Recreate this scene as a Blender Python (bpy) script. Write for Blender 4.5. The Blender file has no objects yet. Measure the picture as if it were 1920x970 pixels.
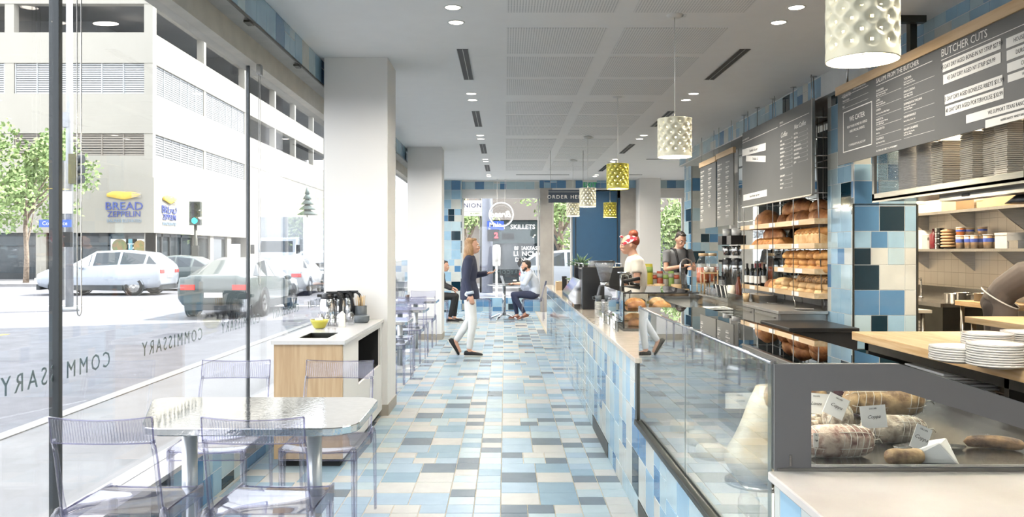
import bpy, bmesh, math, random
from mathutils import Vector, Matrix, noise
S = bpy.context.scene
COL = S.collection
PI = math.pi
# ---------------------------------------------------------------- camera
F_PX, EYE, VX, VY = 1530.0, 1.47, 947.0, 472.0
cd = bpy.data.cameras.new('camera'); cam = bpy.data.objects.new('camera', cd); COL.objects.link(cam)
cam.location = (0, 0, EYE); cam.rotation_euler = (PI/2, 0, 0)
cd.sensor_fit = 'HORIZONTAL'; cd.sensor_width = 36; cd.lens = F_PX*36/1920
cd.shift_x = (960-VX)/1920; cd.shift_y = -(485-VY)/1920; cd.clip_end = 400; cd.clip_start = .05
S.camera = cam
# ---------------------------------------------------------------- world, sun, exposure
w = bpy.data.worlds.new('sky'); S.world = w; w.use_nodes = True
bg = w.node_tree.nodes['Background']
WORLD = 3.8
bg.inputs[0].default_value = (.93, .96, 1.0, 1); bg.inputs[1].default_value = WORLD
sl = bpy.data.lights.new('sun', 'SUN'); sun = bpy.data.objects.new('sun', sl); COL.objects.link(sun)
sl.energy = 9.5; sl.angle = math.radians(.8); sl.color = (1, .96, .88)
sun.rotation_euler = Vector((.62, .24, .80)).to_track_quat('Z', 'Y').to_euler()
S.view_settings.view_transform = 'Standard'; S.view_settings.look = 'None'
S.view_settings.exposure = 0.52; S.view_settings.gamma = 1; S.view_settings.use_curve_mapping = False
cy = S.cycles
cy.max_bounces = 10; cy.diffuse_bounces = 5; cy.glossy_bounces = 5; cy.transmission_bounces = 6
cy.transparent_max_bounces = 40; cy.use_denoising = True; cy.sample_clamp_indirect = 6
cy.caustics_reflective = False; cy.caustics_refractive = False
DOWNLIGHT_W = 17.0
# ---------------------------------------------------------------- helpers
def at(px, py, d):
    return ((px-VX)*d/F_PX, d, EYE-(py-VY)*d/F_PX)
def lin(h):
    h = h.lstrip('#'); o = []
    for i in (0, 2, 4):
        c = int(h[i:i+2], 16)/255
        o.append(c/12.92 if c <= .04045 else ((c+.055)/1.055)**2.4)
    return (o[0], o[1], o[2], 1)
def shade(c, k): return (min(1, c[0]*k), min(1, c[1]*k), min(1, c[2]*k), 1)
MATS = {}
def new_mat(name):
    m = bpy.data.materials.new(name); m.use_nodes = True
    nt = m.node_tree; p = nt.nodes['Principled BSDF']
    return m, nt, p
def nd(nt, typ, **kw):
    n = nt.nodes.new(typ)
    for k, v in kw.items():
        if k.startswith('i_'):
            n.inputs[int(k[2:])].default_value = v
        else: setattr(n, k, v)
    return n
def coords(nt, scale=(1, 1, 1), kind='Object'):
    tc = nt.nodes.new('ShaderNodeTexCoord'); mp = nt.nodes.new('ShaderNodeMapping')
    mp.inputs['Scale'].default_value = scale
    nt.links.new(tc.outputs[kind], mp.inputs[0]); return mp.outputs[0]
def mat(name, hexc, rough=.5, metal=0.0, var=.06, nscale=6.0, bump=0.0, bscale=40.0, hex2=None, stretch=(1, 1, 1), emis=0.0, coat=0.0, detail=4.0, spec=.5, lo=.35, hi=.65):
    if name in MATS: return MATS[name]
    m, nt, p = new_mat(name); L = nt.links
    c1 = lin(hexc); c2 = lin(hex2) if hex2 else shade(c1, 1-var*2)
    v = coords(nt, stretch)
    nz = nd(nt, 'ShaderNodeTexNoise'); nz.inputs['Scale'].default_value = nscale; nz.inputs['Detail'].default_value = detail
    L.new(v, nz.inputs['Vector'])
    cr = nd(nt, 'ShaderNodeValToRGB'); cr.color_ramp.elements[0].color = c2; cr.color_ramp.elements[1].color = c1
    cr.color_ramp.elements[0].position = lo; cr.color_ramp.elements[1].position = hi
    L.new(nz.outputs['Fac'], cr.inputs[0]); L.new(cr.outputs[0], p.inputs['Base Color'])
    p.inputs['Roughness'].default_value = rough; p.inputs['Metallic'].default_value = metal
    p.inputs['Specular IOR Level'].default_value = spec
    p.inputs['Coat Weight'].default_value = coat
    if bump:
        n2 = nd(nt, 'ShaderNodeTexNoise'); n2.inputs['Scale'].default_value = bscale; L.new(v, n2.inputs['Vector'])
        b = nd(nt, 'ShaderNodeBump'); b.inputs['Strength'].default_value = bump; b.inputs['Distance'].default_value = .01
        L.new(n2.outputs['Fac'], b.inputs['Height']); L.new(b.outputs[0], p.inputs['Normal'])
    if emis:
        p.inputs['Emission Color'].default_value = c1; p.inputs['Emission Strength'].default_value = emis
    MATS[name] = m; return m
def glass(name, tint=(.97, .985, .985), edge=(.75, .85, .85), rough=0.0, refl=1.0, ior=1.45, base=0.0, power=2.0, milk=0.0):
    """thin clear sheet: see-through with a mirror-like reflection that grows at grazing angles"""
    if name in MATS: return MATS[name]
    m = bpy.data.materials.new(name); m.use_nodes = True; nt = m.node_tree; L = nt.links
    nt.nodes.clear()
    out = nd(nt, 'ShaderNodeOutputMaterial'); mx = nd(nt, 'ShaderNodeMixShader')
    tr = nd(nt, 'ShaderNodeBsdfTransparent'); gl = nd(nt, 'ShaderNodeBsdfGlossy'); gl.inputs['Roughness'].default_value = rough
    fr = nd(nt, 'ShaderNodeFresnel'); fr.inputs[0].default_value = ior
    geo = nd(nt, 'ShaderNodeNewGeometry')
    # a back face has the same reflectance as a front face, so flip the ior for it
    ic = nd(nt, 'ShaderNodeMath', operation='MULTIPLY_ADD'); ic.inputs[1].default_value = (1/ior-ior); ic.inputs[2].default_value = ior
    L.new(geo.outputs['Backfacing'], ic.inputs[0]); 
    L.new(ic.outputs[0], fr.inputs[0])
    mu = nd(nt, 'ShaderNodeMath', operation='MULTIPLY_ADD'); mu.inputs[1].default_value = refl; mu.inputs[2].default_value = base; mu.use_clamp = True
    L.new(fr.outputs[0], mu.inputs[0])
    lw = nd(nt, 'ShaderNodeLayerWeight'); lw.inputs[0].default_value = .35
    mc = nd(nt, 'ShaderNodeMix', data_type='RGBA'); mc.inputs[6].default_value = (*tint, 1); mc.inputs[7].default_value = (*edge, 1)
    pw = nd(nt, 'ShaderNodeMath', operation='POWER'); pw.inputs[1].default_value = power
    L.new(lw.outputs['Facing'], pw.inputs[0]); L.new(pw.outputs[0], mc.inputs[0]); L.new(mc.outputs[2], tr.inputs[0])
    L.new(mu.outputs[0], mx.inputs[0]); L.new(tr.outputs[0], mx.inputs[1]); L.new(gl.outputs[0], mx.inputs[2])
    last = mx
    if milk:
        df = nd(nt, 'ShaderNodeBsdfDiffuse'); df.inputs[0].default_value = (.8, .8, .86, 1); m2 = nd(nt, 'ShaderNodeMixShader'); m2.inputs[0].default_value = milk
        L.new(mx.outputs[0], m2.inputs[1]); L.new(df.outputs[0], m2.inputs[2]); last = m2
    L.new(last.outputs[0], out.inputs[0]); MATS[name] = m; return m
def emit(name, hexc, k):
    if name in MATS: return MATS[name]
    m, nt, p = new_mat(name); c = lin(hexc)
    p.inputs['Base Color'].default_value = c; p.inputs['Emission Color'].default_value = c; p.inputs['Emission Strength'].default_value = k
    MATS[name] = m; return m

class MB:
    def __init__(s): s.v = []; s.f = []; s.m = []; s.s = []
    def add(s, vs, fs, mi=0, sm=False):
        o = len(s.v); s.v.extend([tuple(p) for p in vs])
        for f in fs: s.f.append([o+i for i in f]); s.m.append(mi); s.s.append(sm)
        return s
    def box(s, x0, y0, z0, x1, y1, z1, mi=0, rot=0, piv=None, M=None):
        if x0 > x1: x0, x1 = x1, x0
        if y0 > y1: y0, y1 = y1, y0
        if z0 > z1: z0, z1 = z1, z0
        vs = [(x0,y0,z0),(x1,y0,z0),(x1,y1,z0),(x0,y1,z0),(x0,y0,z1),(x1,y0,z1),(x1,y1,z1),(x0,y1,z1)]
        if rot:
            cx, cyy = piv or ((x0+x1)/2, (y0+y1)/2); c, sn = math.cos(rot), math.sin(rot)
            vs = [(cx+(x-cx)*c-(y-cyy)*sn, cyy+(x-cx)*sn+(y-cyy)*c, z) for x, y, z in vs]
        if M is not None: vs = [tuple(M @ Vector(p)) for p in vs]
        return s.add(vs, [(0,3,2,1),(4,5,6,7),(0,1,5,4),(1,2,6,5),(2,3,7,6),(3,0,4,7)], mi)
    def cyl(s, p0, p1, r0, r1=None, n=14, mi=0, cap=True, sm=True):
        if r1 is None: r1 = r0
        p0 = Vector(p0); p1 = Vector(p1); d = (p1-p0)
        if d.length < 1e-9: return s
        q = d.to_track_quat('Z', 'Y'); vs = []
        for p, r in ((p0, r0), (p1, r1)):
            for i in range(n):
                a = 2*PI*i/n; vs.append(p+q @ Vector((math.cos(a)*r, math.sin(a)*r, 0)))
        s.add(vs, [(i, (i+1) % n, n+(i+1) % n, n+i) for i in range(n)], mi, sm)
        if cap:
            s.add([*vs[:n]], [tuple(range(n-1, -1, -1))], mi); s.add([*vs[n:]], [tuple(range(n))], mi)
        return s
    def tube(s, pts, r, n=8, mi=0, rs=None, cap=True):
        pts = [Vector(p) for p in pts]; k = len(pts); vs = []
        up = None
        for i, p in enumerate(pts):
            t = (pts[min(i+1, k-1)]-pts[max(i-1, 0)]).normalized()
            if up is None:
                up = Vector((0, 0, 1)) if abs(t.z) < .9 else Vector((1, 0, 0))
            a = t.cross(up).normalized(); b = a.cross(t).normalized(); up = b
            rr = rs[i] if rs else r
            for j in range(n):
                g = 2*PI*j/n; vs.append(p+a*math.cos(g)*rr+b*math.sin(g)*rr)
        fs = []
        for i in range(k-1):
            for j in range(n): fs.append((i*n+j, i*n+(j+1) % n, (i+1)*n+(j+1) % n, (i+1)*n+j))
        s.add(vs, fs, mi, True)
        if cap:
            s.add(vs[:n], [tuple(range(n-1, -1, -1))], mi); s.add(vs[-n:], [tuple(range(n))], mi)
        return s
    def lathe(s, prof, c=(0, 0, 0), n=24, mi=0, sm=True, M=None):
        vs = []; fs = []
        for r, z in prof:
            for i in range(n):
                a = 2*PI*i/n; p = Vector((r*math.cos(a), r*math.sin(a), z))
                if M is not None: p = M @ p
                vs.append((c[0]+p.x, c[1]+p.y, c[2]+p.z))
        for k in range(len(prof)-1):
            for i in range(n): fs.append((k*n+i, k*n+(i+1) % n, (k+1)*n+(i+1) % n, (k+1)*n+i))
        return s.add(vs, fs, mi, sm)
    def ell(s, c, r, n=16, k=10, mi=0, M=None, fn=None):
        vs = []; fs = []
        for j in range(k+1):
            th = PI*j/k
            for i in range(n):
                a = 2*PI*i/n; p = Vector((math.sin(th)*math.cos(a)*r[0], math.sin(th)*math.sin(a)*r[1], math.cos(th)*r[2]))
                if fn: p = fn(p)
                if M is not None: p = M @ p
                vs.append((c[0]+p.x, c[1]+p.y, c[2]+p.z))
        for j in range(k):
            for i in range(n): fs.append((j*n+i, (j+1)*n+i, (j+1)*n+(i+1) % n, j*n+(i+1) % n))
        return s.add(vs, fs, mi, True)
    def prism(s, pts, ax, a, b, mi=0):
        """outline pts (2-D) extruded along axis ax from a to b; ax 'y': pts are (x,z); 'x': (y,z); 'z': (x,y)"""
        def P(p, t): return {'y': (p[0], t, p[1]), 'x': (t, p[0], p[1]), 'z': (p[0], p[1], t)}[ax]
        n = len(pts); vs = [P(p, a) for p in pts]+[P(p, b) for p in pts]
        fs = [tuple(range(n)), tuple(range(2*n-1, n-1, -1))]+[(i, n+i, n+(i+1) % n, (i+1) % n) for i in range(n)]
        return s.add(vs, fs, mi)
    def loft(s, rings, mi=0, n=16, cap=True):
        """rings: (centre, U vector, V vector)"""
        vs = []
        for c, U, V in rings:
            c = Vector(c); U = Vector(U); V = Vector(V)
            for i in range(n):
                a = 2*PI*i/n; vs.append(c+U*math.cos(a)+V*math.sin(a))
        fs = []
        for k in range(len(rings)-1):
            for i in range(n): fs.append((k*n+i, k*n+(i+1) % n, (k+1)*n+(i+1) % n, (k+1)*n+i))
        s.add(vs, fs, mi, True)
        if cap:
            s.add(vs[:n], [tuple(range(n-1, -1, -1))], mi, True); s.add(vs[-n:], [tuple(range(n))], mi, True)
        return s
    def caps(s, p0, r0, p1, r1, mi=0, n=12):
        p0 = Vector(p0); p1 = Vector(p1)
        s.cyl(p0, p1, r0, r1, n, mi); s.ell(p0, (r0, r0, r0), n, 8, mi); s.ell(p1, (r1, r1, r1), n, 8, mi); return s
    def build(s, name, mats, parent=None, bevel=0.0, loc=None, fixn=True):
        me = bpy.data.meshes.new(name); me.from_pydata(s.v, [], s.f)
        if not isinstance(mats, (list, tuple)): mats = [mats]
        for m in mats: me.materials.append(m)
        me.polygons.foreach_set('material_index', s.m); me.polygons.foreach_set('use_smooth', s.s)
        me.update()
        if fixn:
            bm = bmesh.new(); bm.from_mesh(me); bmesh.ops.remove_doubles(bm, verts=bm.verts, dist=1e-6) if bevel or any(s.s) else None
            bmesh.ops.recalc_face_normals(bm, faces=bm.faces); bm.to_mesh(me); bm.free()
        o = bpy.data.objects.new(name, me); COL.objects.link(o)
        if parent is not None: o.parent = parent
        if loc: o.location = loc
        if bevel:
            b = o.modifiers.new('bevel', 'BEVEL'); b.width = bevel; b.segments = 2; b.limit_method = 'ANGLE'
        return o
def tag(o, label=None, cat=None, group=None, kind=None):
    if label: o['label'] = label
    if cat: o['category'] = cat
    if group: o['group'] = group
    if kind: o['kind'] = kind
    return o
def thing(name, label, cat, loc=(0, 0, 0), rz=0.0, group=None):
    o = bpy.data.objects.new(name, None); COL.objects.link(o); o.empty_display_size = .1
    o.location = loc; o.rotation_euler = (0, 0, rz)
    return tag(o, label, cat, group)
def dup(root, loc, rz=None, label=None, group=None, rot=None, scale=None, mats=None):
    def cp(o, par):
        c = o.copy(); COL.objects.link(c)
        if par is not None: c.parent = par
        for ch in list(o.children): cp(ch, c)
        return c
    r = cp(root, None); r.location = loc
    if rz is not None: r.rotation_euler = (0, 0, rz)
    if rot is not None: r.rotation_euler = rot
    if scale is not None: r.scale = scale
    if label: r['label'] = label
    if group: r['group'] = group
    if mats:
        def go(o):
            for ch in o.children: go(ch)
            if o.type == 'MESH':
                for sl_ in o.material_slots:
                    if sl_.material and sl_.material.name in mats:
                        nm = mats[sl_.material.name]; sl_.link = 'OBJECT'; sl_.material = nm
        go(r)
    return r
def text(s, size, m, parent=None, loc=(0, 0, 0), rot=(PI/2, 0, 0), name='lettering', align='CENTER', ext=.001, sx=1.0, space=1.0, shear=0.0, line=1.0, bold=0.0):
    cu = bpy.data.curves.new(name, 'FONT'); cu.body = s; cu.size = size; cu.align_x = align; cu.align_y = 'CENTER'
    cu.extrude = ext; cu.space_character = space; cu.shear = shear; cu.space_line = line; cu.resolution_u = 2; cu.offset = bold
    t = bpy.data.objects.new(name, cu); COL.objects.link(t)
    cu.materials.append(m); t.location = loc; t.rotation_euler = rot; t.scale = (sx, 1, 1)
    if parent is not None: t.parent = parent
    TEXTS.append(t); return t
TEXTS = []
def texts_to_mesh():
    dg = bpy.context.evaluated_depsgraph_get(); ms = [bpy.data.meshes.new_from_object(t.evaluated_get(dg)) for t in TEXTS]
    for t, me in zip(TEXTS, ms):
        m = t.data.materials[0]; par, l, r, sc, nm = t.parent, t.location.copy(), t.rotation_euler.copy(), t.scale.copy(), t.data.name
        bpy.data.objects.remove(t); o = bpy.data.objects.new('lettering', me); COL.objects.link(o)
        if not me.materials: me.materials.append(m)
        o.location, o.rotation_euler, o.scale = l, r, sc
        if par is not None: o.parent = par
    TEXTS.clear()
def struct(name, o):
    o.name = name; o['kind'] = 'structure'; return o
def remeshed(mb, name, m, parent, voxel=.008, smooth=4):
    o = mb.build('tmp', m); 
    r = o.modifiers.new('r', 'REMESH'); r.mode = 'VOXEL'; r.voxel_size = voxel; r.use_smooth_shade = True
    if smooth:
        sm = o.modifiers.new('s', 'SMOOTH'); sm.factor = .5; sm.iterations = smooth
    dg = bpy.context.evaluated_depsgraph_get(); me = bpy.data.meshes.new_from_object(o.evaluated_get(dg))
    me.name = name; bpy.data.objects.remove(o); me.materials.clear()
    for mm in (m if isinstance(m, (list, tuple)) else [m]): me.materials.append(mm)
    q = bpy.data.objects.new(name, me); COL.objects.link(q); q.parent = parent; return q
ORD = ['first', 'second', 'third', 'fourth', 'fifth', 'sixth', 'seventh', 'eighth', 'ninth', 'tenth', 'eleventh', 'twelfth', 'thirteenth', 'fourteenth', 'fifteenth', 'sixteenth']
# ---------------------------------------------------------------- materials
M_white = mat('wall_paint', '#dbd9d5', .6, var=.01, nscale=3)
M_ceil = mat('ceiling_paint', '#ebebea', .75, var=.01)
M_taupe = mat('taupe_base', '#9c958a', .5, var=.05)
M_steel = mat('brushed_steel', '#b9b7b2', .28, 1.0, var=.08, stretch=(1, 1, 30), nscale=8)
M_chrome = mat('chrome', '#d8d8da', .08, 1.0, var=.01)
M_counter_steel = mat('counter_steel', '#c4c3c0', .3, .75, var=.05, stretch=(1, 12, 1))
M_dsteel = mat('dark_steel', '#55554f', .35, 1.0, var=.08)
M_black = mat('black_plastic', '#17181a', .35, var=.05)
M_blackm = mat('matte_black', '#101113', .7, var=.05)
M_mull = mat('dark_bronze_metal', '#35393b', .4, .3, var=.03)
M_grout = mat('grout', '#a79f8b', .85, var=.08, nscale=20)
M_wgrout = mat('white_grout', '#c9ccca', .6, var=.04)
M_glass = glass('window_glass', (.975, .98, .985), (.85, .88, .91))
M_cglass = glass('case_glass', (.975, .987, .985), (.84, .91, .91), refl=1.9, ior=1.5)
M_pc = glass('clear_polycarbonate', (.955, .955, .975), (.34, .34, .50), rough=0.0, ior=1.6, refl=1.2, power=1.4, milk=.03)
M_refract = glass('refraction_tint', (.72, .71, .84), (.36, .34, .52), rough=0.0, ior=1.6, refl=1.4, power=1.0)  # dark tint stands in for refraction that darkens clear edges
M_cup = glass('clear_cup', (.95, .96, .96), (.6, .65, .65), rough=.05, milk=.12)
M_ftiles = [mat('floor_tile_white', '#b1b2ae', .25, var=.03, nscale=9), mat('floor_tile_aqua', '#a0b1b7', .25, var=.03, nscale=9),
            mat('floor_tile_sky', '#92a6b5', .25, var=.03, nscale=9), mat('floor_tile_blue', '#7f97a6', .25, var=.03, nscale=9),
            mat('floor_tile_slate', '#64717b', .25, var=.04, nscale=9)]
def glazed(name, h): return mat(name, h, .06, var=.05, nscale=5, spec=.6, bump=.05, bscale=8)
M_wtiles = [glazed('wall_tile_ivory', '#bfc2bb'), glazed('wall_tile_pale', '#a9bfc6'), glazed('wall_tile_sky', '#8fb0c4'),
            glazed('wall_tile_blue', '#4f7ba0'), glazed('wall_tile_night', '#0f2a36')]
M_oak = mat('pale_oak', '#c3a884', .5, hex2='#b39672', stretch=(14, 14, 1), nscale=3)
M_maple = mat('butcher_block', '#d3b78f', .42, hex2='#bd9a6c', stretch=(18, 1.2, 18), nscale=2.5)
M_mapleX = mat('maple_shelf', '#d8bd98', .45, hex2='#c6a67c', stretch=(12, 1, 12), nscale=2)
M_quartz = mat('white_quartz', '#d0cecb', .14, var=.02, nscale=30)
M_marble = mat('warm_marble', '#c9c4be', .16, hex2='#b9b3ac', nscale=2.2, detail=8)
M_beige = mat('beige_quartz', '#c9bfb0', .12, hex2='#bdb2a3', nscale=14)
M_board = mat('grey_menu_board', '#5e5f5e', .5, var=.02)
M_chalk = mat('white_print', '#eceae4', .7, var=.01)
M_paper = mat('white_paper', '#e9e7e0', .8, var=.02)
M_ink = mat('black_ink', '#2a2a2a', .8, var=.02)
M_cream = mat('cream_ceramic', '#d9d5bd', .35, var=.03)
M_yellow = mat('yellow_ceramic', '#c3bb4f', .3, hex2='#aaa23c', nscale=4)
M_blue = mat('blue_door_paint', '#234a68', .4, var=.03)
M_skin = mat('skin', '#d3a288', .5, var=.04, nscale=12)
M_lens = emit('lamp_lens', '#fff4e4', 6.0)
M_kraft = mat('kraft_board', '#c9ad86', .8, var=.05)
M_greyp = mat('grey_powder_coat', '#6b6a69', .45, var=.02)
M_asph = mat('asphalt', '#77777c', .85, hex2='#68686d', nscale=3, bump=.3, bscale=60)
M_conc = mat('concrete_paving', '#8f8e8e', .85, hex2='#828181', nscale=1.5, detail=8)
M_stucco = mat('cream_stucco', '#c8c4b8', .85, var=.03, nscale=.4)
M_dglass = mat('dark_shop_glass', '#3b4347', .08, var=.2, nscale=.7)
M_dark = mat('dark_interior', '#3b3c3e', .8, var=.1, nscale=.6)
# ================================================================ SETTING
HC = 3.21; U = .1537
def sub_rect(r, h):
    a, b, c, d = r; e, f, g, i = h
    if e >= b or f <= a or g >= d or i <= c: return [r]
    o = []
    if e > a: o.append((a, e, c, d))
    if f < b: o.append((f, b, c, d))
    a2, b2 = max(a, e), min(b, f)
    if g > c: o.append((a2, b2, c, g))
    if i < d: o.append((a2, b2, i, d))
    return o
def tile_rects(u0, u1, v0, v1, pu, pv):
    """u = run axis, v = band axis. Bands: 3 units of 9-inch pairs broken by 6-inch triples, then 2 units of 6-inch pairs"""
    out = []; P = 5*U; Q = 8*U
    b = math.floor((v0-pv)/P)
    while pv+b*P < v1:
        vb = pv+b*P
        q = math.floor((u0-pu)/Q)
        while pu+q*Q < u1:
            ub = pu+q*Q
            for r in range(4):
                for c in range(2): out.append((ub+r*1.5*U, ub+(r+1)*1.5*U, vb+c*1.5*U, vb+(c+1)*1.5*U, ('L', b, q, r, c)))
            for r in range(2):
                for c in range(3): out.append((ub+(6+r)*U, ub+(7+r)*U, vb+c*U, vb+(c+1)*U, ('S', b, q, r, c)))
            q += 1
        n = math.floor((u0-pu)/U)
        while pu+n*U < u1:
            for c in range(2): out.append((pu+n*U, pu+(n+1)*U, vb+(3+c)*U, vb+(4+c)*U, ('N', b, n, c)))
            n += 1
        b += 1
    res = []
    for a, b_, c, d, k in out:
        a2, b2, c2, d2 = max(a, u0), min(b_, u1), max(c, v0), min(d, v1)
        if b2-a2 > .012 and d2-c2 > .012: res.append((a2, b2, c2, d2, k))
    return res
def tile_mesh(mb, u0, u1, v0, v1, P3, colour, pu=0, pv=0, gap=.0045, t=.003, holes=()):
    for a, b, c, d, k in tile_rects(u0, u1, v0, v1, pu, pv):
        rs = [(a, b, c, d)]
        for h in holes: rs = [x for r in rs for x in sub_rect(r, h)]
        ci = colour(k)
        for a1, b1, c1, d1 in rs:
            if b1-a1 < .012 or d1-c1 < .012: continue
            g = gap/2; e = .0015
            o = [(a1+g, c1+g), (b1-g, c1+g), (b1-g, d1-g), (a1+g, d1-g)]
            i = [(a1+g+e, c1+g+e), (b1-g-e, c1+g+e), (b1-g-e, d1-g-e), (a1+g+e, d1-g-e)]
            vs = [P3(x, y, .0004) for x, y in o]+[P3(x, y, t) for x, y in i]
            mb.add(vs, [(4, 5, 6, 7)]+[(j, (j+1) % 4, 4+(j+1) % 4, 4+j) for j in range(4)], ci)
def rnd(k, salt=0):
    return random.Random(hash((salt,)+tuple(ord(x) if isinstance(x, str) else x for x in k))).random()
CI = {'W': 0, 'A': 1, 'B': 2, 'M': 3, 'D': 4}
# floor colours read from the photograph, near to far (row 0 starts 4.726 m from the lens)
FN = {(-1, 0): 'ADWAWDDAAMAMAWDWDWAWDW', (-1, 1): 'BWBBMBWADWDWAAWBAABAAAB', (0, 0): 'DAWDMBABADWAAWADAMWDAW', (0, 1): 'WAADWAADABDWAADBAWADAB'}
FL = {(0, 0): ['WM', 'BM', 'DW', 'BM'], (0, 1): ['BW', 'BD', 'WA', 'MB'], (0, 2): ['WB', 'BM', 'WB', 'AW'],
      (-1, 0): ['BB', 'WW', 'MW', 'BD'], (-1, 1): ['BM', 'DW', 'MB', 'WM'], (-1, 2): ['DM', 'WB', 'BD', 'WA']}
FS = {(0, 0): ['BAD', 'DWW'], (0, 1): ['WDA', 'WAD'], (-1, 0): ['BWB', 'WMM'], (-1, 1): ['WAB', 'MAW']}
def floor_col(k):
    try:
        if k[0] == 'L' and (k[1], k[2]) in FL: return CI[FL[(k[1], k[2])][k[3]][k[4]]]
        if k[0] == 'S' and (k[1], k[2]) in FS: return CI[FS[(k[1], k[2])][k[3]][k[4]]]
        if k[0] == 'N' and (k[1], k[3]) in FN and 0 <= k[2] < len(FN[(k[1], k[3])]): return CI[FN[(k[1], k[3])][k[2]]]
    except (KeyError, IndexError): pass
    r = rnd(k, 3); return 0 if r < .24 else 1 if r < .52 else 2 if r < .77 else 3 if r < .88 else 4
def wall_col(k, salt=11, w=(.2, .48, .76, .92)):
    r = rnd(k, salt)
    for i, t in enumerate(w):
        if r < t: return i
    return 4
# floor
mb = MB(); mb.box(-1.76, -4, -.15, .76, 20.3, 0, 5)
tile_mesh(mb, -4, 20.25, -1.74, .735, lambda u, v, h: (v, u, h), floor_col, pu=4.726, pv=-.0254)
struct('floor', mb.build('floor', M_ftiles+[M_grout], fixn=True))
M_sfloor = mat('staff_floor', '#aaa7a1', .5, var=.05)
mb = MB(); mb.box(.735, -4, -.15, 6, 20.3, -.003); struct('floor_staff', mb.build('floor_staff', M_sfloor))
# ceiling with perforated panels
def perf_mat():
    m, nt, p = new_mat('perforated_plaster'); L = nt.links
    v = coords(nt, (1, 1, 1)); sp = nd(nt, 'ShaderNodeSeparateXYZ'); L.new(v, sp.inputs[0])
    def saw(o, period, duty):
        a = nd(nt, 'ShaderNodeMath', operation='MULTIPLY'); a.inputs[1].default_value = 1/period; L.new(o, a.inputs[0])
        f = nd(nt, 'ShaderNodeMath', operation='FRACT'); L.new(a.outputs[0], f.inputs[0])
        g = nd(nt, 'ShaderNodeMath', operation='LESS_THAN'); g.inputs[1].default_value = duty; L.new(f.outputs[0], g.inputs[0]); return g.outputs[0]
    a = saw(sp.outputs[0], .0205, .42); b = saw(sp.outputs[1], .024, .6)
    mu = nd(nt, 'ShaderNodeMath', operation='MULTIPLY'); L.new(a, mu.inputs[0]); L.new(b, mu.inputs[1])
    mx = nd(nt, 'ShaderNodeMix', data_type='RGBA'); mx.inputs[6].default_value = lin('#e6e6e5'); mx.inputs[7].default_value = lin('#b4b6b7')
    L.new(mu.outputs[0], mx.inputs[0]); L.new(mx.outputs[2], p.inputs['Base Color']); p.inputs['Roughness'].default_value = .8
    return m
M_perf = perf_mat()
mb = MB(); mb.box(-1.95, -4, HC, 6, 20.5, HC+.12); ceil = struct('ceiling', mb.build('ceiling', M_ceil))
for k in range(-1, 5):
    for j in range(3):
        y0 = 6.34+k*3.13+j*.945
        if y0+.82 > 18.3 or y0 < -1: continue
        for x0, x1 in ((.01, .80), (.93, 1.74)):
            mb = MB(); mb.box(x0, y0, HC-.004, x1, y0+.82, HC+.01)
            mb.build('perforated_panel', M_perf, ceil)
for y in (18.45, 15.35):
    for x0, x1 in (((.25, 1.45), (2.78, 3.1)) if y > 17 else ((2.66, 3.09),)):
        mb = MB(); mb.box(x0, y-.02, HC-.006, x1, y+.02, HC+.01); mb.build('slot_diffuser', M_blackm, ceil)
# upper storeys of our own building: they keep the sun off the pavement
mb = MB(); mb.box(-1.95, -16, HC+.12, 15, 20.6, 24); struct('upper_storeys', mb.build('upper_storeys', M_stucco))
# ---- columns on the left
for i, (y0, y1, nm) in enumerate(((7.30, 7.83, 'column_left'), (13.55, 14.08, 'column_left'))):
    mb = MB(); mb.box(-1.62, y0, .0, -1.05, y1, HC); o = struct(nm, mb.build(nm, M_white, bevel=.004))
    mb = MB(); mb.box(-1.625, y0-.008, 0, -1.042, y1+.008, .10); mb.build('baseboard', M_taupe, o)
mb = MB(); mb.box(3.18, 19.3, 0, 3.68, 19.85, HC); struct('column_right', mb.build('column_right', M_white))
# tiled column at the far left
mb = MB(); mb.box(-1.60, 19.853, 0, -1.055, 20.3, HC, 5)
tile_mesh(mb, 0, HC, -1.6, -1.055, lambda u, v, h: (v, 19.853-h, u), lambda k: wall_col(k, 6, (.22, .45, .68, .80)), pu=.05, pv=-1.6+.06, gap=.006)
tile_mesh(mb, 0, HC, 19.853, 20.3, lambda u, v, h: (-1.055+h, v, u), lambda k: wall_col(k, 7), pu=.05, pv=19.853, gap=.006)
struct('column_tiled', mb.build('column_tiled', M_wtiles+[M_wgrout]))
# ---- left wall: tiled curb, glass line, head
mb = MB(); mb.box(-1.96, -4, -.15, -1.745, 20.3, .30, 5)
tile_mesh(mb, -4, 20.2, -.004, .30, lambda u, v, h: (-1.745+h, u, v), lambda k: wall_col(k, 4, (.1, .35, .6, .85)), pu=.1, pv=-.16)
mb.box(-1.97, -4, .30, -1.735, 20.3, .325, 6)
struct('wall_left', mb.build('wall_left', M_wtiles+[M_wgrout, M_quartz]))
M_headgrey = mat('header_grey', '#a9a9a6', .6); M_headcream = mat('header_cream', '#c9c4b8', .6)
mb = MB(); mb.box(-1.95, -4, 2.99, -1.662, 19.85, HC, 5)
tile_mesh(mb, -4, 19.85, 2.995, HC, lambda u, v, h: (-1.662+h, u, v), lambda k: wall_col(k, 9, (.03, .3, .7, .99)), pu=.3, pv=2.98)
mb.box(-1.665, -4, 2.975, -1.652, 19.85, 2.99, 6)
struct('trim_1', mb.build('trim_1', M_wtiles+[M_headgrey, M_dsteel]))
mb = MB(); mb.box(-1.95, -4, 2.83, -1.80, 20.3, 2.99); struct('trim_2', mb.build('trim_2', M_headcream))
for y in (4.1, 5.35, 6.6, 2.8, 9, 10.2):      # little clips along the shade track
    mb = MB(); mb.box(-1.70, y-.05, 2.962, -1.66, y+.05, 2.976); mb.build('track_clip', M_dsteel, bpy.data.objects['trim_1'])
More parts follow.
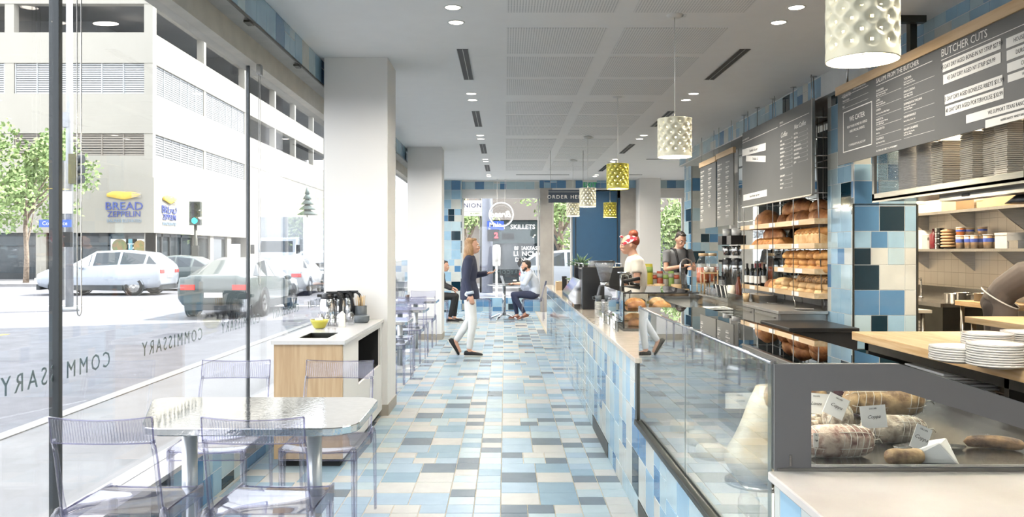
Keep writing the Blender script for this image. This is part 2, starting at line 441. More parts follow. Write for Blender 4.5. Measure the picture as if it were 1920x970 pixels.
MY = [3.42+2.55*k for k in range(-2, 7)]
MY2 = [-4]+MY+[20.2]
M_letter = mat('etched_letter', '#6a7a7b', .6)
nwin = 1; PANES = []
for a, b in zip(MY2[:-1], MY2[1:]):
    mb = MB(); mb.box(-1.884, a+.012, .325, -1.876, b-.012, 2.84)
    o = struct('window_%d' % nwin, mb.build('window_%d' % nwin, M_glass)); PANES.append((a, b, o)); nwin += 1
for i, y in enumerate(MY):
    mb = MB()
    if i == 2: mb.box(-1.905, y-.014, .32, -1.862, y+.014, 2.84)
    else: mb.box(-1.893, y-.010, .32, -1.868, y+.010, 2.84)
    struct('trim_mullion', mb.build('trim_mullion', M_mull, bevel=.002))
yy = 3.93
k = 0
while yy < 19:
    if yy > 2:
        c = yy-.48
        pane = [p for p in PANES if p[0] <= c <= p[1]][0][2]
        text('COMMISSARY', .106, M_letter, pane, (-1.889, c+.03, .955), (PI/2, 0, -PI/2), space=1.42, sx=1.0)
    yy += 1.19; k += 1
# ---- back wall behind the camera, its glazing added to let in fill light
mb = MB(); mb.box(-1.95, -4.1, -.15, 1.6, -3.98, .5); mb.box(-1.95, -4.1, 2.83, 1.6, -3.98, HC); mb.box(1.6, -4.1, -.15, 6, -3.98, HC)
struct('wall_back', mb.build('wall_back', M_white))
mb = MB(); mb.box(-1.9, -4.05, .5, 1.6, -4.04, 2.83); struct('window_%d' % nwin, mb.build('window_%d' % nwin, M_glass)); nwin += 1
# ---- right wall: soffit over the pass, piers, mirror wall
mb = MB(); mb.box(3.18, -4, 2.42, 3.34, 7.45, HC, 5)
tile_mesh(mb, -4, 7.45, 2.42, HC, lambda u, v, h: (3.18-h, u, v), lambda k: wall_col(k, 21, (.14, .5, .92, .95)), pu=.2, pv=1.12)
struct('wall_right', mb.build('wall_right', M_wtiles+[M_wgrout]))
mb = MB(); mb.box(3.12, 8.05, 3.0, 3.6, 14.6, HC, 5)
tile_mesh(mb, 7.0, 14.6, 3.0, HC, lambda u, v, h: (3.12-h, u, v), lambda k: wall_col(k, 23, (.2, .6, .93, .95)), pu=.1, pv=2.97)
mb.box(3.115, 7.0, 3.0, 3.179, 8.05, HC-.0, 5); mb.box(3.11, 7.0, 2.985, 3.18, 14.6, 3.0, 5)
struct('trim_3', mb.build('trim_3', M_wtiles+[M_wgrout]))
PF = {}   # pier front, rows from z=.887 upward
def pier_col(k):
    t = {('L', 0, 0, 0, 0): 3, ('L', 0, 0, 1, 0): 3, ('L', 0, 0, 2, 0): 0, ('L', 0, 0, 0, 1): 4, ('L', 0, 0, 1, 1): 0, ('L', 0, 0, 2, 1): 0,
         ('N', 0, 0, 0): 4, ('N', 0, 1, 0): 0, ('N', 0, 2, 0): 1, ('N', 0, 3, 0): 0, ('N', 0, 0, 1): 2, ('N', 0, 1, 1): 3, ('N', 0, 2, 1): 2, ('N', 0, 3, 1): 1,
         ('L', 1, 0, 0, 0): 3, ('L', 1, 0, 1, 0): 4, ('L', 1, 0, 2, 0): 2, ('L', 1, 0, 0, 1): 3, ('L', 1, 0, 1, 1): 2,
         ('N', -1, 0, 1): 1, ('N', -1, 1, 1): 4, ('N', -1, 2, 1): 2, ('N', -1, 3, 1): 1, ('N', -1, 0, 0): 2, ('N', -1, 1, 0): 3}
    return t.get(k, wall_col(k, 31, (.2, .5, .8, .9)))
mb = MB(); mb.box(3.183, 7.453, 0, 3.757, 8.05, HC, 5)
tile_mesh(mb, 3.183, 3.757, 0, HC, lambda u, v, h: (u, 7.453-h, v), pier_col, pu=3.188, pv=.887)
tile_mesh(mb, 7.453, 8.05, 0, HC, lambda u, v, h: (3.183-h, u, v), lambda k: wall_col(k, 34, (.2, .55, .92, .96)), pu=7.5, pv=.887)
tile_mesh(mb, 7.453, 8.05, 0, HC, lambda u, v, h: (3.757+h, u, v), lambda k: wall_col(k, 35), pu=7.5, pv=.887)
pier = struct('wall_pier', mb.build('wall_pier', M_wtiles+[M_wgrout]))
mb = MB(); mb.box(3.172, 7.442, 0, 3.184, 7.454, 1.905); mb.box(3.172, 7.442, 1.9, 3.757, 7.45, 1.907) ; mb.box(3.756, 7.442, 0, 3.77, 7.456, 1.9)
mb.build('corner_trim', M_dsteel, pier)
mb = MB(); mb.box(3.343, 14.603, 0, 4.4, 15.2, HC, 5)
def pier2_col(k): return wall_col(k, 41, (.42, .62, .78, .88))
tile_mesh(mb, 3.343, 4.4, 0, HC, lambda u, v, h: (u, 14.603-h, v), pier2_col, pu=3.35, pv=1.02)
tile_mesh(mb, 14.603, 15.2, 0, HC, lambda u, v, h: (3.343-h, u, v), lambda k: wall_col(k, 42, (.1, .35, .8, .88)), pu=14.62, pv=1.02)
p2 = struct('wall_pier_far', mb.build('wall_pier_far', M_wtiles+[M_wgrout]))
mb = MB(); mb.box(3.33, 14.592, 0, 3.344, 14.604, HC); mb.build('corner_trim', M_steel, p2)
# mirror wall behind the bread, then the recess beyond
mir, nt_, p_ = new_mat('mirror'); p_.inputs['Metallic'].default_value = 1; p_.inputs['Roughness'].default_value = .02; p_.inputs['Base Color'].default_value = (.80, .84, .84, 1)
mb = MB(); mb.box(3.47, 8.05, 0, 3.60, 12.1, 3.0, 0); mb.box(3.455, 8.05, .885, 3.47, 12.1, 3.0, 1)
o = struct('wall_mirror', mb.build('wall_mirror', [M_white, mir]))
mb = MB()
for y in (8.05, 9.4, 10.75, 12.08): mb.box(3.448, y, .885, 3.456, y+.02, 3.0)
for z in (1.9, 2.45): mb.box(3.449, 8.05, z, 3.4555, 12.1, z+.008)
mb.build('mirror_joint', M_steel, o)
mb = MB(); mb.box(3.60, 8.06, 0, 3.755, 12.62, HC); mb.box(3.47, 12.1, 0, 3.60, 12.62, HC); struct('wall_side', mb.build('wall_side', M_white))
mb = MB(); mb.box(4.4, 12.63, 0, 4.5, 20.3, HC); struct('wall_recess', mb.build('wall_recess', M_white))
# ---- kitchen
def kitchen_tile():
    m, nt, p = new_mat('white_kitchen_tile'); L = nt.links
    tc = nt.nodes.new('ShaderNodeTexCoord'); sp = nd(nt, 'ShaderNodeSeparateXYZ'); L.new(tc.outputs['Object'], sp.inputs[0])
    ad = nd(nt, 'ShaderNodeMath', operation='ADD'); L.new(sp.outputs[0], ad.inputs[0]); L.new(sp.outputs[1], ad.inputs[1])
    cb = nd(nt, 'ShaderNodeCombineXYZ'); L.new(ad.outputs[0], cb.inputs[0]); L.new(sp.outputs[2], cb.inputs[1])
    b = nd(nt, 'ShaderNodeTexBrick'); b.offset = 0; b.inputs['Color1'].default_value = lin('#dcd6cb'); b.inputs['Color2'].default_value = lin('#d6cfc4')
    b.inputs['Mortar'].default_value = lin('#b5aea2'); b.inputs['Scale'].default_value = 1; b.inputs['Mortar Size'].default_value = .003
    b.inputs['Brick Width'].default_value = .153; b.inputs['Row Height'].default_value = .153
    L.new(cb.outputs[0], b.inputs['Vector']); L.new(b.outputs['Color'], p.inputs['Base Color']); p.inputs['Roughness'].default_value = .18
    return m
M_ktile = kitchen_tile()
mb = MB(); mb.box(5.3, -4, 0, 5.45, 12.6, HC); struct('wall_kitchen_right', mb.build('wall_kitchen_right', M_ktile))
mb = MB(); mb.box(3.757, 12.5, 0, 5.3, 12.62, HC); struct('wall_kitchen_far', mb.build('wall_kitchen_far', M_ktile))
# ---- far wall
mb = MB()
mb.box(-1.055, 20.05, -.15, 4.4, 20.3, .34, 5)
tile_mesh(mb, -1.055, 1.6, 0, .34, lambda u, v, h: (u, 20.05-h, v), lambda k: wall_col(k, 51, (.05, .25, .5, .8)), pu=-1.0, pv=-.12)
tile_mesh(mb, 3.2, 4.4, 0, .34, lambda u, v, h: (u, 20.05-h, v), lambda k: wall_col(k, 52, (.05, .25, .5, .8)), pu=-1.0, pv=-.12)
mb.box(-1.055, 19.95, 2.98, 4.4, 20.3, HC, 6)
tile_mesh(mb, -1.055, .84, 2.99, HC-.03, lambda u, v, h: (u, 19.95-h, v), lambda k: wall_col(k, 53, (.1, .35, .75, 1)), pu=-1.2, pv=2.98)
tile_mesh(mb, .84, 4.4, 3.02, HC, lambda u, v, h: (u, 19.93-h, v), lambda k: wall_col(k, 54, (.1, .35, .72, 1)), pu=-1.2, pv=3.0)
mb.box(.84, 19.93, 3.02, 4.4, 19.95, HC, 5)
mb.box(-1.055, 20.0, 2.79, 4.4, 20.3, 2.98, 6)
M_stone = mat('grey_limestone', '#a39e97', .6, hex2='#938e87', nscale=3)
mb.box(.86, 19.9, 0, 1.15, 20.3, 3.02, 7); mb.box(2.82, 19.9, 0, 3.2, 20.3, 3.02, 7); mb.box(1.15, 19.97, 2.86, 1.65, 20.2, 3.02, 7)
struct('wall_far', mb.build('wall_far', M_wtiles+[M_wgrout, M_white, M_stone]))
mb = MB(); mb.box(-1.055, 20.16, .34, .86, 20.168, 2.79); struct('window_%d' % nwin, mb.build('window_%d' % nwin, M_glass)); nwin += 1
mb = MB(); mb.box(1.15, 20.16, .34, 1.66, 20.168, 2.86); struct('window_%d' % nwin, mb.build('window_%d' % nwin, M_glass)); nwin += 1
mb = MB(); mb.box(3.2, 20.16, .34, 4.4, 20.168, 2.79); struct('window_%d' % nwin, mb.build('window_%d' % nwin, M_glass)); nwin += 1
mb = MB()
for x in (1.61, 1.15): mb.box(x, 20.1, .34, x+.05, 20.2, 2.86)
for x in (-1.055, .80, 3.68, 4.36): mb.box(x, 20.12, .34, x+.04, 20.2, 2.79)
struct('trim_window', mb.build('trim_window', M_white))
for x_ in (-.35, .62):
    text('COMMISSARY', .13, M_letter, bpy.data.objects['window_%d' % (nwin-3)], (x_, 20.175, .96), (PI/2, 0, PI), space=1.3)
# blue door
mb = MB(); mb.box(1.66, 20.0, 0, 2.82, 20.2, 3.02); d = struct('door_1', mb.build('door_1', M_blue))
mb = MB(); mb.box(1.74, 19.975, .02, 2.74, 20.0, 2.95); mb.build('door_panel', M_blue, d, bevel=.004)
mb = MB(); mb.box(1.725, 19.97, 0, 1.738, 20.0, 2.97); mb.box(2.742, 19.97, 0, 2.755, 20.0, 2.97); mb.build('door_frame', M_mull, d)
mb = MB(); mb.tube([(2.62, 19.975, .95), (2.62, 19.94, .98), (2.62, 19.94, 1.25), (2.62, 19.975, 1.28)], .01); mb.build('handle', M_chrome, d)
# exit sign
e = thing('exit_sign', 'small clear exit sign with green letters on far wall above blue door', 'sign', (2.06, 19.86, 3.09))
mb = MB(); mb.box(-.16, 0, -.075, .16, .012, .075); mb.build('panel', M_glass, e)
mb = MB(); mb.box(-.17, -.01, .075, .17, .03, .118); mb.build('housing', M_white, e)
text('EXIT', .15, emit('exit_green', '#1f7a45', .4), e, (0, -.004, 0), bold=.004, space=1.15)
# ================================================================ COUNTERS AND CASES
XF = .735
M_tin = mat('satin_steel', '#a9a8a5', .22, 1.0, var=.06, stretch=(1, 12, 1))
def front_tiles(mb, y0, y1, z1, holes=()):
    tile_mesh(mb, y0, y1, 0, z1, lambda u, v, h: (XF-h, u, v), lambda k: wall_col(k, 61, (.26, .64, .88, .99)), pu=.33, pv=.115-5*U, holes=holes)
c = thing('service_counter', 'long order counter faced in glossy blue and white tile with beige stone top', 'counter', (0, 0, 0))
VH = [(5.8, 6.8, 0, .11)]
mb = MB(); mb.box(XF, 4.49, 0, 1.30, 14.3, .855, 5); front_tiles(mb, 4.49, 14.3, .855, VH)
tile_mesh(mb, XF, 1.30, 0, .855, lambda u, v, h: (u, 14.303-h, v), lambda k: wall_col(k, 62), pu=XF, pv=.1)
mb.build('tiled_front', M_wtiles+[M_wgrout], c)
mb = MB(); mb.box(.712, 4.47, .857, 1.34, 14.33, .885); mb.box(1.34, 4.47, .857, 1.78, 7.5, .885); mb.build('countertop', M_beige, c, bevel=.003)
mb = MB(); mb.box(1.30, 4.49, 0, 1.74, 7.45, .855); mb.build('cabinet_back', M_tin, c)
mb = MB(); mb.box(.7285, 5.8, 0, .734, 6.8, .108); mb.build('vent_slot', M_dsteel, c)
mb = MB(); mb.box(.722, 4.47, .53, .735, 4.53, .857); mb.build('edge_trim', M_dsteel, c)
c = thing('front_counter', 'near counter with pale marble top and tiled front at bottom right', 'counter', (0, 0, 0))
mb = MB(); mb.box(XF, -1.5, 0, 1.9, 2.22, .845, 5); front_tiles(mb, -1.5, 2.22, .845); mb.build('tiled_front', M_wtiles+[M_wgrout], c)
mb = MB(); mb.box(.715, -1.55, .847, 1.95, 2.222, .872); mb.build('countertop', M_marble, c, bevel=.004)
# ---- deli case
dc = thing('deli_case', 'large glass deli case with grey end panel full of cured meats', 'display case', (0, 0, 0))
mb = MB(); mb.box(XF, 2.224, 0, 1.75, 4.488, .525, 5); front_tiles(mb, 2.224, 4.488, .525, [(3.6, 4.7, 0, .11)]); mb.build('tiled_base', M_wtiles+[M_wgrout], dc)
mb = MB(); mb.box(.7285, 3.6, 0, .734, 4.48, .108); mb.build('vent_slot', M_dsteel, dc)
mb = MB(); mb.box(.705, 2.22, .527, .745, 4.46, .545); mb.box(.706, 2.22, .545, .718, 4.46, .553); mb.box(.745, 2.26, .527, 1.75, 4.46, .55)
mb.build('bottom_rail', M_dsteel, dc)
mb = MB()
mb.prism([(.735, .873), (.835, .873), (.835, 1.163), (.735, 1.163)], 'y', 2.225, 2.255)
mb.prism([(.8351, 1.0896), (1.078, 1.0896), (1.70, .897), (1.75, .873), (1.75, .952), (1.077, 1.163), (.8351, 1.163)], 'y', 2.225, 2.255)
mb.box(.8351, 2.225, .873, 1.72, 2.255, .882)
mb.build('end_panel', M_greyp, dc)
mb = MB(); mb.box(.742, 2.219, .8725, 1.75, 2.2245, .8795); mb.box(.775, 2.222, .885, .780, 2.2245, .915); mb.build('panel_bead', M_steel, dc)
mb = MB(); mb.prism([(.836, .882), (1.70, .882), (1.70, .896), (1.078, 1.0895), (.836, 1.0895)], 'y', 2.236, 2.242); mb.build('end_window', M_cglass, dc)
mb = MB(); mb.box(.731, 2.256, .555, .737, 3.305, 1.158); mb.box(.731, 3.315, .555, .737, 4.46, 1.158); mb.build('front_glass', M_cglass, dc)
mb = MB(); mb.box(.737, 4.45, .555, 1.08, 4.456, 1.158); mb.prism([(1.08, .555), (1.75, .555), (1.75, .945), (1.08, 1.158)], 'y', 4.45, 4.456); mb.build('end_glass', M_cglass, dc)
mb = MB(); mb.box(.731, 2.235, 1.159, 1.08, 4.456, 1.165)
mb.add([(1.08, 2.235, 1.165), (1.08, 4.456, 1.165), (1.75, 4.456, .952), (1.75, 2.235, .952), (1.08, 2.235, 1.159), (1.08, 4.456, 1.159), (1.75, 4.456, .946), (1.75, 2.235, .946)], [(0, 1, 2, 3), (7, 6, 5, 4), (0, 4, 5, 1), (1, 5, 6, 2), (2, 6, 7, 3), (3, 7, 4, 0)])
mb.build('top_glass', M_cglass, dc)
mb = MB(); mb.cyl((.731, 2.235, 1.166), (.731, 4.456, 1.166), .0055, n=8); mb.box(.728, 3.28, 1.135, .745, 3.34, 1.172); mb.box(.728, 2.256, 1.115, .75, 2.275, 1.172); mb.box(.728, 4.44, 1.14, .742, 4.458, 1.172)
mb.build('top_rail', M_chrome, dc)
mb = MB(); mb.box(.728, 2.236, .553, .7315, 2.262, 1.160); mb.box(.729, 3.303, .553, .7305, 3.317, 1.155); mb.build('seal', glass('seal_plastic', (.8, .85, .85), (.6, .7, .7), rough=.2, base=.25), dc)
M_deck = mat('white_enamel', '#d9d9d5', .3)
mb = MB(); mb.box(.89, 2.262, .552, 1.73, 2.70, .862); mb.box(1.16, 2.90, .552, 1.73, 4.44, .862); mb.box(.99, 2.70, .552, 1.73, 2.90, .862); mb.build('raised_deck', M_tin, dc)
mb = MB(); mb.box(.746, 2.26, .551, 1.73, 4.44, .556); mb.build('lower_deck', M_deck, dc)
mb = MB(); mb.box(1.70, 2.256, .552, 1.75, 4.456, .93); mb.build('rear_frame', M_tin, dc)
mb = MB(); mb.box(.80, 2.35, 1.135, .83, 4.40, 1.15); il_ = mb.build('fill_bar', emit('case_fill_glow', '#fff6e6', 2.5), dc)  # glowing bar added to brighten the inside of the case
l = bpy.data.lights.new('case_fill_light', 'AREA'); l.shape = 'RECTANGLE'; l.size = .03; l.size_y = 2.0; l.energy = 9; l.color = (1, .96, .88); lo_ = bpy.data.objects.new('case_fill_light', l); COL.objects.link(lo_); lo_.parent = dc; lo_.location = (.815, 3.37, 1.132)  # added fill light below the bar
# ---- meats
def meat_mat(name, h1, h2, net=0.0, sc=14, pinks=None):
    m, nt, p = new_mat(name); L = nt.links; v = coords(nt)
    n = nd(nt, 'ShaderNodeTexNoise'); n.inputs['Scale'].default_value = sc; n.inputs['Detail'].default_value = 6; L.new(v, n.inputs[0])
    cr = nd(nt, 'ShaderNodeValToRGB'); cr.color_ramp.elements[0].position = .36; cr.color_ramp.elements[1].position = .6
    cr.color_ramp.elements[0].color = lin(h2); cr.color_ramp.elements[1].color = lin(h1); L.new(n.outputs[0], cr.inputs[0])
    L.new(cr.outputs[0], p.inputs['Base Color']); p.inputs['Roughness'].default_value = .6
    b = nd(nt, 'ShaderNodeBump'); b.inputs['Strength'].default_value = .9; b.inputs['Distance'].default_value = .012; L.new(n.outputs[0], b.inputs['Height']); L.new(b.outputs[0], p.inputs['Normal'])
    return m
M_sal = [meat_mat('salami_grey', '#bfb29d', '#6f5d4b', sc=34), meat_mat('salami_pink', '#c0ac98', '#75493d', sc=34), meat_mat('salami_brown', '#b89a6c', '#66492f', sc=20), meat_mat('ham_rind', '#ece2cc', '#c4ad86', sc=7)]
M_string = mat('butcher_string', '#d8d2c2', .8)
def salami(label, c0, L, r, m, rz=0.0, tilt=0.0, net=True, group=None, bend=0.0, name='cured_salami', cat='salami'):
    o = thing(name, label, cat, c0, rz, group)
    rings = []; n = 14
    for i in range(n+1):
        t = i/n; x = (t-.5)*L; rr = r*(max(0.0, 1-abs(2*t-1)**5))**.5*(1+.06*math.sin(9*t+L*50))+.001
        y = bend*(1-(2*t-1)**2)
        rings.append(((x, y, r), (0, rr, 0), (0, 0, rr)))
    mb = MB(); mb.loft(rings, n=18); mb.build('casing', m, o)
    if net:
        mb = MB()
        for k in range(-5, 6):
            x = k*L/11.5; t = x/L+.5; rr = r*(max(0.0, 1-abs(2*t-1)**5))**.5*1.03
            yb = bend*(1-(2*t-1)**2)
            mb.tube([(x+.004*math.sin(3*a), yb+rr*math.cos(a), r+rr*math.sin(a)) for a in [2*PI*j/14 for j in range(15)]], .0011, 5, cap=False)
        for k in range(6):
            a = 2*PI*k/6+.3
            mb.tube([((i/10-.5)*L*.94, bend*(1-(2*(i/10)-1)**2)+r*1.03*(max(0.0, 1-abs(2*(i/10*.94+.03)-1)**5))**.5*math.cos(a), r+r*1.03*(max(0.0, 1-abs(2*(i/10*.94+.03)-1)**5))**.5*math.sin(a)) for i in range(11)], .0011, 5, cap=False)
        mb.tube([(L/2-.005, bend*0, r), (L/2+.018, 0, r+.004), (L/2+.03, .006, r-.01)], .002, 5)
        mb.build('string', M_string, o)
    return o
ZD = .8625
salami('pinkish mottled salami at near left corner of deli case end window', (.985, 2.42, ZD), .22, .046, M_sal[1], .05)
salami('long netted grey salami lying across middle of deli case', (1.235, 2.60, ZD), .21, .042, M_sal[0], -.08)
salami('short stubby netted salami behind left end of long netted one', (1.125, 2.76, ZD), .13, .048, M_sal[0], 1.15)
salami('thick brown wrapped salami at back of deli case deck', (1.40, 3.02, ZD), .30, .056, M_sal[2], -.12)
salami('thick pale brown salami half hidden at rear left of deck', (1.12, 3.15, ZD), .26, .05, M_sal[2], .2, net=False)
salami('slim dark brown cured piece lying right of cheese wedge', (1.50, 2.50, ZD), .17, .019, meat_mat('salami_dark', '#8f6d45', '#4a3321', sc=22), -.35, bend=.02, net=False)
salami('dark brown salami along bottom edge beside cheese wedge', (1.14, 2.33, ZD), .12, .022, M_sal[2], .1, net=False)
for i, (x, y, a) in enumerate(((1.02, 2.74, .5), (1.05, 2.80, .2), (1.09, 2.86, .7), (1.01, 2.84, -.3), (1.03, 2.92, .3))):
    salami('small dry sausage link in loose pile behind left end of window', (x, y, ZD), .11, .019, M_sal[0], a, net=False, group='sausage links in the deli case', name='sausage_link', cat='sausage')
for (x, y, s, lab) in ((1.06, 2.55, .16, 'steel tray holding sausage links'), (1.30, 2.50, .20, 'steel tray under long netted salami')):
    o = thing('meat_tray', 'curved ' + lab, 'tray', (x, y, ZD))
    mb = MB(); mb.lathe([(.001, .0005), (s*.5, .0005), (s*.56, .010), (s*.555, .012), (s*.49, .003), (.001, .003)], (0, 0, 0), 28); o2 = mb.build('dish', M_tin, o)
    o.scale = (1, .34, 1)
cw = thing('cheese_wedge', 'white paper wrapped cheese wedge at front of deli case', 'cheese', (1.225, 2.37, ZD), -.1)
mb = MB(); mb.add([(-.08, -.035, 0), (.075, -.045, 0), (.085, .05, 0), (-.03, .06, 0), (-.075, -.02, .02), (.02, -.03, .062), (.07, .03, .062), (0, .05, .045)],
   [(3, 2, 1, 0), (4, 5, 6, 7), (0, 1, 5, 4), (1, 2, 6, 5), (2, 3, 7, 6), (3, 0, 4, 7)]); mb.build('wrapper', M_paper, cw, bevel=.006)
def card(label, px, py, d, wpx, hpx, lean=0.0, roll=0.0, yaw=0.0):
    x, y, z = at(px, py, d); wd = wpx*d/F_PX; h = hpx*d/F_PX
    o = thing('price_card', label, 'card', (x, y, z)); o.rotation_euler = (lean, roll, yaw)
    mb = MB(); mb.box(-wd/2, 0, -h/2, wd/2, .0012, h/2); mb.build('paper', M_paper, o)
    text('SALUMI', h*.10, M_ink, o, (0, -.001, h*.36), ext=.0002)
    text('Coppa' if wpx < 50 else 'Lonza', h*.22, M_ink, o, (0, -.001, 0), ext=.0002, shear=.4)
    mb = MB(); mb.cyl((0, .003, -h/2-.03), (0, .003, -h*.3), .0012, n=5); mb.build('pin', M_steel, o)
card('white price card tilted clockwise at upper left of end window', 1568, 762, 2.66, 40, 40, -.15, .45)
card('white price card partly behind grey frame at far left', 1530, 757, 2.80, 50, 38, -.1, .08)
card('square upright white price card on long netted salami', 1638, 782, 2.52, 48, 42, -.1, -.08)
card('narrow tilted white price card standing on cheese wedge', 1727, 822, 2.36, 32, 46, -.2, .45)
card('small white card stuck low beside pinkish salami', 1530, 826, 2.33, 22, 26, -.1, .2, .8)
card('wide blank cream card deep behind case front glass', 1388, 752, 3.4, 56, 30, 0, 0)
for i, (x, h) in enumerate(((1.32, .12), (1.42, .10), (1.50, .12))):
    o = thing('olive_jar', 'dark red jar at back of deli case, %s from left' % ORD[i], 'jar', (x, 3.45, ZD))
    mb = MB(); mb.lathe([(.001, 0), (.034, 0), (.036, .01), (.036, h*.8), (.026, h*.9), (.026, h)], n=16); mb.build('glass', mat('dark_red_jar', '#4a2530', .15), o)
    mb = MB(); mb.cyl((0, 0, h), (0, 0, h+.015), .028, n=16); mb.build('lid', M_black, o)
# ham
hm = thing('ham_leg', 'whole cured ham leg standing upright behind curved case glass', 'ham', (1.00, 3.22, .556))
mb = MB()
def hamr(z): return (.128-.27*max(0, z-.09) if z > .09 else .128-1.6*(.09-z)**1.3)*(1+.05*math.sin(23*z))
mb.loft([((-.02+.18*z, 0, z+.012), (hamr(z), 0, 0), (0, hamr(z)*1.1, 0)) for z in [i*.37/16 for i in range(17)]], n=20); mb.build('leg', M_sal[3], hm)
mb = MB(); mb.lathe([(.001, 0), (.13, 0), (.13, .012), (.001, .012)], n=28); mb.build('stand', M_tin, hm)
bw = thing('glass_jar', 'small clear glass jar beside foot of ham leg', 'jar', (.83, 2.78, .556))
mb = MB(); mb.lathe([(.001, 0), (.03, 0), (.036, .02), (.036, .07), (.028, .085), (.028, .1)], n=18); mb.build('body', M_cglass, bw)
for i, (x, y, r) in enumerate(((.92, 3.62, .07), (.93, 3.88, .07), (.90, 4.15, .06))):
    o = thing('wrapped_cheese', 'pale wrapped cheese on lower deck of deli case, %s beyond ham' % ORD[i], 'cheese', (x, y, .556))
    mb = MB(); mb.lathe([(.001, 0), (r, 0), (r*1.05, .02), (r, .05), (.001, .055)], n=20); mb.build('cheese', mat('cheese_rind', '#d8ccb4', .6), o)
# ---- small pastry case
pc = thing('pastry_case', 'square glass pastry case standing on beige counter beyond deli case', 'display case', (0, 0, 0))
x0, x1, y0, y1, z0, z1 = .865, 1.42, 5.97, 7.1, .886, 1.17
mb = MB(); 
mb.box(x0, y0, z0+.02, x0+.006, y1, z1-.006); mb.build('front_glass', M_cglass, pc)
mb = MB(); mb.box(x0+.007, y0, z0+.02, x1, y0+.006, z1-.006); mb.build('side_glass', M_cglass, pc)
mb = MB(); mb.box(x0+.007, y1-.006, z0+.02, x1, y1, z1-.006); mb.build('side_glass', M_cglass, pc)
mb = MB(); mb.box(x0, y0, z1-.006, x1, y1, z1); mb.build('top_glass', M_cglass, pc)
mb = MB(); mb.box(x0+.007, y0+.01, 1.03, x1-.02, y1-.01, 1.036); mb.build('shelf', M_cglass, pc)
mb = MB(); mb.box(x0, y0, z0, x1, y1, z0+.02); mb.build('base', M_tin, pc)
mb = MB(); mb.box(x0-.001, y0-.002, z0+.02, x0+.008, y0+.008, z1); mb.box(x0+.006, y0-.002, z1-.008, x1, y0+.004, z1+.001); mb.build('edge', M_blackm, pc)
mb = MB(); mb.box(.82, 5.95, .886, .826, 7.1, .955); mb.box(.82, 5.95, .953, .86, 7.1, .957); mb.build('tag_rail', M_cglass, pc)
for i, y in enumerate((6.1, 6.45, 6.8)):
    o = thing('price_tag', 'small white price tag along foot of pastry case, %s from near end' % ORD[i], 'tag', (.816, y, .925))
    mb = MB(); mb.box(-.001, -.05, -.03, .001, .05, .03); mb.build('paper', M_paper, o); text('$4', .03, M_ink, o, (-.002, 0, 0), (PI/2, 0, -PI/2), ext=.0003)
# ================================================================ BREAD
def crust(name, h1, h2, flour=None, sc=9):
    m, nt, p = new_mat(name); L = nt.links; v = coords(nt)
    n = nd(nt, 'ShaderNodeTexNoise'); n.inputs['Scale'].default_value = sc; n.inputs['Detail'].default_value = 7; L.new(v, n.inputs[0])
    cr = nd(nt, 'ShaderNodeValToRGB'); e = cr.color_ramp.elements; e[0].position = .35; e[0].color = lin(h2); e[1].position = .62; e[1].color = lin(h1)
    if flour: q = e.new(.72); q.color = lin(flour)
    L.new(n.outputs[0], cr.inputs[0]); L.new(cr.outputs[0], p.inputs['Base Color']); p.inputs['Roughness'].default_value = .6
    n2 = nd(nt, 'ShaderNodeTexNoise'); n2.inputs['Scale'].default_value = 45; L.new(v, n2.inputs[0])
    b = nd(nt, 'ShaderNodeBump'); b.inputs['Strength'].default_value = .5; b.inputs['Distance'].default_value = .005; L.new(n2.outputs[0], b.inputs['Height']); L.new(b.outputs[0], p.inputs['Normal'])
    return m
M_cr = [crust('rustic_crust', '#b67c49', '#7a4827', '#dcc09a'), crust('golden_crust', '#d09a58', '#a86c35'), crust('bun_crust', '#d49d5c', '#9a6230', sc=14), crust('pale_crust', '#dbb885', '#bb8c56'), crust('seeded_bun', '#b98c58', '#4b3a2c', sc=60)]
def loaf_mesh(L, W, Hh, seed, m, score=0, name='loaf'):
    mb = MB(); n, k = 26, 16; vs = []; fs = []; rd = random.Random(seed); ph = rd.random()*9
    for j in range(k+1):
        th = PI*j/k
        for i in range(n):
            a = 2*PI*i/n
            x = math.sin(th)*math.cos(a); y = math.sin(th)*math.sin(a); z = math.cos(th)
            e = abs(x)**1.0; r = 1+.07*noise.noise(Vector((x*2+ph, y*2, z*2)))
            if score and z > .1:
                s_ = math.sin((x*score+y*.8)*PI); r -= .07*max(0, s_-.55)/.45
            zz = z*.5+.5 if z < 0 else .5+z*.5
            z2 = (z if z > -.35 else -.35-(z+.35)*0)*r
            vs.append((x*L/2*r, y*W/2*r, (z2+.35)*Hh/1.35))
    for j in range(k):
        for i in range(n): fs.append((j*n+i, (j+1)*n+i, (j+1)*n+(i+1) % n, j*n+(i+1) % n))
    mb.add(vs, fs, 0, True); o = mb.build(name, m); return o
def loaf(name, label, cat, loc, dims, m, seed=0, score=3, rz=PI/2, group=None, rot=None):
    o = loaf_mesh(*dims, seed, m, score, name); o.location = loc; o.rotation_euler = rot or (0, 0, rz); return tag(o, label, cat, group)
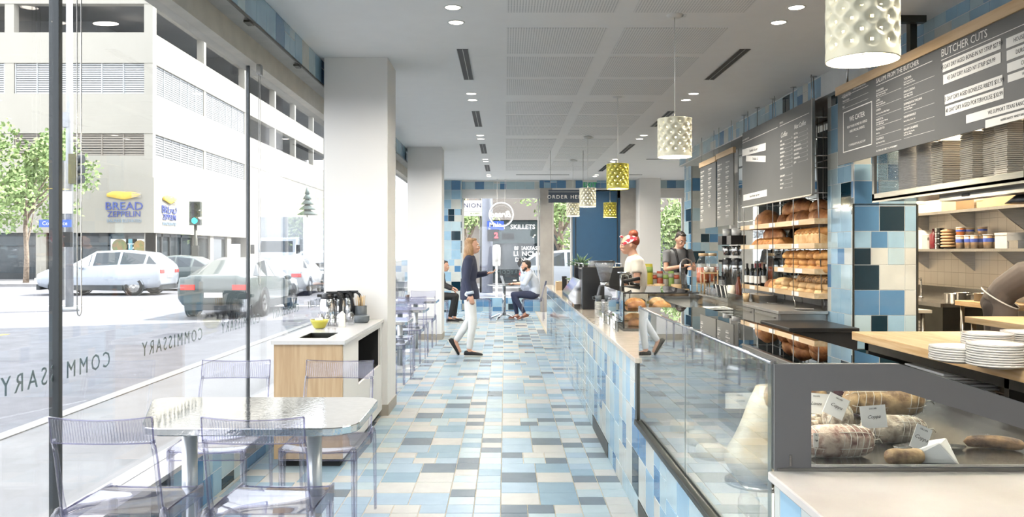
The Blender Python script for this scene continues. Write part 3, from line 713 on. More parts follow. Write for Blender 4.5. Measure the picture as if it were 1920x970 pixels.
# shelf unit hung on rods: four maple trays
bs = thing('bread_rack', 'hanging four tier maple bread rack on thin steel rods before mirror', 'shelf', (0, 0, 0))
SH = [(1.80, 8.07, 10.6, 'top'), (1.555, 8.07, 10.6, 'second'), (1.298, 8.07, 9.28, 'third'), (1.055, 8.07, 10.6, 'lowest')]
for z, y0, y1, nm in SH:
    mb = MB(); mb.box(3.06, y0, z-.055, 3.08, y1, z); mb.box(3.08, y0, z-.055, 3.44, y0+.02, z); mb.box(3.08, y0+.02, z-.055, 3.44, y1, z-.04); mb.box(3.425, y0+.02, z-.04, 3.44, y1, z); mb.box(3.08, y1-.02, z-.04, 3.425, y1, z)
    s_ = mb.build('tray', M_mapleX, bs)
    for y in ((8.6, 9.35, 10.1) if y1 > 10 else (8.5, 9.05)):
        mb = MB(); mb.box(3.056, y-.10, z-.05, 3.0605, y+.10, z-.006); mb.build('label_card', M_paper, s_)
for x, ys in ((3.045, (8.62, 9.28, 9.85, 10.4)), (3.36, (8.2, 8.62, 9.28, 9.85))):
    for y in ys:
        mb = MB(); mb.cyl((x, y, 1.0 if x < 3.2 else .98), (x, y, HC-.003), .005, n=6)
        mb.tube([(x, y, 1.0), (x, y-.012, .965), (x, y-.04, .955), (x, y-.05, .92), (x, y-.05, .887)], .005, 6)
        mb.lathe([(.001, 0), (.032, 0), (.032, .006), (.001, .006)], (x, y, HC-.009), 14); mb.build('rod', M_steel, bs)
mb = MB(); mb.cyl((3.06, 8.10, HC-.003), (3.15, 8.10, .886), .006, n=6); mb.lathe([(.001, 0), (.035, 0), (.035, .006), (.001, .006)], (3.06, 8.10, HC-.009), 14); mb.build('rod', M_steel, bs)
mb = MB()
for x in (3.09, 3.40): mb.cyl((x, 8.06, 2.05), (x, 10.45, 2.05), .006, n=6)
for y in (8.05, 9.3, 10.4):
    mb.cyl((3.0, y, 2.05), (3.44, y, 2.05), .006, n=6)
for z in (2.3, 2.42, 2.6, 2.8): mb.cyl((3.02, 8.07, z), (3.42, 8.07, z), .006, n=6)
mb.build('cross_bar', M_steel, bs)
# top tray
loaf('round_loaf', 'dark round floury loaf alone at far end of top bread tray', 'bread', (3.24, 10.05, 1.762), (.46, .30, .22), M_cr[0], 1, 2, PI/2)
for i, (x, y, z, L, rz, lab) in enumerate((
   (3.24, 9.42, 1.762, .34, 1.2, 'small brown loaf at left foot of pile on top tray'), (3.26, 9.14, 1.762, .36, 1.5, 'brown loaf second from left in bottom row on top tray'),
   (3.22, 8.82, 1.762, .44, 1.55, 'floury torpedo loaf in middle of bottom row on top tray'), (3.22, 8.33, 1.762, .46, 1.6, 'smooth reddish brown loaf at near end of top tray'),
   (3.25, 9.25, 1.885, .36, 1.5, 'dark loaf lying upper left on pile of top tray'), (3.26, 8.95, 1.90, .44, 1.62, 'scored brown loaf at peak of pile on top tray'), (3.33, 8.62, 1.87, .34, 1.6, 'loaf tucked behind peak of pile on top tray'))):
    loaf('bread_loaf', lab, 'bread', (x, y, z), (L, .2, .155), M_cr[0], 10+i, 3, rz)
# second tray
loaf('bread_loaf', 'long dark rye loaf resting over braided loaves on second tray', 'bread', (3.30, 10.0, 1.60), (.62, .2, .19), M_cr[0], 31, 1, PI/2)
for i in range(7):
    loaf('braided_loaf', 'golden plaited loaf lying crosswise on second tray, %s from far end' % ORD[i], 'bread', (3.22, 10.22-i*.145, 1.517), (.27, .15, .12), M_cr[1], 40+i, 4, .15, 'golden plaited loaves on the second tray')
pl = thing('pan_loaf', 'long rectangular golden pan loaf at near end of second tray', 'bread', (3.23, 8.45, 1.517))
mb = MB(); mb.box(-.12, -.36, 0, .12, .36, .15); mb.build('side_crust', M_cr[3], pl, bevel=.03)
mb = MB(); 
for i in range(7): mb.ell((0, -.31+i*.103, .15), (.125, .075, .055), 18, 10)
mb.build('domed_top', M_cr[1], pl)
# third and fourth tray: bun stacks
protob = loaf_mesh(.20, .19, .085, 77, M_cr[2], 0, 'round_bun')
first = True
def bun(x, y, z, label, group, m=None, s=1.0):
    global first
    if first: o = protob; first = False
    else: o = protob.copy(); COL.objects.link(o)
    o.location = (x, y, z); o.rotation_euler = (0, 0, random.Random(int(y*1000)+int(z*777)).random()*6); o.scale = (s, s, s)
    tag(o, label, 'bun', group)
    if m: o.material_slots[0].link = 'OBJECT'; o.material_slots[0].material = m
LV = ['bottom', 'middle', 'top']
for r, y in enumerate((9.10, 8.84, 8.62, 8.38, 8.16)):
    for k in range(3):
        bun(3.20+(.02 if k == 1 else 0), y, 1.26+k*.068, 'glossy round bun, %s of %s stack from far end on third tray' % (LV[k], ORD[r]), 'bun stacks on the third tray', s=1.05 if r == 0 else 1.1)
for r, y in enumerate((9.42, 9.18, 8.92, 8.66, 8.42, 8.18)):
    for k in range(3 if r > 2 else 2):
        bun(3.20+(.02 if k == 1 else 0), y, 1.017+k*.068, '%s round bun, %s of %s stack from far end on lowest tray' % ('dark seeded' if (r > 2 and k == 2) else 'pale', LV[k] if not (r < 3 and k == 1) else 'top', ORD[r]), 'bun stacks on the lowest tray', M_cr[4] if (r > 2 and k == 2) else M_cr[3], s=1.08)
loaf('bread_loaf', 'plain brown torpedo loaf on lowest tray nearest wine bottles', 'bread', (3.22, 9.84, 1.017), (.30, .16, .12), M_cr[0], 61, 2, .9)
loaf('bread_loaf', 'brown torpedo loaf on lowest tray next to pale buns', 'bread', (3.20, 9.64, 1.017), (.30, .16, .13), M_cr[2], 62, 2, 1.0)
# ================================================================ BACK COUNTER (stainless)
bc = thing('back_counter', 'stainless steel back counter with drawers below bread rack', 'counter', (0, 0, 0))
mb = MB(); mb.box(2.68, 8.0, .855, 3.17, 8.06, .885); mb.box(2.68, 8.06, .855, 3.44, 12.09, .885); mb.box(3.41, 8.06, .885, 3.44, 12.09, .95); mb.build('countertop', M_counter_steel, bc, bevel=.003)
mb = MB(); mb.box(2.72, 8.06, 0, 3.44, 12.05, .855); mb.build('cabinet', M_counter_steel, bc)
for i in range(5):
    y = 8.08+i*.8
    for z in (.66, .45):
        mb = MB(); mb.box(2.705, y, z, 2.72, y+.76, z+.185); dr = mb.build('drawer', M_counter_steel, bc)
        mb = MB(); mb.box(2.68, y+.06, z+.14, 2.704, y+.70, z+.155); mb.build('handle', M_steel, dr)
bb = thing('black_bin', 'black lidded bin below near end of stainless back counter', 'bin', (2.80, 7.55, 0))
mb = MB(); mb.prism([(-.27, 0), (.27, 0), (.30, .76), (-.30, .76)], 'y', -.38, .4); mb.build('body', M_blackm, bb)
mb = MB(); mb.box(-.31, -.40, .76, .31, .42, .80); mb.build('lid', M_black, bb, bevel=.01)
# ================================================================ BUTCHER-BLOCK PASS COUNTER AND SHELF
wc = thing('butcher_block_counter', 'long butcher block topped prep counter on steel frame at right', 'counter', (0, 0, 0))
mb = MB(); mb.box(2.54, 1.5, .825, 4.0, 5.98, .885); mb.build('worktop', M_maple, wc, bevel=.004)
mb = MB()
mb.box(2.60, 1.6, .76, 2.64, 5.9, .815); mb.box(3.86, 1.6, .76, 3.9, 5.9, .815); mb.box(2.60, 5.86, .76, 3.9, 5.9, .815)
for y in (1.7, 2.95, 4.25, 5.88): 
    for x in (2.60, 3.86): mb.box(x, y-.04, .0, x+.04, y, .815)
    mb.box(2.61, y-.03, .60, 3.88, y-.01, .80)
mb.box(2.60, 1.6, .50, 3.9, 5.9, .525)
mb.build('frame', M_tin, wc)
mb = MB(); mb.box(3.3, 1.62, .53, 3.32, 5.85, .82); mb.build('back_panel', M_dsteel, wc)
# folded papers under the worktop
for i, (x, y, k, lab) in enumerate(((2.86, 5.25, 9, 'loose stack of folded newspapers under far end of worktop'), (2.80, 4.45, 5, 'small fanned pile of papers under worktop nearer camera'))):
    o = thing('paper_stack', lab, 'papers', (x, y, .527))
    rd = random.Random(i)
    for j in range(k):
        mb = MB(); mb.box(-.17, -.25, .012+j*.022-.012, .17, .25, j*.022+.016, rot=rd.uniform(-.25, .25)); mb.build('sheet', M_paper, o, bevel=.004)
# plates
def plate_mb():
    mb = MB(); mb.lathe([(.001, .004), (.075, .004), (.078, 0), (.083, 0), (.086, .006), (.12, .010), (.135, .0145), (.1362, .016), (.1362, .024), (.12, .0205), (.085, .010), (.001, .008)], n=40); return mb
M_pl = mat('white_china', '#e4e1da', .12, var=.01)
M_rim = mat('blue_rim', '#3d4856', .3)
pl0 = thing('dinner_plate', 'x', 'plate', (0, 0, 0)); plate_mb().build('dish', M_pl, pl0)
mb = MB(); mb.lathe([(.1360, .0212), (.1366, .0214), (.1366, .0224), (.1360, .0226)], n=40); mb.build('rim_line', M_rim, pl0)
fp = True
for (px, d, n, lab, grp) in ((1795, 4.32, 6, 'left plate stack on butcher block, white with dark rim', 'plates in the left stack'), (1868, 4.12, 9, 'front tallest plate stack on butcher block', 'plates in the front stack'),
                             (1851, 4.75, 8, 'rear middle plate stack on butcher block', 'plates in the rear left stack'), (1925, 4.85, 8, 'rear right plate stack at picture edge', 'plates in the rear right stack')):
    X = (px-VX)*d/F_PX
    for j in range(n):
        lb = '%s plate from bottom of %s' % (ORD[j], lab)
        loc = (X+.002*((j*7) % 3-1), d+.002*((j*5) % 3-1), .886+j*(.0125 if j else 0))
        z = .886+j*.0125
        loc = (loc[0], loc[1], z)
        if fp: pl0.location = loc; pl0['label'] = lb; pl0['group'] = grp; fp = False
        else: dup(pl0, loc, 0, lb, grp)
# stainless pass shelf with heat strip
ps = thing('pass_shelf', 'stainless wall shelf with heat strip over kitchen pass', 'shelf', (0, 0, 0))
mb = MB(); mb.box(3.17, 2.0, 1.905, 3.62, 7.05, 1.925); mb.box(3.17, 2.0, 1.89, 3.18, 7.05, 1.965); mb.box(3.6, 2, 1.905, 3.62, 7.05, 1.96)
mb.build('shelf_plate', M_steel, ps)
for y in (7.01, 4.95, 3.0):
    for x in (3.17, 3.575): mb = MB(); mb.box(x, y, 1.925, x+.025, y+.04, 2.42); mb.build('upright', M_tin, ps)
mb = MB(); mb.box(3.30, 2.0, 1.85, 3.42, 6.2, 1.905); mb.build('heat_strip', M_tin, ps)
for y in (5.8, 5.0, 4.2): 
    mb = MB(); mb.box(3.295, y, 1.865, 3.30, y+.09, 1.885); mb.build('switch', M_black, ps)
mb = MB(); mb.box(3.55, 4.0, .9, 3.6, 4.05, 1.0)
# stacks on pass shelf
M_foil = mat('foil_pan', '#dddbd6', .4, .15, var=.1, nscale=30, stretch=(1, 1, 8))
def tray_stack(name, label, cat, px, d, wid, n, pitch, m, z0=1.926, xo=0):
    X = 3.38+xo; 
    Y = F_PX*X/(px-VX)
    o = thing(name, label, cat, (X, Y, z0)); mb = MB()
    for j in range(n):
        z = j*pitch; w1 = wid*.485; w2 = wid*.497
        mb.loft([((0, 0, z), (w1, 0, 0), (0, w1, 0)), ((0, 0, z+pitch*.7), (w2*.97, 0, 0), (0, w2*.97, 0)), ((0, 0, z+pitch*.7), (w2*1.05, 0, 0), (0, w2*1.05, 0)), ((0, 0, z+pitch), (w2*1.05, 0, 0), (0, w2*1.05, 0))], n=16)
    mb.build('containers', m, o); o['kind'] = 'thing'; return o
def square_stack(name, label, cat, px, wid, n, pitch, m, X=3.38, z0=1.926, dep=.2, par='containers'):
    Y = F_PX*X/(px-VX); o = thing(name, label, cat, (X, Y, z0)); 
    rd = random.Random(px)
    for j in range(1):
        mb = MB()
        for j in range(n):
            z = j*pitch+(.03 if j else 0); dx = rd.uniform(-.004, .004); hh = .05 if j == 0 else pitch*.72
            a, b = wid*(.44 if j == 0 else .487), wid*.5
            mb.add([(-dep*.487+dx, -a, z), (dep*.487+dx, -a, z), (dep*.487+dx, a, z), (-dep*.487+dx, a, z), (-dep/2+dx, -b, z+hh), (dep/2+dx, -b, z+hh), (dep/2+dx, b, z+hh), (-dep/2+dx, b, z+hh)],
                   [(3, 2, 1, 0), (4, 5, 6, 7), (0, 1, 5, 4), (1, 2, 6, 5), (2, 3, 7, 6), (3, 0, 4, 7)])
        mb.build(par, m, o)
    return o
tray_stack('plastic_cup_stack', 'clear cup lids in tall stack at far left of pass shelf', 'cups', 1668, 0, .19, 34, .0125, M_cup)
tray_stack('foil_bowl_stack', 'silver foil bowls in tall stack, second from left on pass shelf', 'bowls', 1710, 0, .20, 34, .0125, M_foil)
tray_stack('foil_bowl_stack', 'silver foil bowls in tall stack just left of paper boxes', 'bowls', 1741, 0, .17, 36, .0125, M_foil)
square_stack('takeout_box_stack', 'cream paper takeout boxes in stack left of shelf upright', 'boxes', 1781, .17, 26, .0135, M_kp if 'M_kp' in globals() else mat('cream_fibre', '#ebe2d0', .8))
square_stack('takeout_box_stack', 'cream paper takeout boxes in stack right of shelf upright', 'boxes', 1838, .16, 27, .0135, MATS['cream_fibre'])
square_stack('takeout_box_stack', 'tallest stack of cream paper takeout boxes behind menu board', 'boxes', 1880, .16, 34, .0135, MATS['cream_fibre'], X=3.45)
square_stack('takeout_box_stack', 'stack of cream paper takeout boxes at right picture edge', 'boxes', 1905, .14, 27, .0135, MATS['cream_fibre'], X=3.33)
# ================================================================ KITCHEN
for z, y0, y1, nm in ((1.50, 7.0, 10.6, 'lower'), (1.93, 7.0, 10.6, 'upper')):
    o = thing('kitchen_shelf', '%s stainless wall shelf with triangular brackets in kitchen' % nm, 'shelf', (0, 0, 0))
    mb = MB(); mb.box(4.98, y0, z-.03, 5.30, y1, z); mb.build('shelf_plate', M_tin, o)
    for y in (10.2, 9.2, 8.3, 7.4):
        mb = MB(); mb.prism([(5.01, z-.03), (5.30, z-.03), (5.30, z-.25)], 'y', y, y+.02); mb.build('bracket', M_steel, o)
ks = thing('kitchen_back_counter', 'stainless counter with sink along white tiled kitchen wall', 'counter', (0, 0, 0))
mb = MB(); mb.box(4.75, 8.9, .86, 5.29, 12.4, .90); mb.box(5.26, 8.9, .9, 5.29, 12.4, 1.05); mb.build('worktop', M_tin, ks)
mb = MB(); mb.box(4.8, 8.95, .1, 5.28, 12.35, .86); mb.build('base', M_dsteel, ks)
kf = thing('kitchen_range', 'dark low kitchen equipment bench under black hose coils', 'equipment', (0, 0, 0))
mb = MB(); mb.box(3.80, 11.6, .15, 4.7, 12.45, 1.00); mb.build('body', M_dsteel, kf)
mb = MB(); mb.box(3.78, 11.55, 1.0, 4.72, 12.47, 1.05); mb.build('top', M_black, kf)
for j, (y, r) in enumerate(((11.62, .10), (11.3, .12), (11.0, .09))):
    o = thing('power_cord', 'black looping power cord against tiled kitchen wall, %s from left' % ORD[j], 'cord', (0, 0, 0))
    mb = MB(); mb.tube([(5.285, y+.12, 1.28), (5.22, y+.1, 1.30)]+[(5.18, y+r*math.cos(a), 1.10+r*1.5*math.sin(a)) for a in [PI*.35-i*PI*.13 for i in range(0, 1)]]+[(5.18, y-r*math.cos(PI-a), 1.08+r*1.6*math.sin(a)) for a in [PI*i/8 for i in range(9)]], .011, 8); mb.build('cable', M_blackm, o)
def crate(name, label, cat, x0, y0, z0, x1, y1, z1, m, wall=.008, lip=0):
    o = thing(name, label, cat, ((x0+x1)/2, (y0+y1)/2, z0)); a, b, h = (x1-x0)/2, (y1-y0)/2, z1-z0
    mb = MB(); t = .9
    vs = [(-a*t, -b*t, 0), (a*t, -b*t, 0), (a*t, b*t, 0), (-a*t, b*t, 0), (-a, -b, h), (a, -b, h), (a, b, h), (-a, b, h), (-a+wall, -b+wall, h), (a-wall, -b+wall, h), (a-wall, b-wall, h), (-a+wall, b-wall, h), (-a*t+wall, -b*t+wall, wall), (a*t-wall, -b*t+wall, wall), (a*t-wall, b*t-wall, wall), (-a*t+wall, b*t-wall, wall)]
    fs = [(3, 2, 1, 0)]+[(i, (i+1) % 4, 4+(i+1) % 4, 4+i) for i in range(4)]+[(4+i, 4+(i+1) % 4, 8+(i+1) % 4, 8+i) for i in range(4)]+[(8+i, 8+(i+1) % 4, 12+(i+1) % 4, 12+i) for i in range(4)]+[(12, 13, 14, 15)]
    mb.add(vs, fs); mb.build('body', m, o)
    mb = MB(); g = .006
    for x0_, y0_, x1_, y1_ in ((-a-g, -b-g, a+g, -b+.002), (-a-g, b-.002, a+g, b+g), (-a-g, -b, -a+.002, b), (a-.002, -b, a+g, b)): mb.box(x0_, y0_, h-.012, x1_, y1_, h)
    mb.build('rim', m, o); return o
M_poly = mat('translucent_tub', '#cfc5b2', .35)
crate('food_tub', 'pale square food tub on kitchen side table', 'tub', 4.02, 8.75, .8525, 4.32, 9.0, 1.0, M_poly)
t = thing('side_table', 'kitchen side table with pale worktop left of chef', 'table', (0, 0, 0))
mb = MB(); mb.box(3.84, 8.6, .82, 4.50, 9.3, .852); mb.build('tabletop', mat('pale_laminate', '#cfc6b6', .3), t)
for x, y in ((3.88, 8.64), (4.42, 8.64), (3.88, 9.22), (4.42, 9.22)):
    mb = MB(); mb.cyl((x, y, 0), (x, y, .82), .022, n=12); mb.build('leg', M_tin, t)
mb = MB(); mb.box(3.86, 8.62, .35, 4.46, 9.25, .37); mb.build('undershelf', M_dsteel, t)
for i, (x0, y0, x1, y1, z, lab) in enumerate(((4.15, 4.6, 4.75, 7.37, .885, 'butcher block table edge in front of chef'), (4.82, 7.9, 5.28, 8.75, .95, 'butcher block bench behind chef by kitchen wall'))):
    o = thing('butcher_block_table', 'long '+lab, 'table', (0, 0, 0))
    mb = MB(); mb.box(x0, y0, z-.055, x1, y1, z); mb.build('worktop', M_maple, o, bevel=.004)
    for x, y in ((x0+.05, y1-.06), (x1-.05, y1-.06), (x0+.05, y0+.06), (x1-.05, y0+.06)):
        mb = MB(); mb.cyl((x, y, 0), (x, y, z-.055), .022, n=12); mb.build('leg', M_tin, o)
o = thing('tray_rack', 'stack of grey bus tubs with cloth hanging, beside pier edge', 'tubs', (3.95, 8.25, 0))
mb = MB(); mb.box(-.16, -.2, 0, .16, .25, .5); mb.build('cart', M_tin, o)
mb = MB()
for j in range(8): mb.box(-.15+.004*(j % 2), -.19, .52+j*.034, .15, .22, .547+j*.034)
mb.build('trays', mat('grey_tub', '#b5b0a5', .5), o)
mb = MB(); mb.ell((-.02, 0, .80), (.10, .12, .035), 14, 8); mb.build('towel', mat('tan_cloth', '#b3926a', .9), o)
mb = MB(); mb.prism([(-.18, .35), (-.12, .33), (-.13, .80), (-.17, .82)], 'y', -.235, -.205); mb.build('hanging_cloth', mat('beige_cloth', '#cfc4b0', .9), o)
for i, (px, w_, h_, d, lab, m) in enumerate(((1737, .085, .135, 0, 'white carton with short print on lower kitchen shelf', M_paper),)):
    X = 5.12; Y = F_PX*X/(px-VX)
    o = thing('milk_carton', lab, 'carton', (X, Y, 1.501)); mb = MB(); mb.box(-.1, -.09, 0, .1, .09, .17); mb.prism([(-.09, .17), (.09, .17), (0, .23)], 'x', -.1, .1) ; mb.build('carton', m, o)
    text('884', .05, M_ink, o, (0, -.092, .12), ext=.0005)
o = thing('red_bottle', 'dark red squeeze bottle beside white carton on kitchen shelf', 'bottle', (5.12, F_PX*5.12/(1751-VX), 1.501)); mb = MB(); mb.lathe([(.001, 0), (.045, 0), (.05, .02), (.05, .17), (.02, .2), (.018, .24), (.001, .24)], n=16); mb.build('body', mat('red_glass', '#6b1a22', .2), o)
k = 0
M_deli = mat('deli_cup', '#cbb79a', .3, hex2='#a98560', nscale=7); M_bl = mat('blue_tape', '#4b62b5', .6); M_or = mat('orange_soup', '#c9763c', .3)
def deli(px, z, r, h, m, lab, X=5.1):
    o = thing('deli_container', lab, 'container', (X, F_PX*X/(px-VX), z)); mb = MB(); mb.lathe([(.001, 0), (r*.85, 0), (r, h), (.001, h)], n=18); mb.build('tub', m, o)
    mb = MB(); mb.lathe([(.001, h), (r*1.06, h), (r*1.06, h+.008), (.001, h+.008)], n=18); mb.build('lid', M_deck, o)
    mb = MB(); mb.lathe([(r*.95+.001, h*.5), (r*.99+.001, h*.78)], n=18); mb.build('label_tape', M_bl, o); return o
for px, lab in ((1801, 'leftmost'), (1817, 'second'), (1827, 'third'), (1840, 'fourth'), (1853, 'fifth'), (1860, 'rightmost')):
    deli(px, 1.501, .05 if px != 1827 else .04, .14, M_deli, 'tall clear deli container with blue tape, %s in row on lower kitchen shelf' % lab, 5.08 if px % 2 else 5.16)
for px, lab, m in ((1801, 'leftmost', M_or), (1818, 'middle', M_deli), (1842, 'rightmost', M_deli)):
    deli(px, 1.652, .048, .08, m, 'short deli container stacked on top, %s of upper row on kitchen shelf' % lab, 5.08 if px % 2 else 5.16)
for i in range(4):
    o = thing('tin_can', 'silver lidded tin in column beside red bottle, %s from bottom' % ORD[i], 'tin', (5.12, F_PX*5.12/(1761-VX), 1.501+i*.062)); mb = MB(); mb.lathe([(.001, 0), (.05, 0), (.05, .056), (.053, .056), (.053, .061), (.001, .061)], n=16); mb.build('body', M_tin, o)
o = thing('wrapped_bundle', 'plastic wrapped tan stacks on lower kitchen shelf', 'bundle', (5.12, F_PX*5.12/(1779-VX), 1.501)); mb = MB()
for j in range(6): mb.ell((0, 0, .03+j*.035), (.09, .08, .024), 14, 8)
mb.build('bundle', mat('tan_wrap', '#c6a27c', .4), o)
for i, (px, w_, d_, h_, z, m, lab) in enumerate(((1738, .22, .3, .13, 1.931, MATS['cream_fibre'], 'squat pale box at left end of upper kitchen shelf'), (1766, .2, .35, .17, 1.931, MATS['cream_fibre'], 'pale paper bundle second on upper kitchen shelf'),
     (1795, .2, .3, .20, 1.931, M_kraft, 'tan carton in middle of upper kitchen shelf'), (1862, .2, .25, .09, 1.931, M_kraft, 'low tan carton left of big box on upper kitchen shelf'), (1895, .24, .55, .15, 1.931, M_kraft, 'large kraft box stack at right of upper kitchen shelf'),
     (1893, .18, .2, .16, 1.501, M_deck, 'small white appliance box right of containers'), (1912, .16, .2, .08, 1.501, M_tin, 'small steel pan at right end of lower kitchen shelf'))):
    X = 5.12; o = thing('storage_box', lab, 'box', (X, F_PX*X/(px-VX), z)); mb = MB(); mb.box(-w_/2, -d_/2, 0, w_/2, d_/2, h_*.85); mb.build('body', m, o)
    mb = MB(); mb.box(-w_/2-.004, -d_/2-.004, h_*.85, w_/2+.004, d_/2+.004, h_); mb.build('lid', m, o)
# faucet and utensils in kitchen
o = thing('kitchen_faucet', 'chrome sprung faucet over kitchen sink', 'faucet', (5.1, 10.0, .905)); mb = MB(); mb.tube([(0, 0, 0), (0, 0, .16), (-.03, -.05, .24), (-.1, -.1, .22), (-.12, -.12, .15)], .012); mb.lathe([(.001, 0), (.03, 0), (.03, .02), (.001, .02)], n=14); mb.build('spout', M_chrome, o)
for i, (px, r, h, lab) in enumerate(((1788, .09, .10, 'steel pan left of kitchen faucet'), (1806, .07, .12, 'wire basket of clean utensils near faucet'), (1838, .06, .13, 'round steel pot beside chef'))):
    X = 4.98; o = thing('steel_pan', lab, 'pan', (X, F_PX*X/(px-VX), .901)); mb = MB(); mb.lathe([(.001, 0), (r, 0), (r, h), (r*1.04, h), (r*1.04, h+.005), (r*.97, h+.004), (r*.97, .005), (.001, .005)], n=18); mb.build('pot', M_steel, o)
    mb = MB(); mb.tube([(0, -r, h*.8), (0, -r-.12, h*.95), (0, -r-.2, h)], .007); mb.build('handle', M_steel, o)
# warm kitchen lamp
o = thing('heat_lamp', 'round brass rimmed heat lamp hanging under pass shelf at right edge', 'lamp', (3.56, 5.55, 1.80)); mb = MB(); mb.lathe([(.001, .10), (.03, .10), (.06, .07), (.14, .0), (.137, 0), (.055, .06), (.001, .09)], n=28); mb.build('shade', M_black, o)
mb = MB(); mb.ell((0, 0, .04), (.035, .035, .035), 14, 8); mb.build('bulb', emit('warm_bulb', '#ffd9a0', 4), o)
for (x, y) in ((4.3, 6.0), (4.3, 9.0), (4.5, 11.2)):
    o = thing('kitchen_ceiling_light', 'square flush ceiling light in kitchen, %s row' % ('near' if y < 7 else 'middle' if y < 10 else 'far'), 'light', (x, y, HC-.03))
    mb = MB(); mb.box(-.3, -.3, 0, .3, .3, .029); mb.build('frame', M_white, o); mb = MB(); mb.box(-.27, -.27, -.002, .27, .27, 0); mb.build('diffuser', emit('kitchen_diffuser', '#ffe3bd', 5), o)
    l = bpy.data.lights.new('kitchen_lamp', 'AREA'); l.size = .5; l.energy = 80; l.color = (1, .86, .68); lo_ = bpy.data.objects.new('kitchen_lamp', l); COL.objects.link(lo_); lo_.parent = o; lo_.location = (0, 0, -.01)
# ================================================================ CEILING LIGHTS, AIR SLOTS, PENDANTS
dl0 = None
M_grille = mat('black_grille', '#0d0e0f', .6)
def downlight(x, y, label):
    global dl0
    if dl0 is None:
        t = thing('downlight', label, 'ceiling light', (x, y, HC))
        mb = MB(); mb.lathe([(.052, -.001), (.060, -.006), (.066, -.003), (.068, 0)], n=28); mb.build('trim_ring', M_deck, t)
        mb = MB(); mb.lathe([(.001, -.002), (.053, -.002)], n=28); mb.build('lens', M_lens, t)
        l = bpy.data.lights.new('downlight_lamp', 'AREA'); l.shape = 'DISK'; l.size = .1; l.energy = DOWNLIGHT_W; l.color = (1, .93, .83); l.spread = math.radians(150)
        lo_ = bpy.data.objects.new('downlight_lamp', l); COL.objects.link(lo_); lo_.parent = t; lo_.location = (0, 0, -.008); dl0 = t
    else: dup(dl0, (x, y, HC), 0, label)
DY = [2.68, 5.81, 8.98, 12.2, 15.35, 18.5]
for side, x, dlt in (('left', -.372, .38), ('right', 2.075, .38)):
    for i, y in enumerate(DY):
        for j in range(2):
            downlight(x, y+j*dlt, 'small round recessed downlight in %s row, %s of %s pair from camera' % (side, ('nearer', 'farther')[j], ORD[i]))
dup(dl0, (2.5, 2.68, HC), 0, 'added unseen downlight right of right row near butcher board')  # extra lamp out of view, added to help light the shelf stacks
as0 = None
for side, x in (('left', -.365), ('right', 2.06)):
    for i, y in enumerate((3.85, 7.0, 10.1, 13.2, 16.4)):
        lb = 'black linear air slot in ceiling, %s in %s row from camera' % (ORD[i], side)
        if as0 is None:
            as0 = thing('air_slot', lb, 'air vent', (x, y, HC)); mb = MB(); mb.box(-.048, 0, -.003, .048, 1.25, -.001); mb.build('frame', M_grille, as0)
            mb = MB(); 
            for xx in (-.05, .0, .048): mb.box(xx-.002, 0, -.007, xx+.002, 1.25, -.003)
            mb.build('fins', M_steel, as0)
        else: dup(as0, (x, y, HC), 0, lb)
# pendant: dimpled, pierced ceramic drum
def pendant_mesh():
    R, Hh, n, k = .125, .28, 132, 60
    cen = []
    for row in range(6):
        for j in range(11):
            cen.append((2*PI*(j+.5*(row % 2))/11, .05+row*.040))
    vs = []; fs = []
    for iz in range(k+1):
        z = Hh*iz/k
        for i in range(n):
            a = 2*PI*i/n; dep = 0
            for ca, cz in cen:
                if abs(z-cz) > .03: continue
                da = abs((a-ca+PI) % (2*PI)-PI)*R
                if da > .036: continue
                d2 = (da*da+(z-cz)**2)/(.0265**2)
                if d2 < 1: dep = max(dep, .013*(1-d2))
            r = R-dep; vs.append((r*math.cos(a), r*math.sin(a), z))
    def hole(a, z):
        for ca, cz in cen:
            if abs(z-cz) > .01: continue
            da = abs((a-ca+PI) % (2*PI)-PI)*R
            if da*da+(z-cz)**2 < .0050**2: return True
        return False
    for iz in range(k):
        for i in range(n):
            if hole(2*PI*(i+.5)/n, Hh*(iz+.5)/k): continue
            fs.append((iz*n+i, iz*n+(i+1) % n, (iz+1)*n+(i+1) % n, (iz+1)*n+i))
    mb = MB(); mb.add(vs, fs, 0, True); return mb
pn0 = None
def pendant(x, y, zb, cream, label, hscale=1.0):
    global pn0
    if pn0 is None:
        t = thing('pendant_lamp', label, 'lamp', (x, y, zb))
        o = pendant_mesh().build('lamp_shade', M_cream, t); sdf = o.modifiers.new('s', 'SOLIDIFY'); sdf.thickness = .006; sdf.offset = -1
        mb = MB(); mb.lathe([(.119, .28), (.001, .282)], n=32); mb.build('shade_top', M_cream, t)
        mb = MB(); mb.ell((0, 0, .14), (.028, .028, .036), 14, 10); mb.build('bulb', emit('pendant_bulb', '#fff0d0', 25), t)
        mb = MB(); mb.cyl((0, 0, .17), (0, 0, HC-zb), .0035, n=8); mb.build('cord', M_deck, t)
        mb = MB(); mb.lathe([(.001, HC-zb-.03), (.05, HC-zb-.028), (.062, HC-zb-.012), (.062, HC-zb)], n=24); mb.box(.06, -.02, HC-zb-.02, .085, .02, HC-zb-.005); mb.build('canopy', M_deck, t)
        l = bpy.data.lights.new('pendant_light', 'POINT'); l.energy = 22; l.color = (1, .86, .62); l.shadow_soft_size = .03
        lo_ = bpy.data.objects.new('pendant_light', l); COL.objects.link(lo_); lo_.parent = t; lo_.location = (0, 0, .0); pn0 = t; return t
    return dup(pn0, (x, y, zb), 0, label, mats=None if cream else {'cream_ceramic': M_yellow})
pendant(1.283, 2.93, 2.155, True, 'big pale green-white pierced ceramic pendant at top right, nearest camera')
pendant(1.247, 6.0, 2.165, True, 'cream pierced ceramic pendant in middle of row, second from camera')
pendant(1.266, 9.18, 2.175, False, 'yellow dimpled ceramic pendant third from camera, left of cream one')
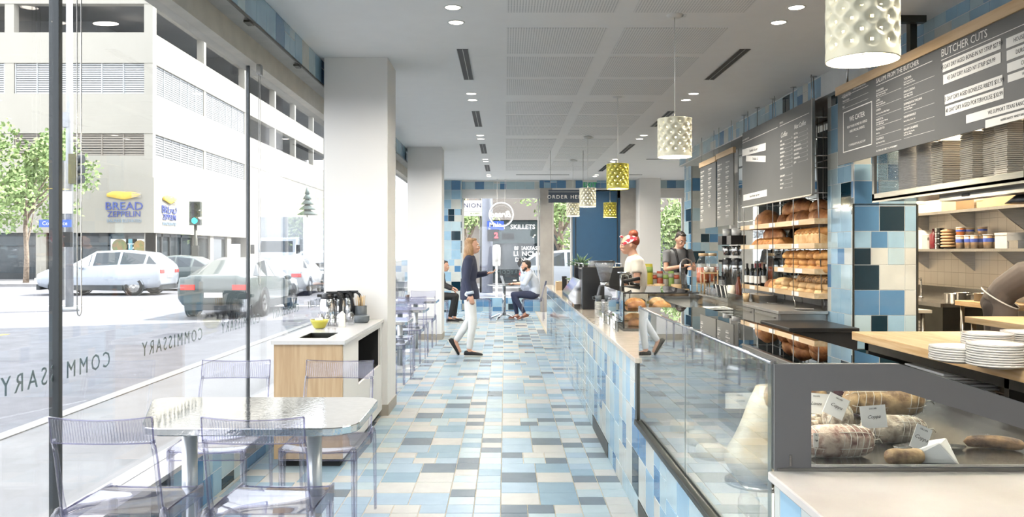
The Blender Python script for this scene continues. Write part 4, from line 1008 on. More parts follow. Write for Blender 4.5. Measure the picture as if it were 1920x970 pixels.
pendant(1.246, 12.3, 2.145, True, 'cream pendant partly overlapping right end of order sign')
pendant(1.28, 15.4, 2.14, True, 'small cream pendant low behind dark order sign')
pendant(1.98, 15.4, 2.115, False, 'small yellow pendant below bigger yellow one, before blue door')
# ================================================================ SIGNS
s = thing('order_here_sign', 'dark blue hanging sign reading ORDER HERE over far counter', 'sign', (1.06, 14.0, 2.42))
M_signb = mat('sign_navy', '#2c3a4a', .5)
mb = MB(); mb.box(-.315, 0, -.11, .315, .03, .11); mb.build('panel', M_signb, s)
text('ORDER HERE', .088, M_chalk, s, (-.015, -.003, -.015), space=1.25, sx=1.05)
mb = MB(); mb.box(-.315, -.002, .072, .315, 0, .078); mb.build('stripe', M_steel, s)
mb = MB(); mb.cyl((-.28, .015, .11), (-.28, .015, HC-2.42), .004, n=6); mb.build('rod', M_steel, s)
mb = MB(); mb.cyl((.28, .015, .11), (.28, .015, HC-2.42), .004, n=6); mb.build('rod', M_steel, s)
s = thing('neon_sign', 'white ring neon sign with mirrored script hanging in far window', 'sign', (-.09, 19.55, 2.36))
M_neon = emit('neon_white', '#f4f6f8', 1.6)
mb = MB(); mb.tube([(.285*math.cos(2*PI*i/48), 0, .285*math.sin(2*PI*i/48)) for i in range(49)], .012, 8, cap=False); mb.build('outer_ring', M_neon, s)
mb = MB(); mb.tube([(.255*math.cos(2*PI*i/48), .02, .255*math.sin(2*PI*i/48)) for i in range(49)], .004, 6, cap=False); mb.build('inner_ring', M_steel, s)
text('Bread', .21, M_neon, s, (0, .01, .0), (PI/2, 0, PI), shear=.35, bold=.004)
text('fresh', .06, M_steel, s, (0, .01, .13), (PI/2, 0, PI), shear=.35)
for x in (-.10, .09):
    mb = MB(); mb.cyl((x, 0, .27), (x, 0, HC-2.36), .008, n=6); mb.build('rod', M_white, s)
# ================================================================ MENU BOARDS
def board(name, label, X, ya, yb, z0, z1, wood=True, dz=0.0, th=.012):
    """board in a plane of constant X running from near ya to far yb; origin at its near bottom"""
    o = thing(name, label, 'menu board', (X, ya, z0)); L = yb-ya
    mb = MB(); mb.box(0, 0, 0, th, L, z1-z0); mb.build('panel', M_board, o)
    if wood:
        mb = MB(); mb.box(-.014, -.02, z1-z0-.075, .026, L+.02, z1-z0); mb.build('top_rail', M_mapleX, o)
    return o, L
RT = (PI/2, 0, -PI/2)   # readable from the aisle (viewer looks towards +X): text runs towards -Y
def tx(o, s, size, y, z, align='LEFT', m=None, **kw): return text(s, size, m or M_chalk, o, (-.0015, y, z), RT, align=align, ext=.0004, **kw)
def rule(o, ya, yb, z, t=.004, m=None):
    mb = MB(); mb.box(-.001, ya, z-t/2, 0, yb, z+t/2); mb.build('rule_line', m or M_chalk, o)
def strip(o, ya, yb, z, h, s, size=None, tilt=0.0):
    mb = MB(); mb.box(-.0012, -(yb-ya)/2, -h/2, 0, (yb-ya)/2, h/2); p = mb.build('paper_strip', M_paper, o); p.location = (-.001, (ya+yb)/2, z); p.rotation_euler = (tilt, 0, 0)
    text(s, size or h*.62, M_ink, p, (-.002, 0, 0), RT, ext=.0002, sx=.85)
# butcher board: image x 1575 (far end, d 7.26) to beyond the right edge
bb_, L = board('butcher_menu_board', 'large grey butcher menu board with maple rail at top right', 3.0, 3.9, 7.36, 2.245, 2.95)
def yb(px): return F_PX*3.0/(px-VX)-3.9      # board-local y of an image column
def zb(py, px): return EYE+(VY-py)*3.0/(px-VX)-2.245
tx(bb_, 'GELATO', .045, yb(1580), zb(178, 1590)); rule(bb_, yb(1628), yb(1578), .598)
tx(bb_, 'HOUSE MADE AND SEASONAL', .018, yb(1600), .622)
tx(bb_, 'TWO SCOOPS', .022, yb(1580), .555); rule(bb_, yb(1628), yb(1580), .54, .002)
tx(bb_, 'PINT', .022, yb(1580), .505); rule(bb_, yb(1628), yb(1580), .49, .002)
mb = MB(); y0_, y1_ = yb(1635), yb(1581)
for a, b, c, d_ in ((y0_, y1_, .10, .108), (y0_, y1_, .45, .458), (y0_, y0_+.008, .1, .458), (y1_-.008, y1_, .1, .458)): mb.box(-.001, a, c, 0, b, d_)
mb.build('frame_line', M_chalk, bb_)
yc = (y0_+y1_)/2
tx(bb_, 'WE CATER', .062, yc, .375, 'CENTER'); tx(bb_, 'FOR YOUR HOME OR OFFICE\nAND SPECIAL EVENTS', .030, yc, .29, 'CENTER', line=1.4); tx(bb_, '\u2014', .04, yc, .21, 'CENTER'); tx(bb_, 'COMMISSARYDALLAS.COM', .027, yc, .15, 'CENTER')
tx(bb_, 'SALUMI FROM THE BUTCHER', .052, yb(1643), .60); rule(bb_, yb(1748), yb(1643), .565)
ITEMS = [('GUANCIALE', 'Cured Pork Jowl, Sage, Black\nBlack Pepper, Rosemary'), ('LOMO', 'Cured Pork Loin\nPaprika, Smoked Garlic'), ('LONZA', 'Cured Loin, Fennel, Black Pepper'), ('PANCETTA', 'Cured Belly, Juniper, Nutmeg\nClove, Black Pepper'), ('PROSCIUTTO', 'Aged Leg'), ('CULATELLO', 'Aged Ham, Red Wine')]
for i, (a, b) in enumerate(ITEMS):
    z = .52-i*.078; tx(bb_, a, .024, yb(1643), z); tx(bb_, b, .017, yb(1643), z-.03); rule(bb_, yb(1690), yb(1643), z-.055, .0015)
ITEMS2 = [('TOSCANA', 'Pork, Fennel, Garlic\nBlack Pepper, Red Wine'), ('FINOCCHIONA', 'Pork, Fennel Pollen\nWhite Wine, Garlic'), ('SOPPRESSATA TOSCANA', 'Pork Shoulder, Cinnamon\nClove, Red Pepper'), ('SALAMI BAROLO', 'Barolo Wine, Garlic, Salt'), ('SALAMI CALABRESE', 'Calabrian Chili, Paprika\nGarlic, Red Wine')]
for i, (a, b) in enumerate(ITEMS2):
    z = .52-i*.095; tx(bb_, a, .024, yb(1695), z); tx(bb_, b, .017, yb(1695), z-.032); rule(bb_, yb(1752), yb(1695), z-.065, .0015)
tx(bb_, 'ALL ITEMS ARE SUBJECT TO AVAILABILITY', .019, yb(1643), .035)
tx(bb_, 'BUTCHER CUTS', .075, yb(1765), .585); rule(bb_, yb(1925), yb(1765), .54)
strip(bb_, yb(1877), yb(1768), .485, .065, '45 DAY DRY AGED BONE-IN NY STRIP $27.99'); strip(bb_, yb(1877), yb(1769), .40, .065, '45 DAY DRY AGED NY STRIP $29.99')
strip(bb_, yb(1880), yb(1772), .26, .065, '15 DAY DRY AGED BONELESS RIBEYE $31.99'); strip(bb_, yb(1882), yb(1773), .18, .065, '40 DAY DRY AGED PORTERHOUSE $30.99')
strip(bb_, yb(1990), yb(1812), .085, .055, 'WE SUPPORT TEXAS RANCHERS'); strip(bb_, yb(1990), yb(1848), .02, .05, 'HARRIS RANCH  WINDY BAR RANCH  BARBECUE', .02)
strip(bb_, yb(1990), yb(1887), .47, .06, 'HOUSE-MADE SAUSAGE'); strip(bb_, yb(1990), yb(1888), .395, .06, 'DUROC PORK CHOP'); strip(bb_, yb(1990), yb(1889), .32, .055, 'COMPASS FARM'); strip(bb_, yb(1990), yb(1890), .255, .045, 'WHOLE CHICKEN')
mb = MB()
for y in (.35, 2.4, 3.3): mb.cyl((.02, y, .70), (.02, y, HC-2.245), .01, n=8)
mb.build('hanger', M_steel, bb_)
mb = MB(); mb.box(3.03, 6.1, 2.9, 3.08, 6.16, HC); mb.box(2.86, 6.0, HC-.05, 3.1, 6.06, HC); o = mb.build('ceiling_bracket', M_dsteel); tag(o, 'dark steel ceiling bracket behind butcher board near big pendant', 'bracket')
# coffee board
cb_, L = board('coffee_menu_board', 'tall plain grey coffee menu board with steel edges over bread rack', 2.98, 7.92, 10.25, 2.03, 2.955, wood=False)
mb = MB(); mb.box(-.008, -.02, 0, .02, 0, .925); mb.box(-.008, 0, -.015, .02, L, 0); mb.build('edge_strip', M_steel, cb_)
def yc_(px): return F_PX*2.98/(px-VX)-7.92
rule(cb_, yc_(1517), yc_(1462), .80, .005); rule(cb_, yc_(1458), yc_(1392), .80, .005); tx(cb_, 'DAILY SANDWICHES', .03, yc_(1392), .83); tx(cb_, 'DRINKS', .032, yc_(1462), .83)
strip(cb_, yc_(1436), yc_(1392), .66, .085, 'Sandwich  du jour', .05, .04); strip(cb_, yc_(1436), yc_(1399), .545, .07, 'Breakfast  8.5', .045, .12); strip(cb_, yc_(1438), yc_(1394), .11, .075, 'Soup of the day  cup / bowl', .04)
tx(cb_, 'Coffee', .075, yc_(1464), .69, shear=.35); tx(cb_, 'Not Coffee', .07, yc_(1489), .72, shear=.35)
for k, (pa, pb, nmz) in enumerate(((1463, 1486, ('DRIP', 'POUR OVER', 'ESPRESSO', 'MACCHIATO', 'CORTADO', 'LATTE', 'MOCHA', 'COLD BREW', '', 'EXTRA SHOT', 'SYRUP', 'OAT MILK', 'DECAF')), (1489, 1515, ('HOT TEA', 'ICED TEA', 'CHAI', 'MATCHA LATTE', 'HOT CHOCOLATE', 'LEMONADE', 'ITALIAN SODA', 'JUICE')))):
    for i, s_ in enumerate(nmz):
        if s_: tx(cb_, s_, .025, yc_(pa), .63-i*.042+k*.02, bold=.0008); tx(cb_, '%d' % (3+i % 3), .022, yc_(pb)+.02, .63-i*.042+k*.02)
        if s_: rule(cb_, yc_(pb), yc_(pa+8), .622-i*.042+k*.02, .001)
mb = MB(); mb.cyl((.03, .1, .9), (.03, .1, 1.18), .005, n=6); mb.cyl((.03, 1.2, .9), (.03, 1.2, 1.18), .005, n=6); mb.cyl((.03, 2.2, .9), (.03, 2.2, 1.18), .005, n=6); mb.build('hanger', M_steel, cb_)
for (nm, a, b, z1_, lab) in (('far', 11.62, 12.55, 2.83, 'narrow grey menu board with maple rail, far left of two'), ('near', 10.72, 11.55, 2.845, 'narrow grey menu board with maple rail, nearer coffee board')):
    o, L = board('small_menu_board', lab, 3.0, a, b, 1.82, z1_)
    rd = random.Random(a)
    WORDS = ['EGGS AND TOAST', 'BREAKFAST TACO', 'PORCHETTA', 'MEATBALL', 'ROAST BEEF', 'CHICKEN SALAD', 'TURKEY CLUB', 'GRAIN BOWL', 'KALE SALAD', 'TOMATO SOUP', 'PASTA', 'PIZZA SLICE', 'FRIES', 'COOKIE']
    for c in range(2):
        for i in range(12 if nm == 'near' or c == 0 else 9):
            yl = L-.04-c*L*.5; z = .86-i*.066
            tx(o, WORDS[(i+c*5) % 14], .026, yl, z, bold=.0012); tx(o, 'with herbs, lemon', .018, yl, z-.024)
    mb = MB(); mb.cyl((.0, .1, z1_-1.82), (.0, .1, HC-1.82), .004, n=6); mb.cyl((.0, L-.1, z1_-1.82), (.0, L-.1, HC-1.82), .004, n=6); mb.build('hanger', M_steel, o)
# ================================================================ CLEAR CHAIRS AND TABLES
def clear_chair(label, group=None):
    t = thing('clear_chair', label, 'chair', (0, 0, 0), 0, group)
    W = .20
    # seat: gently dished panel with a skirt
    mb = MB(); n = 12; k = 8; vs = []; top = []
    def sz(u, v): return .452+.004*u*u-.012*(1-u*u)*(1-v*v)-(.018 if v > .6 else 0)*((v-.6)/.4)**2
    for layer in (0, 1):
        for j in range(k+1):
            v = -1+2*j/k
            for i in range(n+1):
                u = -1+2*i/n; hw = W*(1 if v > -.6 else .97)
                vs.append((u*hw, .005+v*.205, sz(u, v)-layer*.006))
    N = (n+1)*(k+1); fs = []
    for j in range(k):
        for i in range(n):
            a = j*(n+1)+i; fs.append((a, a+1, a+n+2, a+n+1)); fs.append((N+a, N+a+n+1, N+a+n+2, N+a+1))
    mb.add(vs, fs, 0, True); mb.build('seat', M_pc, t)
    mb = MB()
    mb.box(-W, .205, .395, W, .212, .440); mb.box(-W-.004, -.20, .40, -W+.004, .21, .456); mb.box(W-.004, -.20, .40, W+.004, .21, .456); mb.box(-W, -.207, .405, W, -.20, .448)
    mb.build('seat_frame', M_pc, t)
    for sx in (-1, 1):
        mb = MB()
        for ox, oy in ((0, 0), (-sx*.018, 0), (0, -.018), (-sx*.018, -.018)):
            mb.cyl((sx*.194+ox*.9, .200+oy*.9, .445), (sx*.196+ox*.7, .208+oy*.7, 0), .0085, .0065, 8)
        mb.build('leg', M_pc, t)
        mb = MB()
        for o_ in (0, .016):
            mb.tube([(sx*(.196), -.185+o_, .40), (sx*.200, -.200+o_, .452), (sx*.204, -.222+o_, .468), (sx*.208, -.238+o_, .452), (sx*.210, -.245+o_, .40), (sx*.212, -.262+o_, 0)], .010, 8, rs=[.010, .011, .012, .011, .010, .007])
        mb.build('leg', M_pc, t)
        mb = MB(); mb.tube([(sx*.192, -.19, .44), (sx*.191, -.215, .52), (sx*.190, -.25, .68), (sx*.188, -.275, .755)], .0095, 10, rs=[.014, .0105, .0095, .0095]); mb.build('back_post', M_pc, t)
    # ribbed top rail, curved in plan
    mb = MB(); n = 34; vs = []; fs = []
    for i in range(n*2+1):
        u = -1+i/n; x = u*.193; rib = .0035*(1 if i % 2 else -1); y = -.277-.022*(1-u*u)
        for z, dy, f in ((.745, 0, 1), (.752, 0, 1), (.825, -.018, 1), (.832, -.02, 1)):
            zz = z+.010*u*u*(1 if z > .8 else 0)
            vs.append((x, y+dy+(rib if .75 < z < .83 else 0)+.005, zz)); vs.append((x, y+dy-.005, zz))
    m_ = 8
    for i in range(n*2):
        a = i*m_; b = a+m_
        for q in (0, 2, 4): fs.append((a+q, a+q+2, b+q+2, b+q)); fs.append((a+q+1, b+q+1, b+q+3, a+q+3))
        fs.append((a, b, b+1, a+1)); fs.append((a+6, a+7, b+7, b+6))
    fs.append((0, 1, 3, 2)); fs.append((2, 3, 5, 4)); fs.append((4, 5, 7, 6)); e = n*2*m_
    fs += [(e, e+2, e+3, e+1), (e+2, e+4, e+5, e+3), (e+4, e+6, e+7, e+5)]
    mb.add(vs, fs, 0, False)
    for i in range(1, 36):  # tinted strips added to make the ribs show
        u = -1+i/18; y = -.277-.022*(1-u*u)
        mb.add([(u*.19-.0011, y+.008, .752), (u*.19+.0011, y+.008, .752), (u*.19+.0011, y-.010, .826), (u*.19-.0011, y-.010, .826)], [(0, 1, 2, 3)], 1)
    mb.build('top_rail', [M_pc, M_refract], t)
    for zz, dy, rr in ((.836, -.016, .0030), (.744, .001, .0026)):  # tinted tubes added along borders, refraction darkening put into their colour
        mb = MB(); mb.tube([(u*.194, -.277-.022*(1-u*u)+dy, zz+(.010*u*u if zz > .8 else 0)) for u in [-1+i/6 for i in range(13)]], rr, 6); mb.build('rail_edge_tint', M_refract, t)
    for sx in (-1, 1):
        mb = MB(); mb.tube([(sx*.194, -.279, .745), (sx*.194, -.294, .845)], .0035, 6); mb.tube([(sx*.197, -.19, .44), (sx*.196, -.215, .52), (sx*.195, -.25, .68), (sx*.193, -.275, .755)], .0032, 6); mb.build('post_edge_tint', M_refract, t)
    mb = MB(); mb.tube([(-.200, -.19, .458), (-.203, .0, .458), (-.200, .205, .442), (0, .210, .432), (.200, .205, .442), (.203, 0, .458), (.200, -.19, .458)], .0032, 6); mb.tube([(-.197, .213, .397), (.197, .213, .397)], .0025, 6); mb.build('seat_edge_tint', M_refract, t)
    return t
ch0 = clear_chair('clear plastic chair at front left, seen from behind against window')
ch0.location = (-1.525, 3.37, 0)
dup(ch0, (-.952, 3.37, 0), .0, 'clear plastic chair at front right of near table, seen from behind')
dup(ch0, (-1.54, 4.40, 0), PI+.02, 'clear plastic chair on far side of near table beside window')
dup(ch0, (-.958, 4.40, 0), PI-.03, 'clear plastic chair on far side of near table next to aisle')
M_ttop = mat('aluminium_tabletop', '#d6d6d4', .06, 1.0, var=.05, nscale=30, bump=.03, bscale=60)
M_silv = mat('silver_paint', '#c6c9cb', .3, .6, var=.02)
def rrect(x0, y0, x1, y1, r, n=5):
    p = []
    for cx, cy_, a0 in ((x1-r, y1-r, 0), (x0+r, y1-r, PI/2), (x0+r, y0+r, PI), (x1-r, y0+r, 1.5*PI)):
        for i in range(n+1): a = a0+PI/2*i/n; p.append((cx+r*math.cos(a), cy_+r*math.sin(a)))
    return p
def cafe_table(label, x0, y0, x1, y1, legs, r=.10, group=None, poly=None):
    cx, cy_ = (x0+x1)/2, (y0+y1)/2
    t = thing('cafe_table', label, 'table', (cx, cy_, 0), 0, group)
    pts = poly or rrect(x0-cx, y0-cy_, x1-cx, y1-cy_, r)
    mb = MB(); mb.prism(pts, 'z', .715, .748); mb.build('tabletop', M_ttop, t, bevel=.004)
    for lx, ly in legs:
        mb = MB(); mb.cyl((lx-cx, ly-cy_, .03), (lx-cx, ly-cy_, .715), .034, n=24); mb.lathe([(.034, .03), (.05, .026), (.23, .008), (.235, 0)], (lx-cx, ly-cy_, 0), 28); mb.box(lx-cx-.12, ly-cy_-.12, .705, lx-cx+.12, ly-cy_+.12, .715)
        mb.build('pedestal', M_silv, t)
    return t
cafe_table('near metal topped cafe table with rounded corners between four clear chairs', -1.70, 3.33, -.615, 4.05, ((-1.43, 3.70), (-.865, 3.70)), .11, poly=rrect(-.5, -.36, .5425, .36, .11)[0:6]+[(x+1.1575, y-3.69) for x, y in ((-1.64, 4.05), (-1.69, 4.03), (-1.715, 3.98), (-1.70, 3.92), (-1.52, 3.42), (-1.48, 3.35), (-1.42, 3.33))]+rrect(-.5, -.36, .5425, .36, .13)[18:24])
# farther two-seat tables along the window
TB = ((-1.66, 8.35, -1.00, 8.95, 'nearest'), (-1.66, 10.05, -.985, 10.62, 'middle'), (-1.66, 11.85, -1.0, 12.42, 'farthest'))
for x0, y0, x1, y1, lab in TB:
    cafe_table('small square metal cafe table beyond first column, %s of three' % lab, x0, y0, x1, y1, ((-1.33, (y0+y1)/2),), .03)
    cyy = (y0+y1)/2
    dup(ch0, (-1.30, cyy-.52, 0), 0.03, 'clear chair on near side of %s small table between columns' % lab)
    dup(ch0, (-1.30, cyy+.52, 0), PI, 'clear chair on far side of %s small table between columns' % lab)
# round table by far window
t = thing('round_cafe_table', 'round steel table on four foot base near far window', 'table', (-.02, 17.75, 0))
mb = MB(); mb.lathe([(.001, .75), (.36, .75), (.365, .742), (.36, .735), (.001, .735)], n=36); mb.build('tabletop', M_ttop, t)
mb = MB(); mb.cyl((0, 0, .08), (0, 0, .735), .038, n=18); mb.build('column', M_chrome, t)
for k in range(4):
    a = PI/4+k*PI/2+.3; mb = MB(); mb.tube([(0, 0, .12), (.12*math.cos(a), .12*math.sin(a), .10), (.30*math.cos(a), .30*math.sin(a), .03), (.34*math.cos(a), .34*math.sin(a), .0)], .022, 8); mb.build('foot', M_chrome, t)
dup(ch0, (-.52, 17.6, 0), -PI/2+.1, 'clear chair left of round far table, behind walking woman')
dup(ch0, (.58, 17.55, 0), PI/2-.1, 'clear chair under seated bearded man at round table')
dup(ch0, (-1.40, 16.97, 0), -PI/2, 'clear chair by tiled column, holding person in dark clothes')
o = thing('laptop', 'small silver laptop open on round far table', 'laptop', (.08, 17.62, .751), PI/2+.2); mb = MB(); mb.box(-.15, -.1, 0, .15, .1, .012); mb.build('base', M_tin, o)
mb = MB(); mb.add([(-.15, .1, .012), (.15, .1, .012), (.15, .16, .2), (-.15, .16, .2), (-.15, .106, .01), (.15, .106, .01), (.15, .166, .2), (-.15, .166, .2)], [(0, 1, 2, 3), (7, 6, 5, 4), (0, 4, 5, 1), (1, 5, 6, 2), (2, 6, 7, 3), (3, 7, 4, 0)]); mb.build('screen', M_tin, o)
o = thing('paper_cup', 'white paper cup with dark sleeve on round far table', 'cup', (.21, 17.60, .751)); mb = MB(); mb.lathe([(.001, 0), (.03, 0), (.04, .11), (.001, .11)], n=16); mb.build('cup', M_paper, o); mb = MB(); mb.lathe([(.034, .03), (.041, .08)], n=16); mb.build('sleeve', M_ink, o)
o = thing('umbrella_stand_pole', 'white cylindrical sanitizer post standing outside far window', 'post', (-.22, 20.9, -.1)); mb = MB(); mb.cyl((0, 0, 0), (0, 0, 1.35), .03, n=12); mb.lathe([(.001, 1.2), (.09, 1.2), (.10, 1.25), (.10, 1.68), (.08, 1.74), (.001, 1.75)], n=20); mb.build('body', M_white, o)
mb = MB(); mb.lathe([(.18, 0), (.18, .03), (.001, .04)], n=20); mb.build('base', M_dsteel, o)
for i, (x, y, lab) in enumerate(((-1.5, 8.62, 'nearest'), (-1.45, 12.1, 'farthest'))):
    o = thing('iced_drink', 'iced drink in tumbler on %s small window table' % lab, 'drink', (x, y, .749)); mb = MB(); mb.lathe([(.001, 0), (.03, 0), (.04, .12), (.001, .12)], n=16); mb.build('cup', M_cup, o); mb = MB(); mb.lathe([(.001, .005), (.028, .005), (.034, .08), (.001, .08)], n=16); mb.build('drink', mat('coffee_liquid', '#5a3d2b', .2), o)
# ================================================================ CONDIMENT STATION
st = thing('condiment_station', 'pale wood cabinet with white top and open niche against column', 'cabinet', (0, 0, 0))
mb = MB(); mb.box(-1.57, 5.54, .06, -1.105, 5.56, .838); mb.build('front_panel', M_oak, st)
mb = MB(); a, b, c, d_ = 6.12, 7.2, .47, .80
mb.box(-1.12, 5.56, .06, -1.10, a, .838); mb.box(-1.12, b, .06, -1.10, 7.295, .838); mb.box(-1.12, a, .06, -1.10, b, c); mb.box(-1.12, a, d_, -1.10, b, .838); mb.build('side_panel', M_white, st)
mb = MB(); mb.box(-1.56, a, c-.02, -1.12, b, c); mb.box(-1.56, a, d_, -1.12, b, d_+.02); mb.box(-1.56, a-.02, c, -1.12, a, d_); mb.box(-1.56, b, c, -1.12, b+.02, d_); mb.box(-1.565, a, c, -1.55, b, d_); mb.build('niche', M_blackm, st)
mb = MB(); mb.box(-1.57, 5.56, .06, -1.565, 7.295, .838); mb.build('back_panel', M_white, st)
mb = MB(); mb.box(-1.55, 5.58, 0, -1.13, 7.29, .058); mb.build('plinth', M_blackm, st)
mb = MB(); x0, x1, y0, y1 = -1.45, -1.24, 5.70, 6.10
mb.box(-1.585, 5.52, .84, x0, 7.297, .865); mb.box(x1, 5.52, .84, -1.085, 7.297, .865); mb.box(x0, 5.52, .84, x1, y0, .865); mb.box(x0, y1, .84, x1, 7.297, .865); mb.build('top', M_quartz, st)
mb = MB(); mb.box(x0, y0, .6, x0+.004, y1, .862); mb.box(x1-.004, y0, .6, x1, y1, .862); mb.box(x0, y0, .6, x1, y0+.004, .862); mb.box(x0, y1-.004, .6, x1, y1, .862); mb.box(x0, y0, .6, x1, y1, .604); mb.build('trash_opening', M_dsteel, st)
ZT = .866
def thermos(x, y, label, rz):
    o = thing('thermal_carafe', label, 'carafe', (x, y, ZT), rz)
    mb = MB(); mb.lathe([(.001, 0), (.066, 0), (.068, .01), (.068, .13), (.060, .185), (.054, .20)], n=26); mb.build('body', M_chrome, o)
    mb = MB(); mb.lathe([(.054, .198), (.056, .21), (.054, .235), (.03, .25), (.001, .252)], n=22); mb.box(-.085, -.014, .215, -.03, .014, .24); mb.build('lid', M_black, o)
    mb = MB(); mb.tube([(.03, 0, .245), (.075, 0, .25), (.105, 0, .225), (.118, 0, .17), (.115, 0, .11), (.108, 0, .08)], .012, 8); mb.box(-.01, -.012, .25, .09, .012, .262); mb.build('handle', M_black, o)
    return o
thermos(-1.52, 6.98, 'steel thermal carafe with black lid and handle, left of pair', .2)
thermos(-1.45, 7.1, 'steel thermal carafe with black handle, right behind first one', .1)
thermos(-1.38, 7.16, 'steel thermal carafe nearest wooden stirrers against column', .0)
for i, x in enumerate((-1.49, -1.445, -1.40, -1.35)):
    o = thing('spice_shaker', 'small steel topped shaker in front of carafes, %s from left' % ORD[i], 'shaker', (x, 6.62, ZT)); mb = MB(); mb.lathe([(.001, 0), (.02, 0), (.02, .06), (.001, .06)], n=14); mb.build('jar', M_chrome, o)
    mb = MB(); mb.lathe([(.02, .06), (.021, .075), (.012, .085), (.008, .095), (.001, .1)], n=14); mb.build('cap', M_tin, o)
o = thing('yellow_bowl', 'yellow ribbed bowl of sugar packets on station top', 'bowl', (-1.455, 6.40, ZT)); mb = MB(); mb.lathe([(.001, .002), (.035, .002), (.045, .01), (.068, .055), (.072, .07), (.069, .07), (.042, .015), (.001, .008)], n=26); mb.build('bowl', M_yellow, o)
for i in range(5):
    mb = MB(); mb.box(-.03, -.002, .03, .03, .002, .085, rot=i*.5); p = mb.build('sugar_packet', M_paper, o); p.location = (0, (i-2)*.016, 0)
o = thing('packet_box', 'white tent card box of packets beside shakers', 'box', (-1.31, 6.55, ZT)); mb = MB(); mb.box(-.022, -.03, 0, .022, .03, .10); mb.build('box', M_paper, o); mb = MB(); mb.prism([(-.022, .10), (.022, .10), (0, .125)], 'y', -.03, .03); mb.build('flap', M_paper, o)
o = thing('sugar_dispenser', 'glass sugar pourer with steel top near column', 'dispenser', (-1.27, 6.72, ZT)); mb = MB(); mb.lathe([(.001, 0), (.028, 0), (.03, .07), (.001, .07)], n=18); mb.build('jar', M_cup, o); mb = MB(); mb.lathe([(.03, .07), (.025, .09), (.006, .105), (.001, .106)], n=18); mb.build('top', M_tin, o)
M_slate = mat('blue_grey_stoneware', '#5d6468', .4, hex2='#454b4f')
o = thing('stoneware_bowl', 'dark stoneware bowl on station below stirrer cup', 'bowl', (-1.225, 6.95, ZT)); mb = MB(); mb.lathe([(.001, .0), (.055, 0), (.068, .015), (.07, .055), (.065, .062), (.06, .055), (.05, .03), (.001, .025)], n=24); mb.build('bowl', M_slate, o)
o = thing('stirrer_cup', 'grey cup packed with wooden stirrers resting on stoneware lid', 'cup', (-1.26, 7.14, ZT)); mb = MB(); mb.lathe([(.001, 0), (.05, 0), (.052, .13), (.001, .128)], n=22); mb.build('cup', M_slate, o)
rd = random.Random(4)
for i in range(22):
    a = rd.random()*6.28; r = rd.random()*.038; mb = MB(); x_, y_ = r*math.cos(a), r*math.sin(a)
    mb.cyl((x_, y_, .1), (x_*1.35, y_*1.35, .20+rd.random()*.025), .0025, n=5); mb.build('stirrer', mat('birch_stick', '#d6b98c', .7), o)
# shade cords by the window
for (y, z, lab) in ((3.43, 1.20, 'nearest'), (5.95, 1.22, 'second')):
    o = thing('shade_cord', 'thin hanging bead chain loop of window shade, %s to camera' % lab, 'cord', (-1.79, y, z)); mb = MB()
    mb.tube([(0, -.017, 2.83-z), (0, -.017, .02), (0, -.010, .004), (0, .0, 0), (0, .010, .004), (0, .017, .02), (0, .017, 2.83-z)], .0022, 6); mb.build('chain', M_steel, o)
    mb = MB(); mb.box(-.015, -.03, 2.76-z, .015, .03, 2.83-z); mb.build('bracket', M_tin, o)
# ================================================================ THINGS ON THE ORDER COUNTER
ZC = .8855
# espresso machine
e = thing('espresso_machine', 'big black and chrome espresso machine on order counter', 'coffee machine', (.98, 8.22, ZC))
mb = MB(); mb.box(-.205, 0, .0, .22, .05, .43); mb.build('end_panel', M_black, e, bevel=.01)
mb = MB(); mb.box(-.205, .95, .0, .22, 1.0, .43); mb.build('end_panel', M_black, e, bevel=.01)
mb = MB(); mb.box(-.16, .05, .12, .2, .95, .40); mb.build('body', M_blackm, e)
mb = MB(); mb.prism([(-.33, .10), (-.34, .14), (-.22, .30), (-.16, .31), (-.16, .05), (-.28, .05)], 'y', .06, .94); mb.build('chrome_back', M_chrome, e)
mb = MB(); mb.box(-.18, .03, .40, .2, .97, .415); mb.tube([(-.19, .03, .46), (-.19, .97, .46)], .006, 6); mb.tube([(.2, .03, .46), (.2, .97, .46)], .006, 6)
for x in (-.19, .2):
    for y in (.03, .5, .97): mb.cyl((x, y, .41), (x, y, .46), .005, n=6)
mb.build('cup_rail', M_chrome, e)
for x in (-.12, .14):
    for y in (.06, .94):
        mb = MB(); mb.cyl((x, y, 0), (x, y, .12), .02, n=12); mb.build('foot', M_chrome, e)
for j in range(2):
    mb = MB(); mb.cyl((.22, .28+j*.4, .30), (.34, .28+j*.4, .30), .035, n=16); mb.tube([(.30, .28+j*.4, .25), (.42, .26+j*.4, .24)], .014, 8); mb.build('portafilter', M_black, e)
mb = MB(); mb.tube([(.2, .08, .35), (.27, .07, .34), (.29, .06, .2), (.28, .05, .1)], .006, 6); mb.build('steam_wand', M_chrome, e)
for i, (x, y) in enumerate(((-.10, .10), (-.02, .10), (.06, .10), (-.06, .22), (.04, .22))):
    o = thing('glass_tumbler', 'small clear tumbler upside down on espresso machine, %s from left' % ORD[i], 'glass', (.98+x, 8.22+y, ZC+.416)); mb = MB(); mb.lathe([(.001, .075), (.03, .075), (.037, 0), (.035, 0), (.028, .07), (.001, .07)], n=16); mb.build('glass', M_cup, o)
